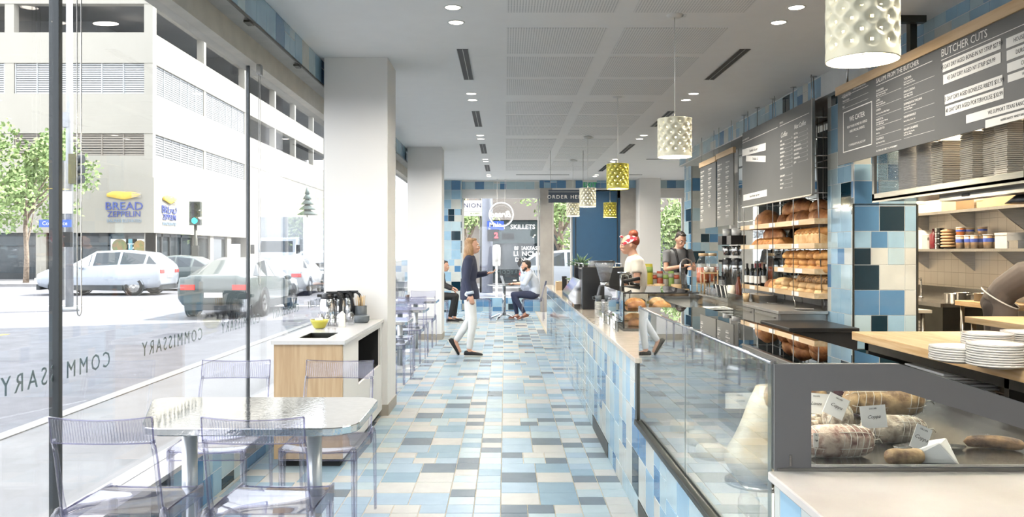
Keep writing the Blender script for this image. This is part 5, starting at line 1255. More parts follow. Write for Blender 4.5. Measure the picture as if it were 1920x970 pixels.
# grinder
g = thing('coffee_grinder', 'black coffee grinder with wide clear bean hopper', 'grinder', (.93, 7.62, ZC))
mb = MB(); mb.prism([(-.06, 0), (.06, 0), (.075, .10), (.045, .27), (-.045, .27), (-.085, .10)], 'y', -.05, .08); mb.build('body', M_black, g, bevel=.01)
mb = MB(); mb.tube([(.04, 0, .25), (.11, 0, .24), (.115, 0, .18), (.06, 0, .15)], .012, 8); mb.build('handle', M_black, g)
mb = MB(); mb.lathe([(.035, .27), (.035, .305), (.045, .31), (.078, .44), (.096, .485), (.094, .485), (.074, .44), (.04, .31)], n=26); mb.build('hopper', M_cup, g)
mb = MB(); mb.lathe([(.001, .30), (.036, .305), (.060, .385), (.001, .40)], n=20); mb.build('beans', mat('coffee_beans', '#2e2119', .5, bump=.8, bscale=80), g)
mb = MB(); mb.lathe([(.001, .50), (.098, .498), (.100, .485), (.096, .483)], n=26); mb.build('lid', M_black, g)
mb = MB(); mb.lathe([(.04, .268), (.042, .275), (.042, .30), (.036, .302)], n=20); mb.build('collar', M_chrome, g)
# saucers and cups near counter edge
for i in range(13):
    o = thing('saucer', 'pale saucer in stack beside pastry case, %s from bottom' % ORD[i], 'saucer', (.845, 7.62-.0, ZC+i*.0105), 0, 'stacked saucers beside the pastry case'); o.location = (.845, 7.30, ZC+.0+i*.0105)
    mb = MB(); mb.lathe([(.001, 0), (.03, 0), (.045, .006), (.045, .0085), (.03, .003), (.001, .003)], n=22); mb.build('dish', M_pl, o)
o = thing('coffee_cup', 'pale cup standing on top of saucer stack', 'cup', (.835, 7.30, ZC+.14)); mb = MB(); mb.lathe([(.001, 0), (.02, 0), (.034, .05), (.032, .05), (.018, .005), (.001, .005)], n=20); mb.build('cup', M_slate, o); mb = MB(); mb.tube([(-.03, 0, .042), (-.052, 0, .04), (-.05, 0, .018), (-.026, 0, .014)], .004, 6); mb.build('handle', M_slate, o)
for i, (x, y, h) in enumerate(((.885, 7.25, .16), (.90, 7.15, .12))):
    o = thing('steel_tumbler', 'clear plastic lidded cup column beside saucers, %s' % ('taller' if i == 0 else 'shorter'), 'cup', (x, y, ZC)); mb = MB()
    mb.lathe([(.001, 0), (.024, 0), (.032, h), (.030, h), (.022, .004), (.001, .004)], n=18); mb.build('cup', M_cup, o)
# glass cake stand box with items
o = thing('glass_display_box', 'small glass box with jars beyond espresso machine', 'display case', (0, 0, 0))
mb = MB(); x0, x1, y0, y1 = .80, 1.12, 9.75, 10.4
mb.box(x0, y0, ZC, x0+.006, y1, 1.12); mb.box(x1-.006, y0, ZC, x1, y1, 1.12); mb.box(x0, y0, ZC, x1, y0+.006, 1.12); mb.box(x0-.03, y0-.03, 1.12, x1+.03, y1+.03, 1.13); mb.build('glass', M_cglass, o)
for i, (x, m, h, lab) in enumerate(((.86, mat('biscotti', '#c58a55', .6), .14, 'jar of tan biscuits'), (.93, M_slate, .12, 'grey steel jar'), (1.03, mat('biscotti', '#c58a55', .6), .13, 'second jar of biscuits at right'))):
    j = thing('treat_jar', lab+' inside small glass box on far counter', 'jar', (x, 10.0, ZC)); mb = MB(); mb.lathe([(.001, 0), (.035, 0), (.035, h*.8), (.028, h*.85), (.028, h), (.001, h)], n=16); mb.build('body', m, j)
o = thing('potted_succulent', 'spiky green aloe in white square pot on glass box', 'plant', (.93, 10.05, 1.131))
mb = MB(); mb.prism([(-.06, 0), (.06, 0), (.075, .16), (-.075, .16)], 'y', -.065, .065); mb.build('pot', M_white, o, bevel=.006)
M_aloe = mat('aloe_green', '#5d7a58', .5, hex2='#33503a', nscale=12); rd = random.Random(9)
mb = MB()
for i in range(34):
    a = rd.random()*6.28; el = rd.uniform(.25, 1.45); L = rd.uniform(.13, .24); dx, dy = math.cos(a)*math.cos(el), math.sin(a)*math.cos(el)
    mb.tube([(dx*.015, dy*.015, .15), (dx*L*.5, dy*L*.5, .15+math.sin(el)*L*.55), (dx*L*1.05, dy*L*1.05, .15+math.sin(el)*L*.9)], .01, 6, rs=[.012, .011, .0015])
mb.build('leaves', M_aloe, o)
o = thing('sign_holder', 'brown card box and black menu block at far end of counter', 'box', (.80, 12.3, ZC)); mb = MB(); mb.box(-.03, 0, 0, .06, .2, .13); mb.build('card_box', M_kraft, o); mb = MB(); mb.box(.062, 0, 0, .13, .1, .21); mb.build('black_block', M_blackm, o)
o = thing('napkin_stack', 'white folded paper pile behind black block on far counter', 'napkins', (.99, 12.5, ZC)); mb = MB(); mb.box(-.12, -.1, 0, .12, .1, .16); mb.build('paper', M_paper, o)
# glass cups between machine and barista
for i, (px, d) in enumerate(((1146, 7.9), (1153, 7.8))):
    x, y, z = at(px, 500, d); o = thing('metal_pitcher', 'steel milk pitcher on counter behind grinder, %s' % ('left' if i == 0 else 'right'), 'pitcher', (x, d, ZC)); mb = MB(); mb.lathe([(.001, 0), (.04, 0), (.038, .10), (.034, .12), (.001, .118)], n=18); mb.build('body', M_chrome, o)
    mb = MB(); mb.tube([(.036, 0, .105), (.062, 0, .1), (.06, 0, .04), (.04, 0, .03)], .005, 6); mb.build('handle', M_chrome, o)
o = thing('brew_station', 'chrome faucet arm with black grip right of grinder', 'tap', (1.10, 7.75, ZC)); mb = MB(); mb.tube([(0, 0, 0), (0, 0, .36), (.05, 0, .38), (.10, 0, .36)], .012); mb.tube([(-.03, 0, .385), (.08, -.03, .385)], .008); mb.build('column', M_chrome, o); mb = MB(); mb.cyl((.02, 0, .30), (.18, 0, .33), .018, n=12); mb.build('grip', M_black, o)
# pastries in the small case
M_past = MATS.get('golden_crust'); 
for i, (x, y, z, r) in enumerate(((1.0, 6.2, 1.037, .07), (1.2, 6.25, 1.037, .07), (1.05, 6.6, 1.037, .08), (1.25, 6.7, 1.037, .07), (1.0, 6.2, .907, .07), (1.22, 6.3, .907, .08), (1.05, 6.7, .907, .08), (1.28, 6.8, .907, .07))):
    o = loaf_mesh(r*2, r*1.7, .06, 200+i, M_cr[i % 4], 2, 'pastry'); o.location = (x, y, z); tag(o, 'pastry on %s level of small glass case, %s from near left' % ('upper' if z > 1 else 'lower', ORD[i % 4]), 'pastry')
# acrylic box behind deli case
o = thing('acrylic_bin', 'clear acrylic bin with papers on staff side of beige counter', 'bin', (1.60, 6.2, ZC)); mb = MB(); w_, h = .15, .26
for a in ((-w_, -.2, 0, -w_+.006, .2, h), (w_-.006, -.2, 0, w_, .2, h), (-w_+.006, -.2, 0, w_-.006, -.194, h), (-w_+.006, .194, 0, w_-.006, .2, h)): mb.box(*a)
mb.build('walls', M_cglass, o); mb = MB(); 
for i in range(8): mb.box(-.1, -.12, .01+i*.02, .1, .12, .02+i*.02)
mb.build('papers', M_deck, o)
# ================================================================ RETURN COUNTER WITH BAGS AND BOXES (behind the barista)
rc = thing('return_counter', 'low stainless return counter behind barista holding snack bags', 'counter', (0, 0, 0))
mb = MB(); mb.box(1.62, 10.7, .86, 2.60, 11.4, .885); mb.build('countertop', M_tin, rc); mb = MB(); mb.box(1.66, 10.74, 0, 2.56, 11.36, .86); mb.build('base', M_deck, rc)
def bag(px, d, z0, w_, h, m, lab, rib=None, group=None):
    X = (px-VX)*d/F_PX; o = thing('snack_bag', lab, 'bag', (X, d, z0)); mb = MB(); n = 8
    mb.loft([((0, 0, h*t), (w_/2*(1 if t < .9 else .92), 0, 0), (0, max(.004, .05*math.sin(PI*min(.97, t*.9+.1))), 0)) for t in [i/n for i in range(n+1)]], n=18); mb.build('bag', m, o)
    if rib:
        mb = MB(); mb.loft([((0, -.002, h*t), (w_/2*1.01*(1 if t < .9 else .92), 0, 0), (0, max(.006, .052*math.sin(PI*min(.97, t*.9+.1))), 0)) for t in (.72, .8, .9)], n=18); mb.build('band', rib, o)
    return o
M_bagY = mat('yellow_green_foil', '#b3a93a', .3); M_bagG = mat('green_print', '#7f9a4c', .5); M_bagR = mat('red_print', '#a1492f', .5); M_bagK = mat('grey_foil_bag', '#8f8a80', .35)
bag(1214, 11.0, .886, .145, .42, M_bagY, 'tall yellow green snack bag standing left of row', M_bagG)
for i, (px, m, r_, lab) in enumerate(((1226, M_bagK, M_bagR, 'grey coffee bag with red band, first of row'), (1237, M_bagR, M_bagK, 'red brown coffee bag second in row'), (1248, M_bagK, M_bagG, 'grey coffee bag with green band third in row'), (1258, M_bagG, M_bagK, 'green coffee bag fourth in row'), (1268, M_bagK, M_bagR, 'grey coffee bag at right end of row'))):
    bag(px, 11.05, .886, .085, .30 if i % 2 == 0 else .32, m, lab, r_)
for i, (px, w_, h, d) in enumerate(((1219, .115, .145, 10.85), (1236, .115, .155, 10.85), (1252, .10, .125, 10.85), (1268, .13, .15, 10.88), (1279, .22, .09, 10.76))):
    X = (px-VX)*d/F_PX; o = thing('kraft_box', 'open kraft paper tray on return counter, %s from left' % ORD[i], 'box', (X, d, .886)); mb = MB()
    mb.loft([((0, 0, 0), (w_*.42*1.2, w_*.42*1.2, 0), (-.05, .05, 0)), ((0, 0, h), (w_*.5*1.25, w_*.5*1.25, 0), (-.06, .06, 0))], n=4); mb.build('box', M_kraft, o)
o = thing('bar_faucet', 'tall steel water tap rising behind kraft boxes', 'faucet', ((1276-VX)*10.9/F_PX, 10.9, .886)); mb = MB(); mb.tube([(0, 0, 0), (0, 0, .42), (.03, 0, .47), (.08, 0, .49), (.14, 0, .46), (.15, 0, .40)], .012); mb.build('spout', M_chrome, o)
o = thing('water_bottle', 'clear glass water bottle beside tall tap', 'bottle', ((1283-VX)*10.85/F_PX, 10.95, .886)); mb = MB(); mb.lathe([(.001, 0), (.05, 0), (.052, .02), (.052, .25), (.02, .33), (.018, .38), (.001, .38)], n=18); mb.build('glass', M_cglass, o); mb = MB(); mb.cyl((0, 0, .38), (0, 0, .41), .02, n=10); mb.build('cap', M_black, o)
# ================================================================ THINGS ON THE STAINLESS BACK COUNTER
ZB = .886
def pos(px, X): return (X, F_PX*X/(px-VX), ZB)
for i, (px, X) in enumerate(((1319, 2.80), (1335, 3.03))):
    o = thing('drink_dispenser', 'glass drink dispenser of orange juice, %s of pair' % ('left' if i == 0 else 'right'), 'dispenser', pos(px, X)); r = .10
    mb = MB(); mb.lathe([(.001, .14), (r*.9, .14), (r, .17), (r, .40), (r*.8, .46), (r*.6, .49), (r*.6, .52)], n=24); mb.build('jar', M_cglass, o)
    mb = MB(); mb.lathe([(.001, .15), (r*.87, .15), (r*.95, .18), (r*.95, .36), (.001, .36)], n=24); mb.build('juice', mat('orange_juice', '#c9673f', .25), o)
    mb = MB(); mb.cyl((0, 0, .52), (0, 0, .56), r*.68, n=22); mb.build('lid', M_mapleX, o)
    mb = MB(); mb.cyl((-.09, 0, 0), (-.09, 0, .15), .008); mb.cyl((.07, .06, 0), (.07, .06, .15), .008); mb.cyl((.07, -.06, 0), (.07, -.06, .15), .008); mb.lathe([(.07, .13), (.1, .135), (.1, .142), (.07, .142)], n=20); mb.cyl((0, -r, .18), (0, -r-.05, .18), .012); mb.build('stand', M_mapleX, o)
ws = thing('wooden_stand', 'small wooden stand with shelf in front of juice dispensers', 'stand', pos(1330, 2.80))
mb = MB(); mb.box(-.10, -.10, .28, .10, .10, .30); mb.build('shelf', M_maple, ws)
for x in (-.09, .09):
    for y in (-.09, .09): mb = MB(); mb.cyl((x, y, 0), (x, y, .33), .009, n=8); mb.build('leg', M_maple, ws)
for i, (dx, dy) in enumerate(((-.04, 0), (.04, .02))):
    p = pos(1330, 2.80); o = thing('white_mug', 'white mug on small wooden stand, %s' % ('left' if i == 0 else 'right'), 'mug', (p[0]+dx, p[1]+dy, ZB+.301)); mb = MB(); mb.lathe([(.001, 0), (.03, 0), (.036, .05), (.033, .07), (.001, .068)], n=16); mb.build('mug', M_pl, o)
for i in range(4):
    o = thing('drinking_glass', 'clear drinking glass below wooden stand, %s from left' % ORD[i], 'glass', pos(1324+i*6, 2.74-.02*(i % 2))); mb = MB(); mb.lathe([(.001, 0), (.028, 0), (.034, .11), (.032, .11), (.026, .005)], n=16); mb.build('glass', M_cup, o)
for i, (px, X) in enumerate(((1364, 3.1), (1381, 3.1))):
    p = pos(px, X); o = thing('coffee_urn', 'tall steel coffee urn with black top on back counter, %s of pair' % ('left' if i == 0 else 'right'), 'coffee urn', p); r = .075
    mb = MB(); mb.lathe([(.001, .06), (r, .06), (r, .42), (r*.9, .44), (.001, .44)], n=24); mb.build('body', M_tin, o)
    mb = MB(); mb.lathe([(.001, 0), (r*1.05, 0), (r*1.05, .02), (r*.5, .03), (r*.5, .06), (.001, .06)], n=20); mb.build('foot', M_black, o)
    mb = MB(); mb.lathe([(r*1.01, .40), (r*1.03, .44), (r*.9, .49), (.001, .50)], n=22); mb.box(-.12, -.015, .44, -.05, .015, .47); mb.build('lid', M_black, o)
    mb = MB(); mb.lathe([(.001, .53), (.05, .53), (.08, .66), (.001, .66)], n=20); mb.build('brew_basket', M_chrome, o)
    mb = MB(); mb.tube([(-.02, -.08, .64), (-.03, -.14, .63), (-.01, -.14, .54)], .012); mb.build('basket_handle', M_black, o)
    mb = MB(); mb.box(-.10, -.09, .68, .10, .12, .80); mb.build('brewer_head', M_black, o); mb = MB(); mb.lathe([(.001, .80), (.065, .80), (.065, .90), (.001, .90)], n=18); mb.build('cup_stack', M_deck, o)
for i, (px, lab) in enumerate(((1347, 'black and white coffee airpot'), (1354, 'dark coffee press'))):
    o = thing('coffee_press', lab+' between dispensers and urns', 'coffee press', pos(px, 2.95)); mb = MB(); mb.lathe([(.001, 0), (.05, 0), (.05, .22), (.001, .22)], n=18); mb.build('body', M_cup, o); mb = MB(); mb.lathe([(.053, .20), (.053, .24), (.01, .25), (.005, .29), (.014, .30), (.001, .31)], n=16); mb.lathe([(.053, 0), (.053, .05)], n=16); mb.build('frame', M_black, o)
for i, (X, Yb) in enumerate(((3.115, 10.50), (3.115, 10.28), (3.20, 10.42), (3.115, 10.07), (3.28, 10.50), (3.28, 10.32))):
    o = thing('wine_bottle', 'dark wine bottle on lowest bread tray, %s from left' % ORD[i], 'bottle', (X, Yb, 1.0155)); mb = MB(); mb.lathe([(.001, 0), (.037, 0), (.038, .01), (.038, .20), (.030, .225), (.0145, .25), (.0145, .30)], n=18); mb.build('glass', mat('wine_glass_dark', '#14181a', .08), o)
    mb = MB(); mb.lathe([(.0152, .245), (.0155, .302), (.001, .303)], n=14); mb.build('foil', mat('red_foil', '#8c2f38', .4) if i in (2, 4) else M_blackm, o)
    mb = MB(); mb.lathe([(.0384, .06), (.0384, .15)], n=18); mb.build('label', M_paper, o)
o = thing('syrup_bottle', 'amber syrup bottle with black pump on stainless counter', 'bottle', pos(1385, 2.83)); mb = MB(); mb.lathe([(.001, 0), (.036, 0), (.038, .02), (.038, .18), (.018, .24), (.016, .28), (.001, .28)], n=18); mb.build('bottle', mat('amber_glass', '#5f2d17', .1), o); mb = MB(); mb.cyl((0, 0, .28), (0, 0, .38), .006); mb.cyl((0, 0, .28), (0, 0, .31), .018, n=12); mb.box(-.07, -.01, .375, .02, .01, .39); mb.build('pump', M_black, o)
o = thing('paper_cup', 'small brown cup right of amber syrup bottle', 'cup', pos(1399, 2.80)); mb = MB(); mb.lathe([(.001, 0), (.03, 0), (.04, .10), (.037, .10), (.028, .005), (.001, .005)], n=18); mb.build('cup', M_kraft, o)
o = thing('cream_pitcher', 'cream coloured pitcher left of amber bottle', 'pitcher', pos(1371, 2.78)); mb = MB(); mb.lathe([(.001, 0), (.045, 0), (.045, .17), (.001, .17)], n=18); mb.build('body', MATS['cream_fibre'], o)
for i, px in enumerate((1344, 1352, 1360)):
    p = pos(px, 2.80); o = thing('striped_towel', 'folded black and white striped towel, %s from left' % ORD[i], 'towel', p); mb = MB(); 
    for k in range(6):
        mb.prism([(-.12, .02), (-.02, .15), (.02, .15), (.0, .10), (-.08, .0), (-.12, 0)], 'x', -.045+k*.015, -.045+(k+1)*.015, k % 2)
    mb.build('cloth', [M_blackm, M_paper], o)
o = thing('slicer_tray', 'shallow steel tray with cloths on stainless counter', 'tray', pos(1425, 2.95)); mb = MB(); mb.box(-.14, -.4, 0, .14, .4, .012); mb.build('tray', M_chrome, o); mb = MB(); mb.box(-.1, -.3, .012, .1, .3, .09); mb.build('block', M_tin, o)
for i, (px, r) in enumerate(((1452, .08), (1508, .09))):
    o = thing('round_dish', 'thin round plate under bread rack on stainless counter, %s' % ('farther' if i == 0 else 'nearer'), 'plate', pos(px, 3.0)); mb = MB(); mb.lathe([(.001, .004), (r*.6, .004), (r, .012), (r, .014), (r*.6, .006), (.001, .006)], n=24); mb.build('dish', M_deck, o)
# stacked white paper cups above the urns
for i, (px, X, z) in enumerate(((1362, 3.25, 1.66),)):
    pass
# ================================================================ STREET OUTSIDE
G = -.15
mb = MB(); mb.box(-90, -30, G-.3, 60, 160, G); struct('ground', mb.build('ground', M_asph))
mb = MB(); mb.box(-4.0, -20, G, -1.965, 22.5, -.03); mb.box(-1.965, 20.35, G, 20, 22.5, -.03); struct('floor_sidewalk', mb.build('floor_sidewalk', M_conc))
mb = MB(); mb.box(-4.14, -20, G, -4.0, 22.64, -.02); mb.box(-4.0, 22.5, G, 20, 22.64, -.02); struct('trim_kerb', mb.build('trim_kerb', mat('kerb_stone', '#a5a39f', .8)))
mb = MB(); mb.box(-80, 37.6, G, -16.6, 44, -.02); mb.box(-19, 44, G, -16.6, 140, -.02); mb.box(-6, 33.2, G, 60, 38.2, -.02); struct('floor_sidewalk_far', mb.build('floor_sidewalk_far', M_conc))
M_line = mat('road_paint', '#e6e5df', .7); M_yel = mat('yellow_road_paint', '#d3b65c', .7)
mb = MB(); mb.box(-10.2, -20, G, -10.05, 16, G+.004, 0); mb.box(-9.85, -20, G, -9.7, 16, G+.004, 0); o = mb.build('lane_line', M_yel); tag(o, 'double yellow line along street outside windows', 'road marking')
mb = MB(); mb.box(-16.5, 24.2, G, -4.4, 24.6, G+.004); o = mb.build('stop_line', M_line); tag(o, 'white stop line across street beyond dark sedan', 'road marking')
# ---- parking garage with shop
M_st2 = mat('cream_stucco_wall', '#a5a197', .85, var=.02, nscale=.5); M_louv = mat('louver_metal', '#b3b5b6', .5, .1); M_louv2 = mat('tan_louver', '#8f877d', .5)
M_gint = mat('garage_interior', '#77787a', .8, var=.15, nscale=.3)
gb = thing('parking_garage', 'cream parking garage with louvered openings across the intersection', 'building', (-19, 44, 0))
LV_ = [(2.48, 6.65), (7.85, 10.0), (11.65, 13.3), (14.85, 16.4)]
mb = MB()
for a, b in LV_: mb.box(-55, 0, a, -.001, .5, b); mb.box(-.5, .501, a, 0, 60, b)
mb.box(-55, -.12, 2.48, .12, -.001, 5.47); mb.box(.001, 0, 2.48, .12, 15.8, 5.47)
piersx = [(-.42, 0), (-8.0, -7.5), (-16.5, -16.0), (-25, -24.5), (-34, -33.5)]
for a, b in piersx[1:]: mb.box(a, .03, 6.65, b, .48, 14.85)
for a, b in ((0, .5), (7.55, 7.95), (15.6, 16.6), (23.4, 23.8), (29.8, 30.2), (36.8, 37.2), (44, 44.4), (52, 52.4)): mb.box(-.48, a+.03, 10.0, -.03 if a else -.01, b, 14.85)
for a, b in ((0, .4), (7.55, 7.95), (15.6, 60)): mb.box(-.48, a+.03, 6.65, -.03 if a else -.01, b, 7.85)
mb.box(-.5, 16.6, -.15, 0, 60, 2.48)
mb.build('wall', M_st2, gb)
mb = MB(); mb.box(-55, 6, 2.4, -6, 59, 16.2)
for z in (6.3, 9.6, 12.9, 15.6): mb.box(-55, .5, z, -.5, 58, z+.25)
mb.box(-54, .6, 6.6, -.6, .9, 7.9); mb.box(-.9, .6, 6.6, -.6, 15.6, 7.9)
mb.build('deck_interior', M_gint, gb)
def louv(x0, x1, z0, z1, nsl, nm, m, face):
    mb = MB(); L = x1-x0
    for i in range(nsl):
        z = z0+(i+.5)*(z1-z0)/nsl; t = (z1-z0)/nsl*.34
        if face: mb.box(x0, .12, z-t, x1, .20, z+t)
        else: mb.box(-.20, x0, z-t, -.12, x1, z+t)
    k = max(1, round(L/1.18))
    for i in range(k+1):
        x = x0+L*i/k
        if face: mb.box(x-.03, .08, z0, x+.03, .2, z1)
        else: mb.box(-.2, x-.03, z0, -.08, x+.03, z1)
    mb.build(nm, m, gb)
for x0, x1 in ((-7.45, -.45), (-15.95, -8.05), (-24.4, -16.6)):
    louv(x0, x1, 10.0, 11.65, 14, 'louver', M_louv, True); louv(x0, x1, 6.65, 7.85, 9, 'louver', M_louv2, True)
for x0, x1 in ((.5, 7.5), (8.0, 15.6)):
    louv(x0, x1, 10.0, 11.65, 14, 'louver', M_louv, False); louv(x0, x1, 6.65, 7.85, 9, 'louver', M_louv, False)
mb = MB()
for x in (-4.6, -12, -20):
    for y in (3, 5.5): mb.ell((x+y*.2, y, 14.6), (.75, .3, .1), 16, 8)
mb.build('garage_lamp', emit('garage_lamp', '#fff3e0', 3), gb)
# shopfront
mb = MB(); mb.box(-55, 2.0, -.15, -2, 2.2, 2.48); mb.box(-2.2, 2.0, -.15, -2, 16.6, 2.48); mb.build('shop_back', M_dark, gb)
mb = MB()
for a, b in ((-.45, -.0), (-6.3, -5.75), (-13, -12.2), (-20, -19)): mb.box(a, 0, -.15, b, .4, 2.48)
for a, b in ((.0, .5), (5.9, 6.4), (8.6, 9.2), (11.8, 12.6), (15.8, 16.6)): mb.box(-.4, a, -.15, 0, b, 2.48)
mb.build('shop_pier', M_st2, gb)
for k, (a, b) in enumerate(((-2.4, -.45), (-4.0, -2.4), (-5.75, -4.0), (-9, -6.3), (-12.2, -9))):
    mb = MB(); mb.box(a+.05, .2, .3, b-.05, .23, 2.35); mb.build('shop_window', M_dglass, gb)
    mb = MB(); mb.box(a, .15, -.15, a+.09, .28, 2.48); mb.box(b-.09, .15, -.15, b, .28, 2.48); mb.box(a, .15, 2.3, b, .28, 2.48); mb.box(a, .15, -.15, b, .28, .3); mb.box(a, .15, 1.75, b, .28, 1.82); mb.build('window_frame', M_mull, gb)
for k, (a, b) in enumerate(((.5, 1.5), (1.5, 2.6), (2.6, 4.2), (4.2, 5.9), (6.4, 8.6), (9.2, 11.8))):
    mb = MB(); mb.box(-.23, a+.05, .2, -.2, b-.05, 2.35); mb.build('shop_window', M_dglass, gb)
    mb = MB(); mb.box(-.28, a, -.15, -.12, a+.09, 2.48); mb.box(-.28, b-.09, -.15, -.12, b, 2.48); mb.box(-.28, a, 2.3, -.12, b, 2.48); mb.build('window_frame', M_mull, gb)
def poster(x, w_, h, m, disc=None, s=None):
    mb = MB(); mb.box(x-w_/2, .13, 1.35, x+w_/2, .145, 1.35+h); p = mb.build('poster', m, gb)
    if disc: mb = MB(); mb.cyl((x, .128, 1.35+h/2), (x, .112, 1.35+h/2), w_*.42, n=24); mb.build('plate_picture', disc, p)
    if s: text(s, .4, M_chalk, p, (x, .125, 1.35+h/2), ext=.004)
poster(-1.85, .95, .8, M_paper, mat('salad_print', '#8f6a4a', .6, hex2='#5f7a3f', nscale=6)); poster(-1.2, .6, .8, mat('teal_print', '#5a9aa8', .6), None, 'T2'); poster(-.75, .9 -.1, .8, M_paper, mat('salad_print2', '#a6794a', .6, hex2='#6f7a3f', nscale=6))
# bakery-salad sign, twice
M_signblue = mat('sign_blue', '#4a58a0', .5); M_signyel = mat('sign_yellow', '#e3c04f', .5); M_signgr = mat('sign_grey_blue', '#8aa0b4', .5)
def shop_sign(label, loc, rz):
    o = thing('shop_sign', label, 'sign', loc, rz)
    mb = MB(); mb.loft([((-.9+1.8*t, -.06, .98+.03*math.sin(9*t)), (0, .05, 0), (0, 0, .22*(max(.02, math.sin(PI*min(1, t*.93+.07))))**.6)) for t in [i/14 for i in range(15)]], n=14); mb.build('loaf_shape', M_signyel, o)
    mb = MB()
    for z in (.88, .98, 1.08): mb.box(.45, -.13, z-.012, .95, -.10, z+.012)
    mb.build('fin_line', M_paper, o)
    text('BREAD', .60, M_signblue, o, (0, -.02, .38), ext=.015, bold=.002, sx=1.12); text('ZEPPELIN', .44, M_signblue, o, (0, -.02, -.04), ext=.015, bold=.0, sx=.98); text('SALADS ELEVATED', .25, M_signgr, o, (0, -.02, -.40), ext=.01, sx=.9)
shop_sign('blue and yellow bread shop sign on shaded garage wall facing camera', (-20.47, 43.86, 3.52), 0)
shop_sign('blue and yellow bread shop sign on sunlit side wall, seen obliquely', (-18.87, 45.85, 3.42), PI/2)
# ---- trees
M_bark = mat('bark', '#9a8b7c', .9, hex2='#75675a', nscale=10); M_leaf = mat('fresh_leaves', '#92a76c', .6, hex2='#718a50', nscale=2)
M_leaf.node_tree.nodes['Principled BSDF'].inputs['Subsurface Weight'].default_value = 0
def tree(label, x, y, h, rx, rz_, tz, seed=1, n=2600, name='street_tree', leafs=.16, split=True):
    o = thing(name, label, 'tree', (x, y, -.02)); rd = random.Random(seed); mb = MB()
    mb.tube([(0, 0, 0), (.04, 0, h*.15), (-.03, 0, h*.32), (.05, 0, h*.6)], .1, 8, rs=[.14, .11, .10, .04])
    for k in range(9):
        a = rd.random()*6.28; z0 = h*(.2+.3*rd.random()); L = rx*rd.uniform(.6, 1)
        mb.tube([(0, 0, z0), (math.cos(a)*L*.4, math.sin(a)*L*.4, z0+h*.13), (math.cos(a)*L*.8, math.sin(a)*L*.8, z0+h*.28)], .04, 6, rs=[.06, .035, .012])
    mb.build('trunk', M_bark, o)
    cl = [(rd.gauss(0, .42)*rx, rd.gauss(0, .42)*rx, tz+rd.gauss(0, .42)*rz_, rd.uniform(.25, .5)*rx) for _ in range(26)]
    mb = MB()
    for i in range(n):
        cx, cyy, cz, cr = cl[rd.randrange(len(cl))]
        d = Vector((rd.gauss(0, 1), rd.gauss(0, 1), rd.gauss(0, 1))).normalized()*cr*rd.random()**.4
        c = Vector((cx, cyy, cz))+d
        u = Vector((rd.gauss(0, 1), rd.gauss(0, 1), rd.gauss(0, 1))).normalized()*leafs*rd.uniform(.6, 1.2); v = u.orthogonal().normalized()*leafs*.5
        mb.add([c-u, c+v, c+u, c-v], [(0, 1, 2, 3)])
    lo_ = mb.build('foliage', M_leaf, o, fixn=False); lo_['kind'] = 'stuff'
tree('young leafy street tree before garage at left edge of view', -22.9, 39.0, 8.0, 2.6, 2.2, 5.2, 3, 5200, leafs=.13)
tree('green street tree seen through far window left of stone column', 2.1, 30.5, 6.5, 1.5, 1.3, 3.6, 5, 2600, leafs=.10)
tree('bright green tree behind glass strip beside blue door', 4.4, 34.3, 6.5, 1.9, 1.6, 3.3, 6, 2600, leafs=.11)
tree('green tree beyond right hand far window', 6.6, 31.0, 6.0, 1.6, 1.5, 2.6, 7, 3000, leafs=.10)
tree('thin young tree left of neon ring in far window', -1.6, 32.5, 6.0, 1.0, .9, 3.0, 8, 700, leafs=.10)
# ---- poles and signals
M_pole = mat('galvanised_pole', '#9fa2a6', .5, .4)
o = thing('signal_pole', 'thick galvanised street pole just right of dark mullion', 'pole', (-11.85, 22.2, G)); mb = MB(); mb.cyl((0, 0, 0), (0, 0, 9), .10, .08, 14); mb.box(-.18, -.1, 5.0, .02, .1, 5.4) ; mb.cyl((0, 0, 0), (0, 0, .12), .24, n=16); mb.build('pole', M_pole, o)
mb = MB(); mb.box(-.42, -.06, .3, -.16, .12, 4.1); mb.build('cabinet', M_pole, o)
mb = MB(); mb.box(-.75, -.14, 2.28, .12, -.12, 2.48); sg = mb.build('street_sign', mat('street_sign_blue', '#3f63c2', .5), o); text('Commerce', .15, M_chalk, sg, (-.32, -.145, 2.38), ext=.002)
mb = MB(); mb.box(-.13, -.13, 2.65, .13, -.11, 3.25); mb.build('no_turn_sign', M_paper, o)
mb = MB(); mb.box(-.1, -.16, 1.75, .1, -.02, 2.15); mb.build('push_box', M_blackm, o)
o = thing('traffic_signal', 'yellow backed traffic signal seen side on, on thick pole', 'traffic light', (-11.62, 22.05, 3.3)); mb = MB(); mb.box(-.12, -.12, 0, .08, .12, .80); mb.build('housing', mat('olive_housing', '#5d5a38', .5), o)
mb = MB()
for k in range(3): mb.cyl((.06, 0, .13+k*.27), (.22, 0, .13+k*.27), .11, .12, 14)
mb.build('visors', M_mull, o)
o = thing('traffic_light', 'traffic light showing green on post across street', 'traffic light', (-14.45, 38.1, G)); mb = MB(); mb.cyl((0, 0, 0), (0, 0, 2.9), .07, n=12); mb.box(-.14, -.1, 1.4, .14, .1, 1.9); mb.build('post', M_dsteel, o)
mb = MB(); mb.box(-.25, -.12, 2.85, .25, .12, 3.95); mb.build('housing', mat('dark_green_housing', '#3b413d', .5), o)
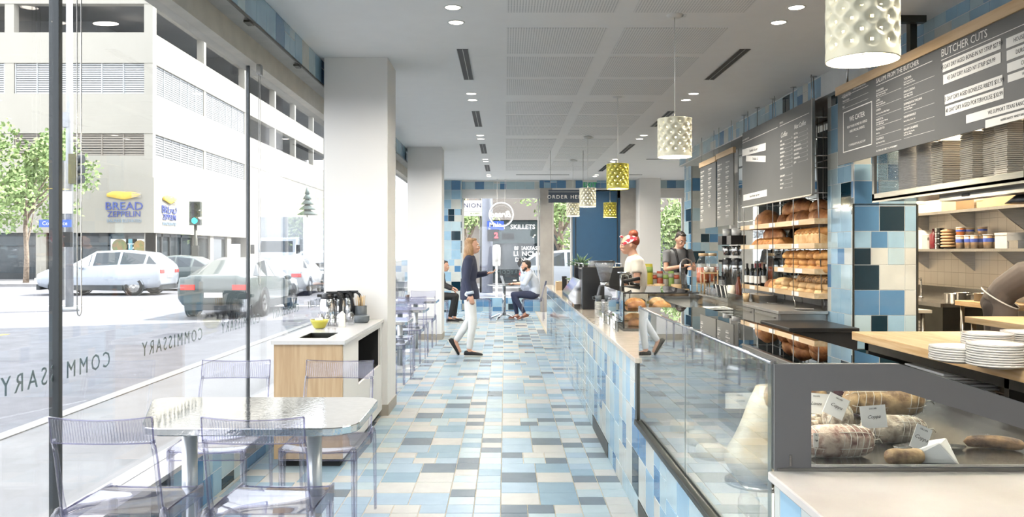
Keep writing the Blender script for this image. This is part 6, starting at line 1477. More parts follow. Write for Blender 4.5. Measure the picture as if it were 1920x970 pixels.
for k, (m, s_) in enumerate(((emit('green_signal', '#2fe3d2', 1.3), 'lit'), (M_dark, 'dark'), (M_dark, 'dark'))):
    mb = MB(); mb.cyl((0, -.125, 3.06+k*.34), (0, -.14, 3.06+k*.34), .14, n=20); mb.build('lens', m, o)
    mb = MB(); mb.tube([(.15*math.cos(a), -.24, 3.08+k*.34+.13*math.sin(a)) for a in [PI*i/8 for i in range(9)]], .012, 6); mb.build('visor', M_blackm, o)
o = thing('small_conifer', 'thin dark bare evergreen beyond white truck', 'tree', (-16.0, 66, G)); mb = MB(); mb.cyl((0, 0, 0), (0, 0, 6.4), .08, .03)
for k in range(5): mb.cyl((0, 0, 4.6+k*.42), (0, 0, 5.1+k*.42), .85-.16*k, .06, 10)
mb.build('crown', mat('grey_green', '#8f9c98', .9), o)
# ---- vehicles
def car(name, label, cat, loc, rz, st, paint, W=.92, wr=.34, wy=(-1.35, 1.4), tail=True, plate=True):
    """stations: (y, z_bottom, z_belt, z_top, half width at belt, half width at top)"""
    o = thing(name, label, cat, loc, rz)
    def ring(s, e=0.0):
        y, zb, zl, zt, hb, ht = s
        half = [(hb*.86, zb), (hb+e, zb+.16), (hb+.015+e, (zb+zl)/2+.08), (hb*.97+e, zl), (ht+e, zt-.03), (ht*.8, zt+.02+e)]
        return [(x, y, z) for x, z in half]+[(-x, y, z) for x, z in reversed(half)]
    mb = MB(); vs = []; fs = []; n = 12
    for s in st: vs += ring(s)
    for k in range(len(st)-1):
        for i in range(n): fs.append((k*n+i, k*n+(i+1) % n, (k+1)*n+(i+1) % n, (k+1)*n+i))
    fs.append(tuple(range(n))); fs.append(tuple(range(len(st)*n-1, len(st)*n-n-1, -1)))
    mb.add(vs, fs, 0, True); b = mb.build('body', paint, o); b.modifiers.new('b', 'BEVEL').width = .02
    gmb = MB()
    for k in range(len(st)-1):
        s0, s1 = st[k], st[k+1]
        c0, c1 = s0[3]-s0[2], s1[3]-s1[2]
        if c0 > .25 and c1 > .25:
            r0, r1 = ring(s0, .008), ring(s1, .008)
            for a, b_ in ((3, 4), (8, 7)):
                p = [Vector(r0[a]), Vector(r1[a]), Vector(r1[b_]), Vector(r0[b_])]; c = sum(p, Vector())/4
                gmb.add([c+(q-c)*.90 for q in p], [(0, 1, 2, 3)])
        elif (c0 > .25) != (c1 > .25):
            r0, r1 = ring(s0, .008), ring(s1, .008)
            p = [Vector(r0[4]), Vector(r1[4]), Vector(r1[7]), Vector(r0[7])]; c = sum(p, Vector())/4; c2 = c+Vector((0, .0, .012))
            gmb.add([c2+(q-c)*.90+Vector((0, 0, .012)) for q in p], [(0, 1, 2, 3)])
            for a, b_ in ((3, 4), (8, 7)):
                p = [Vector(r0[a]), Vector(r1[a]), Vector(r1[b_]), Vector(r0[b_])]; c = sum(p, Vector())/4
                gmb.add([c+(q-c)*.82 for q in p], [(0, 1, 2, 3)])
    gmb.build('windows', mat('car_glass', '#343c42', .05, var=.05), o)
    y0, y1 = st[0][0], st[-1][0]; hb = st[0][4]; zt = st[0][2]
    for sx in (-1, 1):
        mb = MB(); mb.box(sx*hb*.55, y0-.012, zt-.2, sx*hb*.99, y0+.12, zt-.07); mb.build('tail_light', mat('tail_red', '#c23a35', .25, emis=.6), o, bevel=.01)
        mb = MB(); mb.box(sx*hb*.6, y1-.10, st[-1][2]-.14, sx*hb*.97, y1+.012, st[-1][2]-.02); mb.build('headlight', M_paper, o)
        mb = MB(); mb.ell((sx*(W+.09), .55, st[0][2]+.02), (.10, .07, .07), 10, 6); mb.build('mirror', paint, o)
    mb = MB(); mb.box(-.22, y0-.02, zt-.38, .22, y0-.005, zt-.26); mb.build('licence_plate', M_paper, o)
    mb = MB(); mb.box(-hb*.85, y0-.03, .22, hb*.85, y0+.1, .36); mb.box(-hb*.8, y1-.1, .2, hb*.8, y1+.03, .4); mb.box(-W-.02, wy[0]+.4, .2, W+.02, wy[1]-.4, .38); mb.build('bumper_trim', M_mull, o)
    for sx in (-1, 1):
        for y in wy:
            Mx = Matrix.Rotation(PI/2, 3, 'Y')
            mb = MB(); mb.lathe([(wr*.66, -.11), (wr*.95, -.11), (wr, -.07), (wr, .07), (wr*.95, .11), (wr*.66, .11)], (sx*(W-.09), y, wr), 24, M=Mx); w_ = mb.build('wheel', M_blackm, o)
            mb = MB(); mb.lathe([(.001, .09), (wr*.2, .10), (wr*.66, .07), (wr*.68, .1)] if sx > 0 else [(.001, -.09), (wr*.2, -.10), (wr*.66, -.07), (wr*.68, -.1)], (sx*(W-.09), y, wr), 10, sm=False, M=Mx); mb.build('rim', M_tin, w_)
            mb = MB(); mb.lathe([(wr*1.13, -.02), (wr*1.15, .0), (wr*1.13, .02), (wr*1.0, .0)], (sx*(W+.005), y, wr), 24, M=Mx); mb.build('wheel_arch', M_mull, o)
    return o
SUVS = [(-2.3, .42, 1.02, 1.06, .86, .72), (-2.2, .3, 1.14, 1.24, .90, .66), (-1.75, .26, 1.15, 1.56, .93, .60), (-.8, .24, 1.12, 1.66, .95, .62), (.2, .24, 1.07, 1.62, .95, .61), (1.15, .24, 1.02, 1.08, .94, .76), (1.9, .26, .92, .98, .92, .70), (2.25, .34, .80, .86, .84, .60), (2.33, .42, .66, .70, .74, .5)]
SEDS = [(-2.35, .45, .90, .94, .80, .62), (-2.28, .32, 1.0, 1.03, .88, .70), (-1.75, .24, 1.0, 1.05, .91, .72), (-1.0, .22, .98, 1.38, .92, .58), (-.3, .22, .95, 1.45, .92, .60), (.35, .22, .93, 1.40, .92, .60), (1.15, .22, .92, .98, .91, .72), (2.0, .25, .82, .87, .89, .66), (2.35, .35, .68, .72, .80, .55)]
P_white = mat('white_car_paint', '#a2a9b2', .2, coat=.5, var=.01); P_grey = mat('grey_green_car_paint', '#4f5a59', .2, coat=.6, var=.01); P_silver = mat('silver_car_paint', '#b5b9bd', .2, coat=.5, var=.01)
car('suv', 'silver white suv driving left through intersection before garage', 'car', (-15.0, 30.9, G), PI/2, SUVS, P_white)
car('sedan', 'dark grey sedan with red tail lights seen from behind', 'car', (-6.95, 21.8, G), 0, SEDS, P_grey)
car('sedan', 'silver sedan farther up street beyond dark one', 'car', (-8.2, 31.5, G), .05, SEDS, P_silver)
car('suv', 'white suv passing outside far window behind seated man', 'car', (2.8, 27.6, G), -PI/2, SUVS, P_white)
car('sedan', 'dark sedan parked beyond white suv in front of garage', 'car', (-14.0, 34.6, G), PI/2, SEDS, P_grey)
def truck(label, x, y, brand=None):
    t = thing('box_truck', label, 'truck', (x, y, G))
    mb = MB(); mb.box(-1.22, 2.0, .9, 1.22, 8.2, 3.6); mb.build('cargo_box', mat('truck_grey', '#aeb2b6', .5), t, bevel=.04)
    mb = MB(); mb.prism([(0, .45), (0, 1.35), (.9, 1.55), (1.15, 2.35), (1.9, 2.45), (1.9, .45)], 'x', -1.05, 1.05); mb.build('cab', P_white, t, bevel=.05)
    mb = MB(); mb.add([(-.92, .90, 1.60), (.92, .90, 1.60), (.86, 1.13, 2.28), (-.86, 1.13, 2.28), (-.92, .92, 1.60), (.92, .92, 1.60), (.86, 1.15, 2.28), (-.86, 1.15, 2.28)], [(0, 1, 2, 3), (7, 6, 5, 4), (0, 4, 5, 1), (1, 5, 6, 2), (2, 6, 7, 3), (3, 7, 4, 0)]); mb.build('windshield', mat('car_glass', '#56636b', .05), t)
    mb = MB(); mb.box(-1.0, -.05, .45, 1.0, .02, .75); mb.box(-.5, -.02, .8, .5, .0, 1.15); mb.build('bumper_grille', M_tin, t)
    for sx in (-1, 1):
        mb = MB(); mb.box(sx*.62, -.03, .85, sx*.95, .0, 1.1); mb.build('headlight', M_paper, t)
        mb = MB(); mb.box(sx*1.15, .7, 1.5, sx*1.35, .76, 2.0); mb.build('mirror', M_blackm, t)
        for yy_ in (.9, 6.4):
            mb = MB(); mb.cyl((sx*.75, yy_, .45), (sx*1.06, yy_, .45), .45, n=20); mb.build('wheel', M_blackm, t)
    if brand:
        text(brand, .62, M_ink, t, (0, 1.98, 3.12), ext=.01, shear=.2, bold=.02); text(brand, .75, M_ink, t, (1.235, 5.0, 2.9), (PI/2, 0, PI/2), ext=.01, shear=.2, bold=.02)
truck('white box truck facing camera behind silver sedan', -12.6, 44)
truck('white rental box truck with dark lettering, farther behind first truck', -13.6, 57, 'PENSKE')
# ---- block across the far street
M_fac = mat('grey_facade', '#8b847d', .8, var=.05, nscale=.8); M_facd = mat('shop_dark_teal', '#3c4a4c', .4, var=.1)
fb = thing('corner_diner', 'grey corner building with diner shopfront beyond far window', 'building', (0, 38.2, 0))
mb = MB(); mb.box(-3.3, 0, 2.95, 30, 6, 14); mb.box(-3.3, .3, -.15, -1.0, 6, 2.95); mb.box(2.7, .1, -.15, 4.6, 6, 2.95); mb.build('wall', M_fac, fb)
mb = MB(); mb.box(-1.0, .15, 1.85, 2.7, .3, 2.95); mb.box(4.6, .15, 1.9, 30, .3, 2.95); mb.build('fascia', M_facd, fb)
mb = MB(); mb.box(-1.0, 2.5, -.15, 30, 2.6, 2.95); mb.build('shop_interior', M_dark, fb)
for a, b in ((-1.0, -.2), (-.2, .7), (.7, 1.7), (1.7, 2.7), (4.6, 7), (7, 10), (10, 14)):
    mb = MB(); mb.box(a+.05, .25, .1, b-.05, .27, 1.85); mb.build('shop_window', M_dglass, fb)
    mb = MB(); mb.box(a, .2, -.15, a+.07, .32, 1.85); mb.box(b-.07, .2, -.15, b, .32, 1.85); mb.box(a, .2, -.15, b, .32, .1); mb.build('window_frame', M_mull, fb)
text('OMELETS   SKILLETS   PANCAKES', .30, M_chalk, fb, (.95, .13, 2.62), ext=.01, bold=.006)
text('BREAKFAST', .24, M_chalk, fb, (1.05, .235, 1.62), ext=.005, bold=.006); text('LUNCH', .30, M_chalk, fb, (.95, .235, 1.36), ext=.005, bold=.008, sx=1.1); text('DINNER', .26, M_chalk, fb, (.95, .235, 1.08), ext=.005, bold=.006)
text('OPEN', .20, emit('red_led', '#e8404a', 1.5), fb, (.13, .235, 2.22-.02), (PI/2, 0, 0), ext=.01)
mb = MB(); mb.box(-.15, .12, 2.05, .42, .15, 2.33); mb.build('open_sign_panel', M_blackm, fb)
o = thing('street_pole', 'broad grey street pole outside far window', 'pole', (-.61, 28, G)); mb = MB(); mb.cyl((0, 0, 0), (0, 0, 6.5), .19, .17, 16); mb.cyl((0, 0, 0), (0, 0, .2), .3, n=16); mb.build('pole', mat('blue_grey_pole', '#8b909c', .5), o)
mb = MB(); mb.box(.0, -.24, 2.35, .57, -.22, 2.66); sg = mb.build('street_sign', MATS['street_sign_blue'], o); text('Main', .22, M_chalk, sg, (.28, -.245, 2.53), ext=.002, bold=.004); text('St', .09, M_chalk, sg, (.08, -.245, 2.40), ext=.002)
o2 = thing('walk_signal', 'pedestrian countdown signal showing red digit on pole', 'traffic light', (-.40, 27.715, 1.82)); mb = MB(); mb.box(-.20, -.1, 0, .20, .1, .40); mb.build('housing', M_blackm, o2); text('2', .26, emit('red_led', '#e8404a', 1.5), o2, (.10, -.11, .19), ext=.004, bold=.01)
o = thing('billboard', 'white hanging shop sign with large letters at upper left of far window', 'sign', (-1.20, 30, 2.78)); mb = MB(); mb.box(-.34, 0, 0, .34, .08, .57); mb.build('panel', M_paper, o); text('NION', .23, mat('navy_print', '#2f3158', .6), o, (0, -.006, .38), ext=.003, bold=.002, space=1.15)
mb = MB(); mb.box(-.34, -.004, .17, .34, 0, .18); mb.build('rule_line', M_ink, o); text('# JOKES', .10, mat('olive_print', '#7c8a3a', .6), o, (.1, -.006, .09), ext=.003); mb = MB(); mb.cyl((.30, .12, -2.93), (.30, .12, 1.2), .04); mb.build('hanger', M_dsteel, o)
# ================================================================ PEOPLE
M_eye = mat('eye_white', '#e8e4de', .3); M_iris = mat('iris', '#3a2c22', .3); M_lip = mat('lips', '#b06e62', .5)
def V3(p): return Vector(p)
def hand(mb, w, d, nrm, sgn, curl=.5, s=1.0):
    """wrist w, direction d, palm normal nrm; thumb on side sgn"""
    w = V3(w); d = V3(d).normalized(); nrm = V3(nrm); nrm = (nrm-d*nrm.dot(d)).normalized(); sd = d.cross(nrm)*sgn
    M = Matrix((d, sd, nrm)).transposed()
    mb.ell(w+d*.045*s, (.052*s, .041*s, .017*s), 12, 8, M=M)
    for k, (off, L) in enumerate(((.030, .068), (.010, .078), (-.010, .073), (-.029, .058))):
        b = w+d*.080*s+sd*off*s; c1 = (d*math.cos(curl*.6)+nrm*math.sin(curl*.6)); p1 = b+c1*L*.48*s; c2 = (d*math.cos(curl*1.6)+nrm*math.sin(curl*1.6)); p2 = p1+c2*L*.52*s
        mb.caps(b, .0095*s, p1, .0085*s, n=8); mb.caps(p1, .0085*s, p2, .0072*s, n=8)
    b = w+d*.030*s+sd*.034*s; p1 = b+(sd*.7+d*.6+nrm*.25).normalized()*.036*s; p2 = p1+(sd*.3+d*.85+nrm*.4).normalized()*.03*s
    mb.caps(b, .0125*s, p1, .010*s, n=8); mb.caps(p1, .010*s, p2, .0085*s, n=8)
def head_geo(mb, c, R, s=1.0):
    """face towards local +x of matrix R"""
    def fn(p):
        k = max(0, -p.z/.115); return Vector((p.x*(1-.22*k)+.012*k, p.y*(1-.34*k), p.z))
    mb.ell(c, (.095*s, .074*s, .115*s), 22, 16, M=R, fn=fn)
    for pos, r in (((.070, 0, -.065), (.032, .034, .030)), ((.052, 0, -.085), (.034, .030, .022)), ((.099, 0, -.012), (.020, .012, .024)), ((.108, 0, -.026), (.013, .014, .010)), ((.084, 0, .028), (.016, .046, .012)),
                   ((.078, .034, -.022), (.02, .02, .02)), ((.078, -.034, -.022), (.02, .02, .02)), ((-.005, .076, -.008), (.018, .010, .028)), ((-.005, -.076, -.008), (.018, .010, .028)), ((.096, 0, -.052), (.012, .024, .010))):
        mb.ell(V3(c)+R @ (Vector(pos)*s), tuple(x*s for x in r), 12, 8, M=R)
def face_bits(par, c, R, s, brow):
    for sy in (-1, 1):
        mb = MB(); p = V3(c)+R @ (Vector((.0865, sy*.031, .008))*s); mb.ell(p, (.011*s, .014*s, .008*s), 12, 8, M=R); e = mb.build('eye', M_eye, par)
        mb = MB(); p = V3(c)+R @ (Vector((.095, sy*.031, .008))*s); mb.ell(p, (.005*s, .006*s, .006*s), 10, 6, M=R); mb.build('iris', M_iris, e)
        mb = MB(); mb.tube([V3(c)+R @ (Vector((.096-.012*abs(t), sy*(.032+.018*t), .031-.004*abs(t)))*s) for t in (-1, 0, 1)], .0038*s, 6); mb.build('eyebrow', brow, par)
    mb = MB(); p = V3(c)+R @ (Vector((.103, 0, -.052))*s); mb.ell(p, (.006*s, .022*s, .0065*s), 12, 6, M=R); mb.build('mouth', M_lip, par)
def Rm(yaw=0, pitch=0, roll=0): return Matrix.Rotation(yaw, 3, 'Z') @ Matrix.Rotation(pitch, 3, 'Y') @ Matrix.Rotation(roll, 3, 'X')
def torso_rings(J, e=0.0, g=1.0, top=True, start=0):
    side = V3(J.get('side', (0, 1, 0)))
    pts = [(J['pelvis'], .150, .115), (J['waist'], .125*g, .095*g), (J['chest'], .160*g, .115*g), (J['shoulder'], .165*g, .085*g), (J['neck'], .060, .055), (J['head_base'], .052, .052)]
    out = []
    P = [V3(p[0]) for p in pts]
    for i in range(start, len(pts) if top else 4):
        t = (P[min(i+1, 5)]-P[max(i-1, 0)]).normalized(); f = side.cross(t).normalized()
        out.append((P[i], side*(pts[i][1]+e), f*(pts[i][2]+e)))
    return out
def limb(mb, a, b, c, r0, r1, r2):
    mb.caps(a, r0, b, r1); mb.caps(b, r1, c, r2)
def shoe(mb, ank, fwd, up=(0, 0, 1), L=.25, w=.045, h=.075):
    a = V3(ank); f = V3(fwd).normalized(); u = V3(up); u = (u-f*u.dot(f)).normalized(); s = u.cross(f)
    base = a-u*.085
    mb.loft([(base-f*.075+u*.03, s*.012, u*.02), (base-f*.06+u*.036, s*.034, u*.034), (base+u*.042, s*.036, u*.042), (base+f*.06+u*.033, s*.040, u*.032), (base+f*.13+u*.024, s*w, u*.023), (base+f*.17+u*.02, s*.036, u*.018), (base+f*(L-.06)+u*.016, s*.012, u*.01)], n=14)
def person(label, loc, heading, J, top, bottom, shoes, hairm, skin=None, sleeve='long', g=1.0, s_head=1.0, headR=None, shade_pants=True, apron=None, voxel=.0075, hair=None, topname='shirt', legs=True, skirt_len=None, hcurl=(.5, .5), pn=((0, 0, -1), (0, 0, -1)), hands=True, bottomname='trousers'):
    skin = skin or M_skin
    o = thing('person', label, 'person', loc, heading)
    R = headR or Rm()
    hc = V3(J['head'])
    mb = MB(); mb.loft(torso_rings(J, 0, g), n=18)
    for sd, k in (('L', 0), ('R', 1)):
        limb(mb, J['sh'+sd], J['el'+sd], J['wr'+sd], .046, .037, .025)
        mb.ell(J['sh'+sd], (.055, .055, .055))
        hd = J.get('hd'+sd) or tuple(V3(J['wr'+sd])-V3(J['el'+sd]))
        hand(mb, J['wr'+sd], hd, pn[k], 1 if sd == 'L' else -1, hcurl[k])
        if legs:
            limb(mb, J['hip'+sd], J['kn'+sd], J['an'+sd], .078, .052, .036)
            f = V3(J['ft'+sd]).normalized(); mb.caps(V3(J['an'+sd])-V3((0, 0, .03)), .034, V3(J['an'+sd])+f*.10-V3((0, 0, .055)), .026)
    mb.caps(J['neck'], .055, J['head_base'], .05); mb.caps(J['head_base'], .05, hc-R @ Vector((.01, 0, .05)), .052)
    head_geo(mb, hc, R, s_head)
    remeshed(mb, 'body', skin, o, voxel, 3)
    # top
    mb = MB(); rr = torso_rings(J, .016, g, top=False); mb.loft(rr, n=18)
    nk = V3(J['neck']); rs = rr[-1]; mb.loft([rs, (nk+(V3(J['shoulder'])-nk)*.12, V3(J.get('side', (0, 1, 0)))*.082, rs[2].normalized()*.066)], n=18)
    for sd in 'LR':
        mb.ell(J['sh'+sd], (.066, .066, .064)); mb.caps(J['chest'], .09, J['sh'+sd], .062)
        if sleeve == 'long': limb(mb, J['sh'+sd], J['el'+sd], V3(J['wr'+sd])+(V3(J['el'+sd])-V3(J['wr'+sd]))*.06, .062, .050, .040)
        elif sleeve == 'roll': mb.caps(J['sh'+sd], .062, J['el'+sd], .052); mb.caps(J['el'+sd], .052, V3(J['el'+sd])+(V3(J['wr'+sd])-V3(J['el'+sd]))*.25, .046)
        else: e_ = V3(J['sh'+sd])+(V3(J['el'+sd])-V3(J['sh'+sd]))*.62; mb.cyl(J['sh'+sd], e_, .062, .060, 14)
    if skirt_len:
        t = V3(J['pelvis'])-V3(J['waist']); rr2 = torso_rings(J, .022, g)[:2]; mb.loft([(V3(J['pelvis'])+t.normalized()*skirt_len, rr2[0][1]*1.02, rr2[0][2]*1.02), rr2[0], rr2[1]], n=18)
    remeshed(mb, topname, top, o, .011, 4)
    if legs:
        mb = MB(); pr = torso_rings(J, .010, g)[:2]; w0 = V3(J['pelvis'])+(V3(J['waist'])-V3(J['pelvis']))*.5
        mb.loft([pr[0], (w0, pr[1][1]*1.08, pr[1][2]*1.08)], n=18); mb.ell(J['pelvis'], (.13, .155, .12))
        for sd in 'LR':
            an = V3(J['an'+sd]); kn = V3(J['kn'+sd]); limb(mb, J['hip'+sd], kn, an+(kn-an)*.10, .094, .062, .046)
        remeshed(mb, bottomname, bottom, o, .011, 4)
        for sd in 'LR':
            mb = MB(); f = V3(J['ft'+sd]); up = J.get('up'+sd, (0, 0, 1)); shoe(mb, J['an'+sd], f, up); mb.build('shoe', shoes, o)
            mb = MB(); a = V3(J['an'+sd]); fn_ = f.normalized(); u = V3(up); u = (u-fn_*u.dot(fn_)).normalized(); sdv = u.cross(fn_); b0 = a-u*.083
            mb.loft([(b0-fn_*.07, sdv*.03, u*.008), (b0+fn_*.05, sdv*.04, u*.008), (b0+fn_*.13, sdv*.046, u*.008), (b0+fn_*.185, sdv*.02, u*.008)], n=12); mb.build('sole', M_paper, o)
    face_bits(o, hc, R, s_head, hairm)
    if hair:
        mb = MB(); hair(mb, hc, R, s_head); remeshed(mb, 'hair', hairm, o, .009, 3)
    return o
def hair_short(mb, c, R, s):
    for pos, r in (((-.030, 0, .046), (.080, .079, .080)), ((-.045, 0, -.005), (.062, .078, .07)), ((.03, 0, .096), (.042, .055, .020))): mb.ell(V3(c)+R @ (Vector(pos)*s), tuple(x*s for x in r), 16, 10, M=R)
def hair_long(mb, c, R, s):
    hair_short(mb, c, R, s*1.03)
    for pos, r in (((-.070, 0, -.07), (.052, .080, .10)), ((-.085, 0, -.16), (.045, .085, .11)), ((-.02, .07, -.06), (.05, .025, .10)), ((-.02, -.07, -.06), (.05, .025, .10)), ((-.09, 0, -.24), (.03, .06, .05))): mb.ell(V3(c)+R @ (Vector(pos)*s), tuple(x*s for x in r), 14, 10, M=R)
def hair_bun(mb, c, R, s):
    for pos, r in (((-.03, 0, .035), (.078, .076, .078)), ((-.055, 0, .12), (.058, .060, .048)), ((-.085, 0, .04), (.035, .06, .06))): mb.ell(V3(c)+R @ (Vector(pos)*s), tuple(x*s for x in r), 16, 10, M=R)
M_blond = mat('blond_hair', '#b08b62', .5, hex2='#8a6540', nscale=20, stretch=(8, 8, 1)); M_dhair = mat('dark_hair', '#2b221d', .5); M_red = mat('auburn_hair', '#7c3a22', .5)
M_navy = mat('navy_jacket', '#2b2f45', .8); M_wpant = mat('white_trousers', '#dddcd8', .8); M_lblue = mat('pale_blue_shirt', '#c3cbd8', .8); M_nvp = mat('navy_trousers', '#29304a', .8)
M_tee = mat('cream_tee', '#dcd6ca', .85); M_gtee = mat('grey_tee', '#77787a', .85); M_char = mat('charcoal_shirt', '#57504c', .85); M_brownshoe = mat('brown_shoe', '#7a4a35', .5)
# walking woman
w = person('blond woman in navy jacket and white trousers walking to the right', (-.50, 11.47, 0), 0, dict(
    pelvis=(0, 0, .90), waist=(-.01, 0, 1.05), chest=(0, 0, 1.22), shoulder=(.005, 0, 1.36), neck=(.005, 0, 1.425), head_base=(.015, 0, 1.465), head=(.035, 0, 1.545),
    shL=(.01, .165, 1.36), elL=(.06, .20, 1.13), wrL=(.24, .14, 1.16), shR=(0, -.165, 1.36), elR=(-.03, -.21, 1.10), wrR=(.02, -.20, .87),
    hipL=(0, .085, .88), knL=(-.0, .09, .50), anL=(-.20, .09, .20), ftL=(.55, 0, -.83), upL=(.8, 0, .6), hipR=(0, -.085, .88), knR=(.05, -.09, .48), anR=(.0, -.09, .10), ftR=(1, 0, 0)),
    M_navy, M_wpant, M_blackm, M_blond, g=.88, hair=hair_long, topname='jacket', skirt_len=.10, pn=((0, -.3, 1), (.2, 1, 0)), hcurl=(.5, .5), s_head=.97)
for sgn, a, b in ((-1, (.012, -.203, .925), (.018, -.201, .885)),):
    mb = MB(); mb.cyl(a, b, .052, .056, 16); mb.build('shirt_cuff', M_lblue, w)
o = thing('phone', 'small pale phone held forward by walking woman', 'phone', (-.50+.335, 11.47+.13, 1.185), 0); mb = MB(); mb.box(-.05, -.02, -.0, .06, .03, .01); mb.build('case', M_tin, o); o['category'] = 'phone'
# seated bearded man, faces left
sm = person('bearded man in pale blue shirt seated working at round far table', (.62, 17.55, 0), PI, dict(
    pelvis=(0, 0, .57), waist=(-.02, 0, .70), chest=(.03, 0, .87), shoulder=(.09, 0, 1.00), neck=(.12, 0, 1.06), head_base=(.14, 0, 1.095), head=(.165, 0, 1.165),
    shL=(.09, .18, .98), elL=(.20, .22, .78), wrL=(.42, .12, .785), shR=(.09, -.18, .98), elR=(.20, -.22, .78), wrR=(.40, -.10, .785),
    hipL=(.02, .09, .54), knL=(.44, .11, .55), anL=(.20, .11, .14), ftL=(1, 0, -.3), hipR=(.02, -.09, .54), knR=(.44, -.10, .54), anR=(.36, -.10, .10), ftR=(1, 0, 0)),
    M_lblue, M_nvp, M_brownshoe, M_dhair, sleeve='roll', hair=hair_short, headR=Rm(0, .12), hcurl=(.3, .3))
def beard(mb, c, R, s):
    for pos, r in (((.062, 0, -.085), (.040, .046, .036)), ((.02, .058, -.055), (.035, .014, .035)), ((.02, -.058, -.055), (.035, .014, .035))): mb.ell(V3(c)+R @ (Vector(pos)*s), r, 12, 8, M=R)
mb = MB(); beard(mb, (.165, 0, 1.165), Rm(0, .12), 1); remeshed(mb, 'beard', M_dhair, sm, .009, 2)
# barista
ba = person('barista in cream t-shirt and floral headscarf working at espresso machine', (1.52, 9.4, 0), PI, dict(
    pelvis=(0, 0, .90), waist=(0, 0, 1.04), chest=(.02, 0, 1.22), shoulder=(.03, 0, 1.37), neck=(.045, 0, 1.43), head_base=(.06, 0, 1.47), head=(.085, 0, 1.55),
    shL=(.03, .18, 1.36), elL=(.04, .24, 1.14), wrL=(.24, .20, 1.10), shR=(.03, -.18, 1.36), elR=(.05, -.23, 1.14), wrR=(.26, -.18, 1.12),
    hipL=(0, .09, .88), knL=(0, .1, .48), anL=(0, .1, .1), ftL=(1, 0, 0), hipR=(0, -.09, .88), knR=(0, -.1, .48), anR=(0, -.1, .1), ftR=(1, 0, 0)),
    M_tee, M_blackm, M_blackm, M_red, sleeve='short', g=1.05, hair=hair_bun, s_head=1.0, headR=Rm(0, .1))
mb = MB(); hb_ = MATS.get('x')
def scarf_mat():
    m, nt, p = new_mat('floral_scarf'); L = nt.links; v = coords(nt); vo = nd(nt, 'ShaderNodeTexVoronoi'); vo.inputs['Scale'].default_value = 26; L.new(v, vo.inputs['Vector'])
    cr = nd(nt, 'ShaderNodeValToRGB'); e = cr.color_ramp.elements; e[0].position = 0; e[0].color = lin('#a3283a'); e[1].position = .62; e[1].color = lin('#e6e0dc'); q = e.new(.42); q.color = lin('#b53a48'); cr.color_ramp.interpolation = 'CONSTANT'
    L.new(vo.outputs['Distance'], cr.inputs[0]); L.new(cr.outputs[0], p.inputs['Base Color']); p.inputs['Roughness'].default_value = .9; return m
Rb = Rm(0, .1); hc_ = V3((.085, 0, 1.55)); rings = []
for t, rr in ((.025, 1.10), (.04, 1.13), (.075, 1.07), (.088, .98)):
    k = math.sqrt(max(0, 1-(t/.118)**2)); c_ = hc_+Rb @ Vector((-.004-.03*(.09-t)/.09*0, 0, t)); rings.append((c_, Rb @ Vector((.099*k*rr, 0, -.03)), Rb @ Vector((0, .080*k*rr, 0))))
mb = MB(); mb.loft(rings, n=22, cap=False); mb.ell(hc_+Rb @ Vector((.085, .0, .10)), (.022, .03, .016)); mb.build('headscarf', scarf_mat(), ba)
mb = MB(); mb.cyl((.12, -.212, 1.128), (.15, -.206, 1.125), .040, .038, 14); mb.build('wristband', M_blackm, ba)
# man in grey t-shirt behind
gm = person('dark haired man in grey t-shirt with black straps looking down', (2.66, 12.65, 0), -PI/2+.35, dict(
    pelvis=(0, 0, .96), waist=(0, 0, 1.11), chest=(.02, 0, 1.30), shoulder=(.04, 0, 1.46), neck=(.06, 0, 1.53), head_base=(.08, 0, 1.57), head=(.115, 0, 1.655),
    shL=(.04, .20, 1.45), elL=(.10, .25, 1.20), wrL=(.32, .05, 1.22), shR=(.04, -.20, 1.45), elR=(.10, -.25, 1.20), wrR=(.30, -.02, 1.26),
    hipL=(0, .09, .94), knL=(0, .1, .5), anL=(0, .1, .1), ftL=(1, 0, 0), hipR=(0, -.09, .94), knR=(0, -.1, .5), anR=(0, -.1, .1), ftR=(1, 0, 0)),
    M_gtee, M_blackm, M_blackm, M_dhair, sleeve='short', g=1.15, hair=hair_short, headR=Rm(0, .5))
for sy in (-1, 1):
    mb = MB(); mb.tube([(.155, sy*.07, 1.12), (.185, sy*.085, 1.30), (.125, sy*.10, 1.485), (.02, sy*.10, 1.525), (-.09, sy*.09, 1.44)], .018, 8); mb.build('apron_strap', M_blackm, gm)
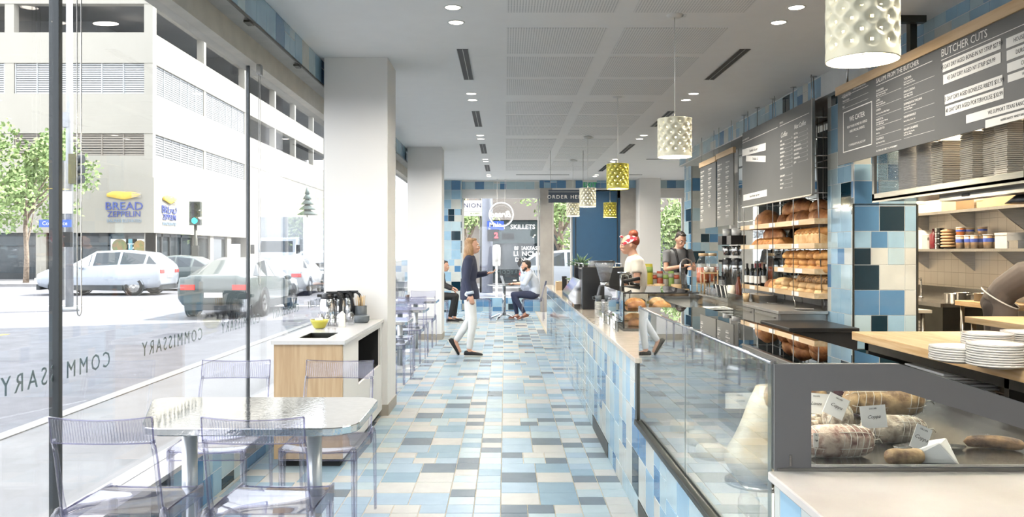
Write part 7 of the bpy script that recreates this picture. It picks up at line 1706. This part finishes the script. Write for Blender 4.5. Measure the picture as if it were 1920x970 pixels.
# chef bending over
cf = person('chef in charcoal shirt and apron bending forward over kitchen table', (4.66, 7.75, 0), -.75, dict(
    pelvis=(0, 0, .98), waist=(.08, 0, 1.11), chest=(.26, 0, 1.24), shoulder=(.40, 0, 1.29), neck=(.47, 0, 1.28), head_base=(.51, 0, 1.27), head=(.60, 0, 1.24),
    shL=(.40, .18, 1.26), elL=(.42, .22, 1.02), wrL=(.50, .10, .96), shR=(.40, -.19, 1.26), elR=(.34, -.24, 1.06), wrR=(.44, -.16, .95),
    hipL=(0, .09, .95), knL=(.02, .1, .5), anL=(-.02, .1, .1), ftL=(1, 0, 0), hipR=(0, -.09, .95), knR=(.02, -.1, .5), anR=(-.02, -.1, .1), ftR=(1, 0, 0), side=(0, 1, 0)),
    M_char, mat('dark_trousers', '#3a3432', .85), M_blackm, M_dhair, sleeve='short', g=1.2, hair=hair_short, headR=Rm(0, .9))
mb = MB(); mb.loft([((.035, 0, 1.03), (.0, .205, 0), (.155, 0, -.10)), ((.041, 0, 1.04), (.0, .204, 0), (.153, 0, -.10))], n=20, cap=False); mb.build('apron_string', M_deck, cf)
mb = MB(); mb.loft([((.05, 0, .50), (.0, .18, 0), (.13, 0, 0)), ((.04, 0, .85), (.0, .185, 0), (.14, 0, 0)), ((.05, 0, 1.02), (.0, .185, 0), (.13, 0, -.08))], n=20, cap=False); mb.build('apron', M_char, cf)
# person in dark clothes half hidden by second column
dp = person('seated person in dark clothes half hidden behind second white column', (-1.42, 16.95, 0), 0, dict(
    pelvis=(0, 0, .57), waist=(0, 0, .70), chest=(.04, 0, .88), shoulder=(.08, 0, 1.01), neck=(.10, 0, 1.07), head_base=(.12, 0, 1.10), head=(.15, 0, 1.17),
    shL=(.08, .17, .99), elL=(.14, .2, .78), wrL=(.32, .1, .72), shR=(.08, -.17, .99), elR=(.14, -.2, .78), wrR=(.30, -.1, .70),
    hipL=(.02, .09, .54), knL=(.40, .1, .54), anL=(.36, .1, .1), ftL=(1, 0, 0), hipR=(.02, -.09, .54), knR=(.38, -.10, .54), anR=(.28, -.10, .1), ftR=(1, 0, 0)),
    mat('dark_coat', '#3b3a3c', .85), M_blackm, M_blackm, M_dhair, hair=hair_short, headR=Rm(0, .2))
texts_to_mesh()
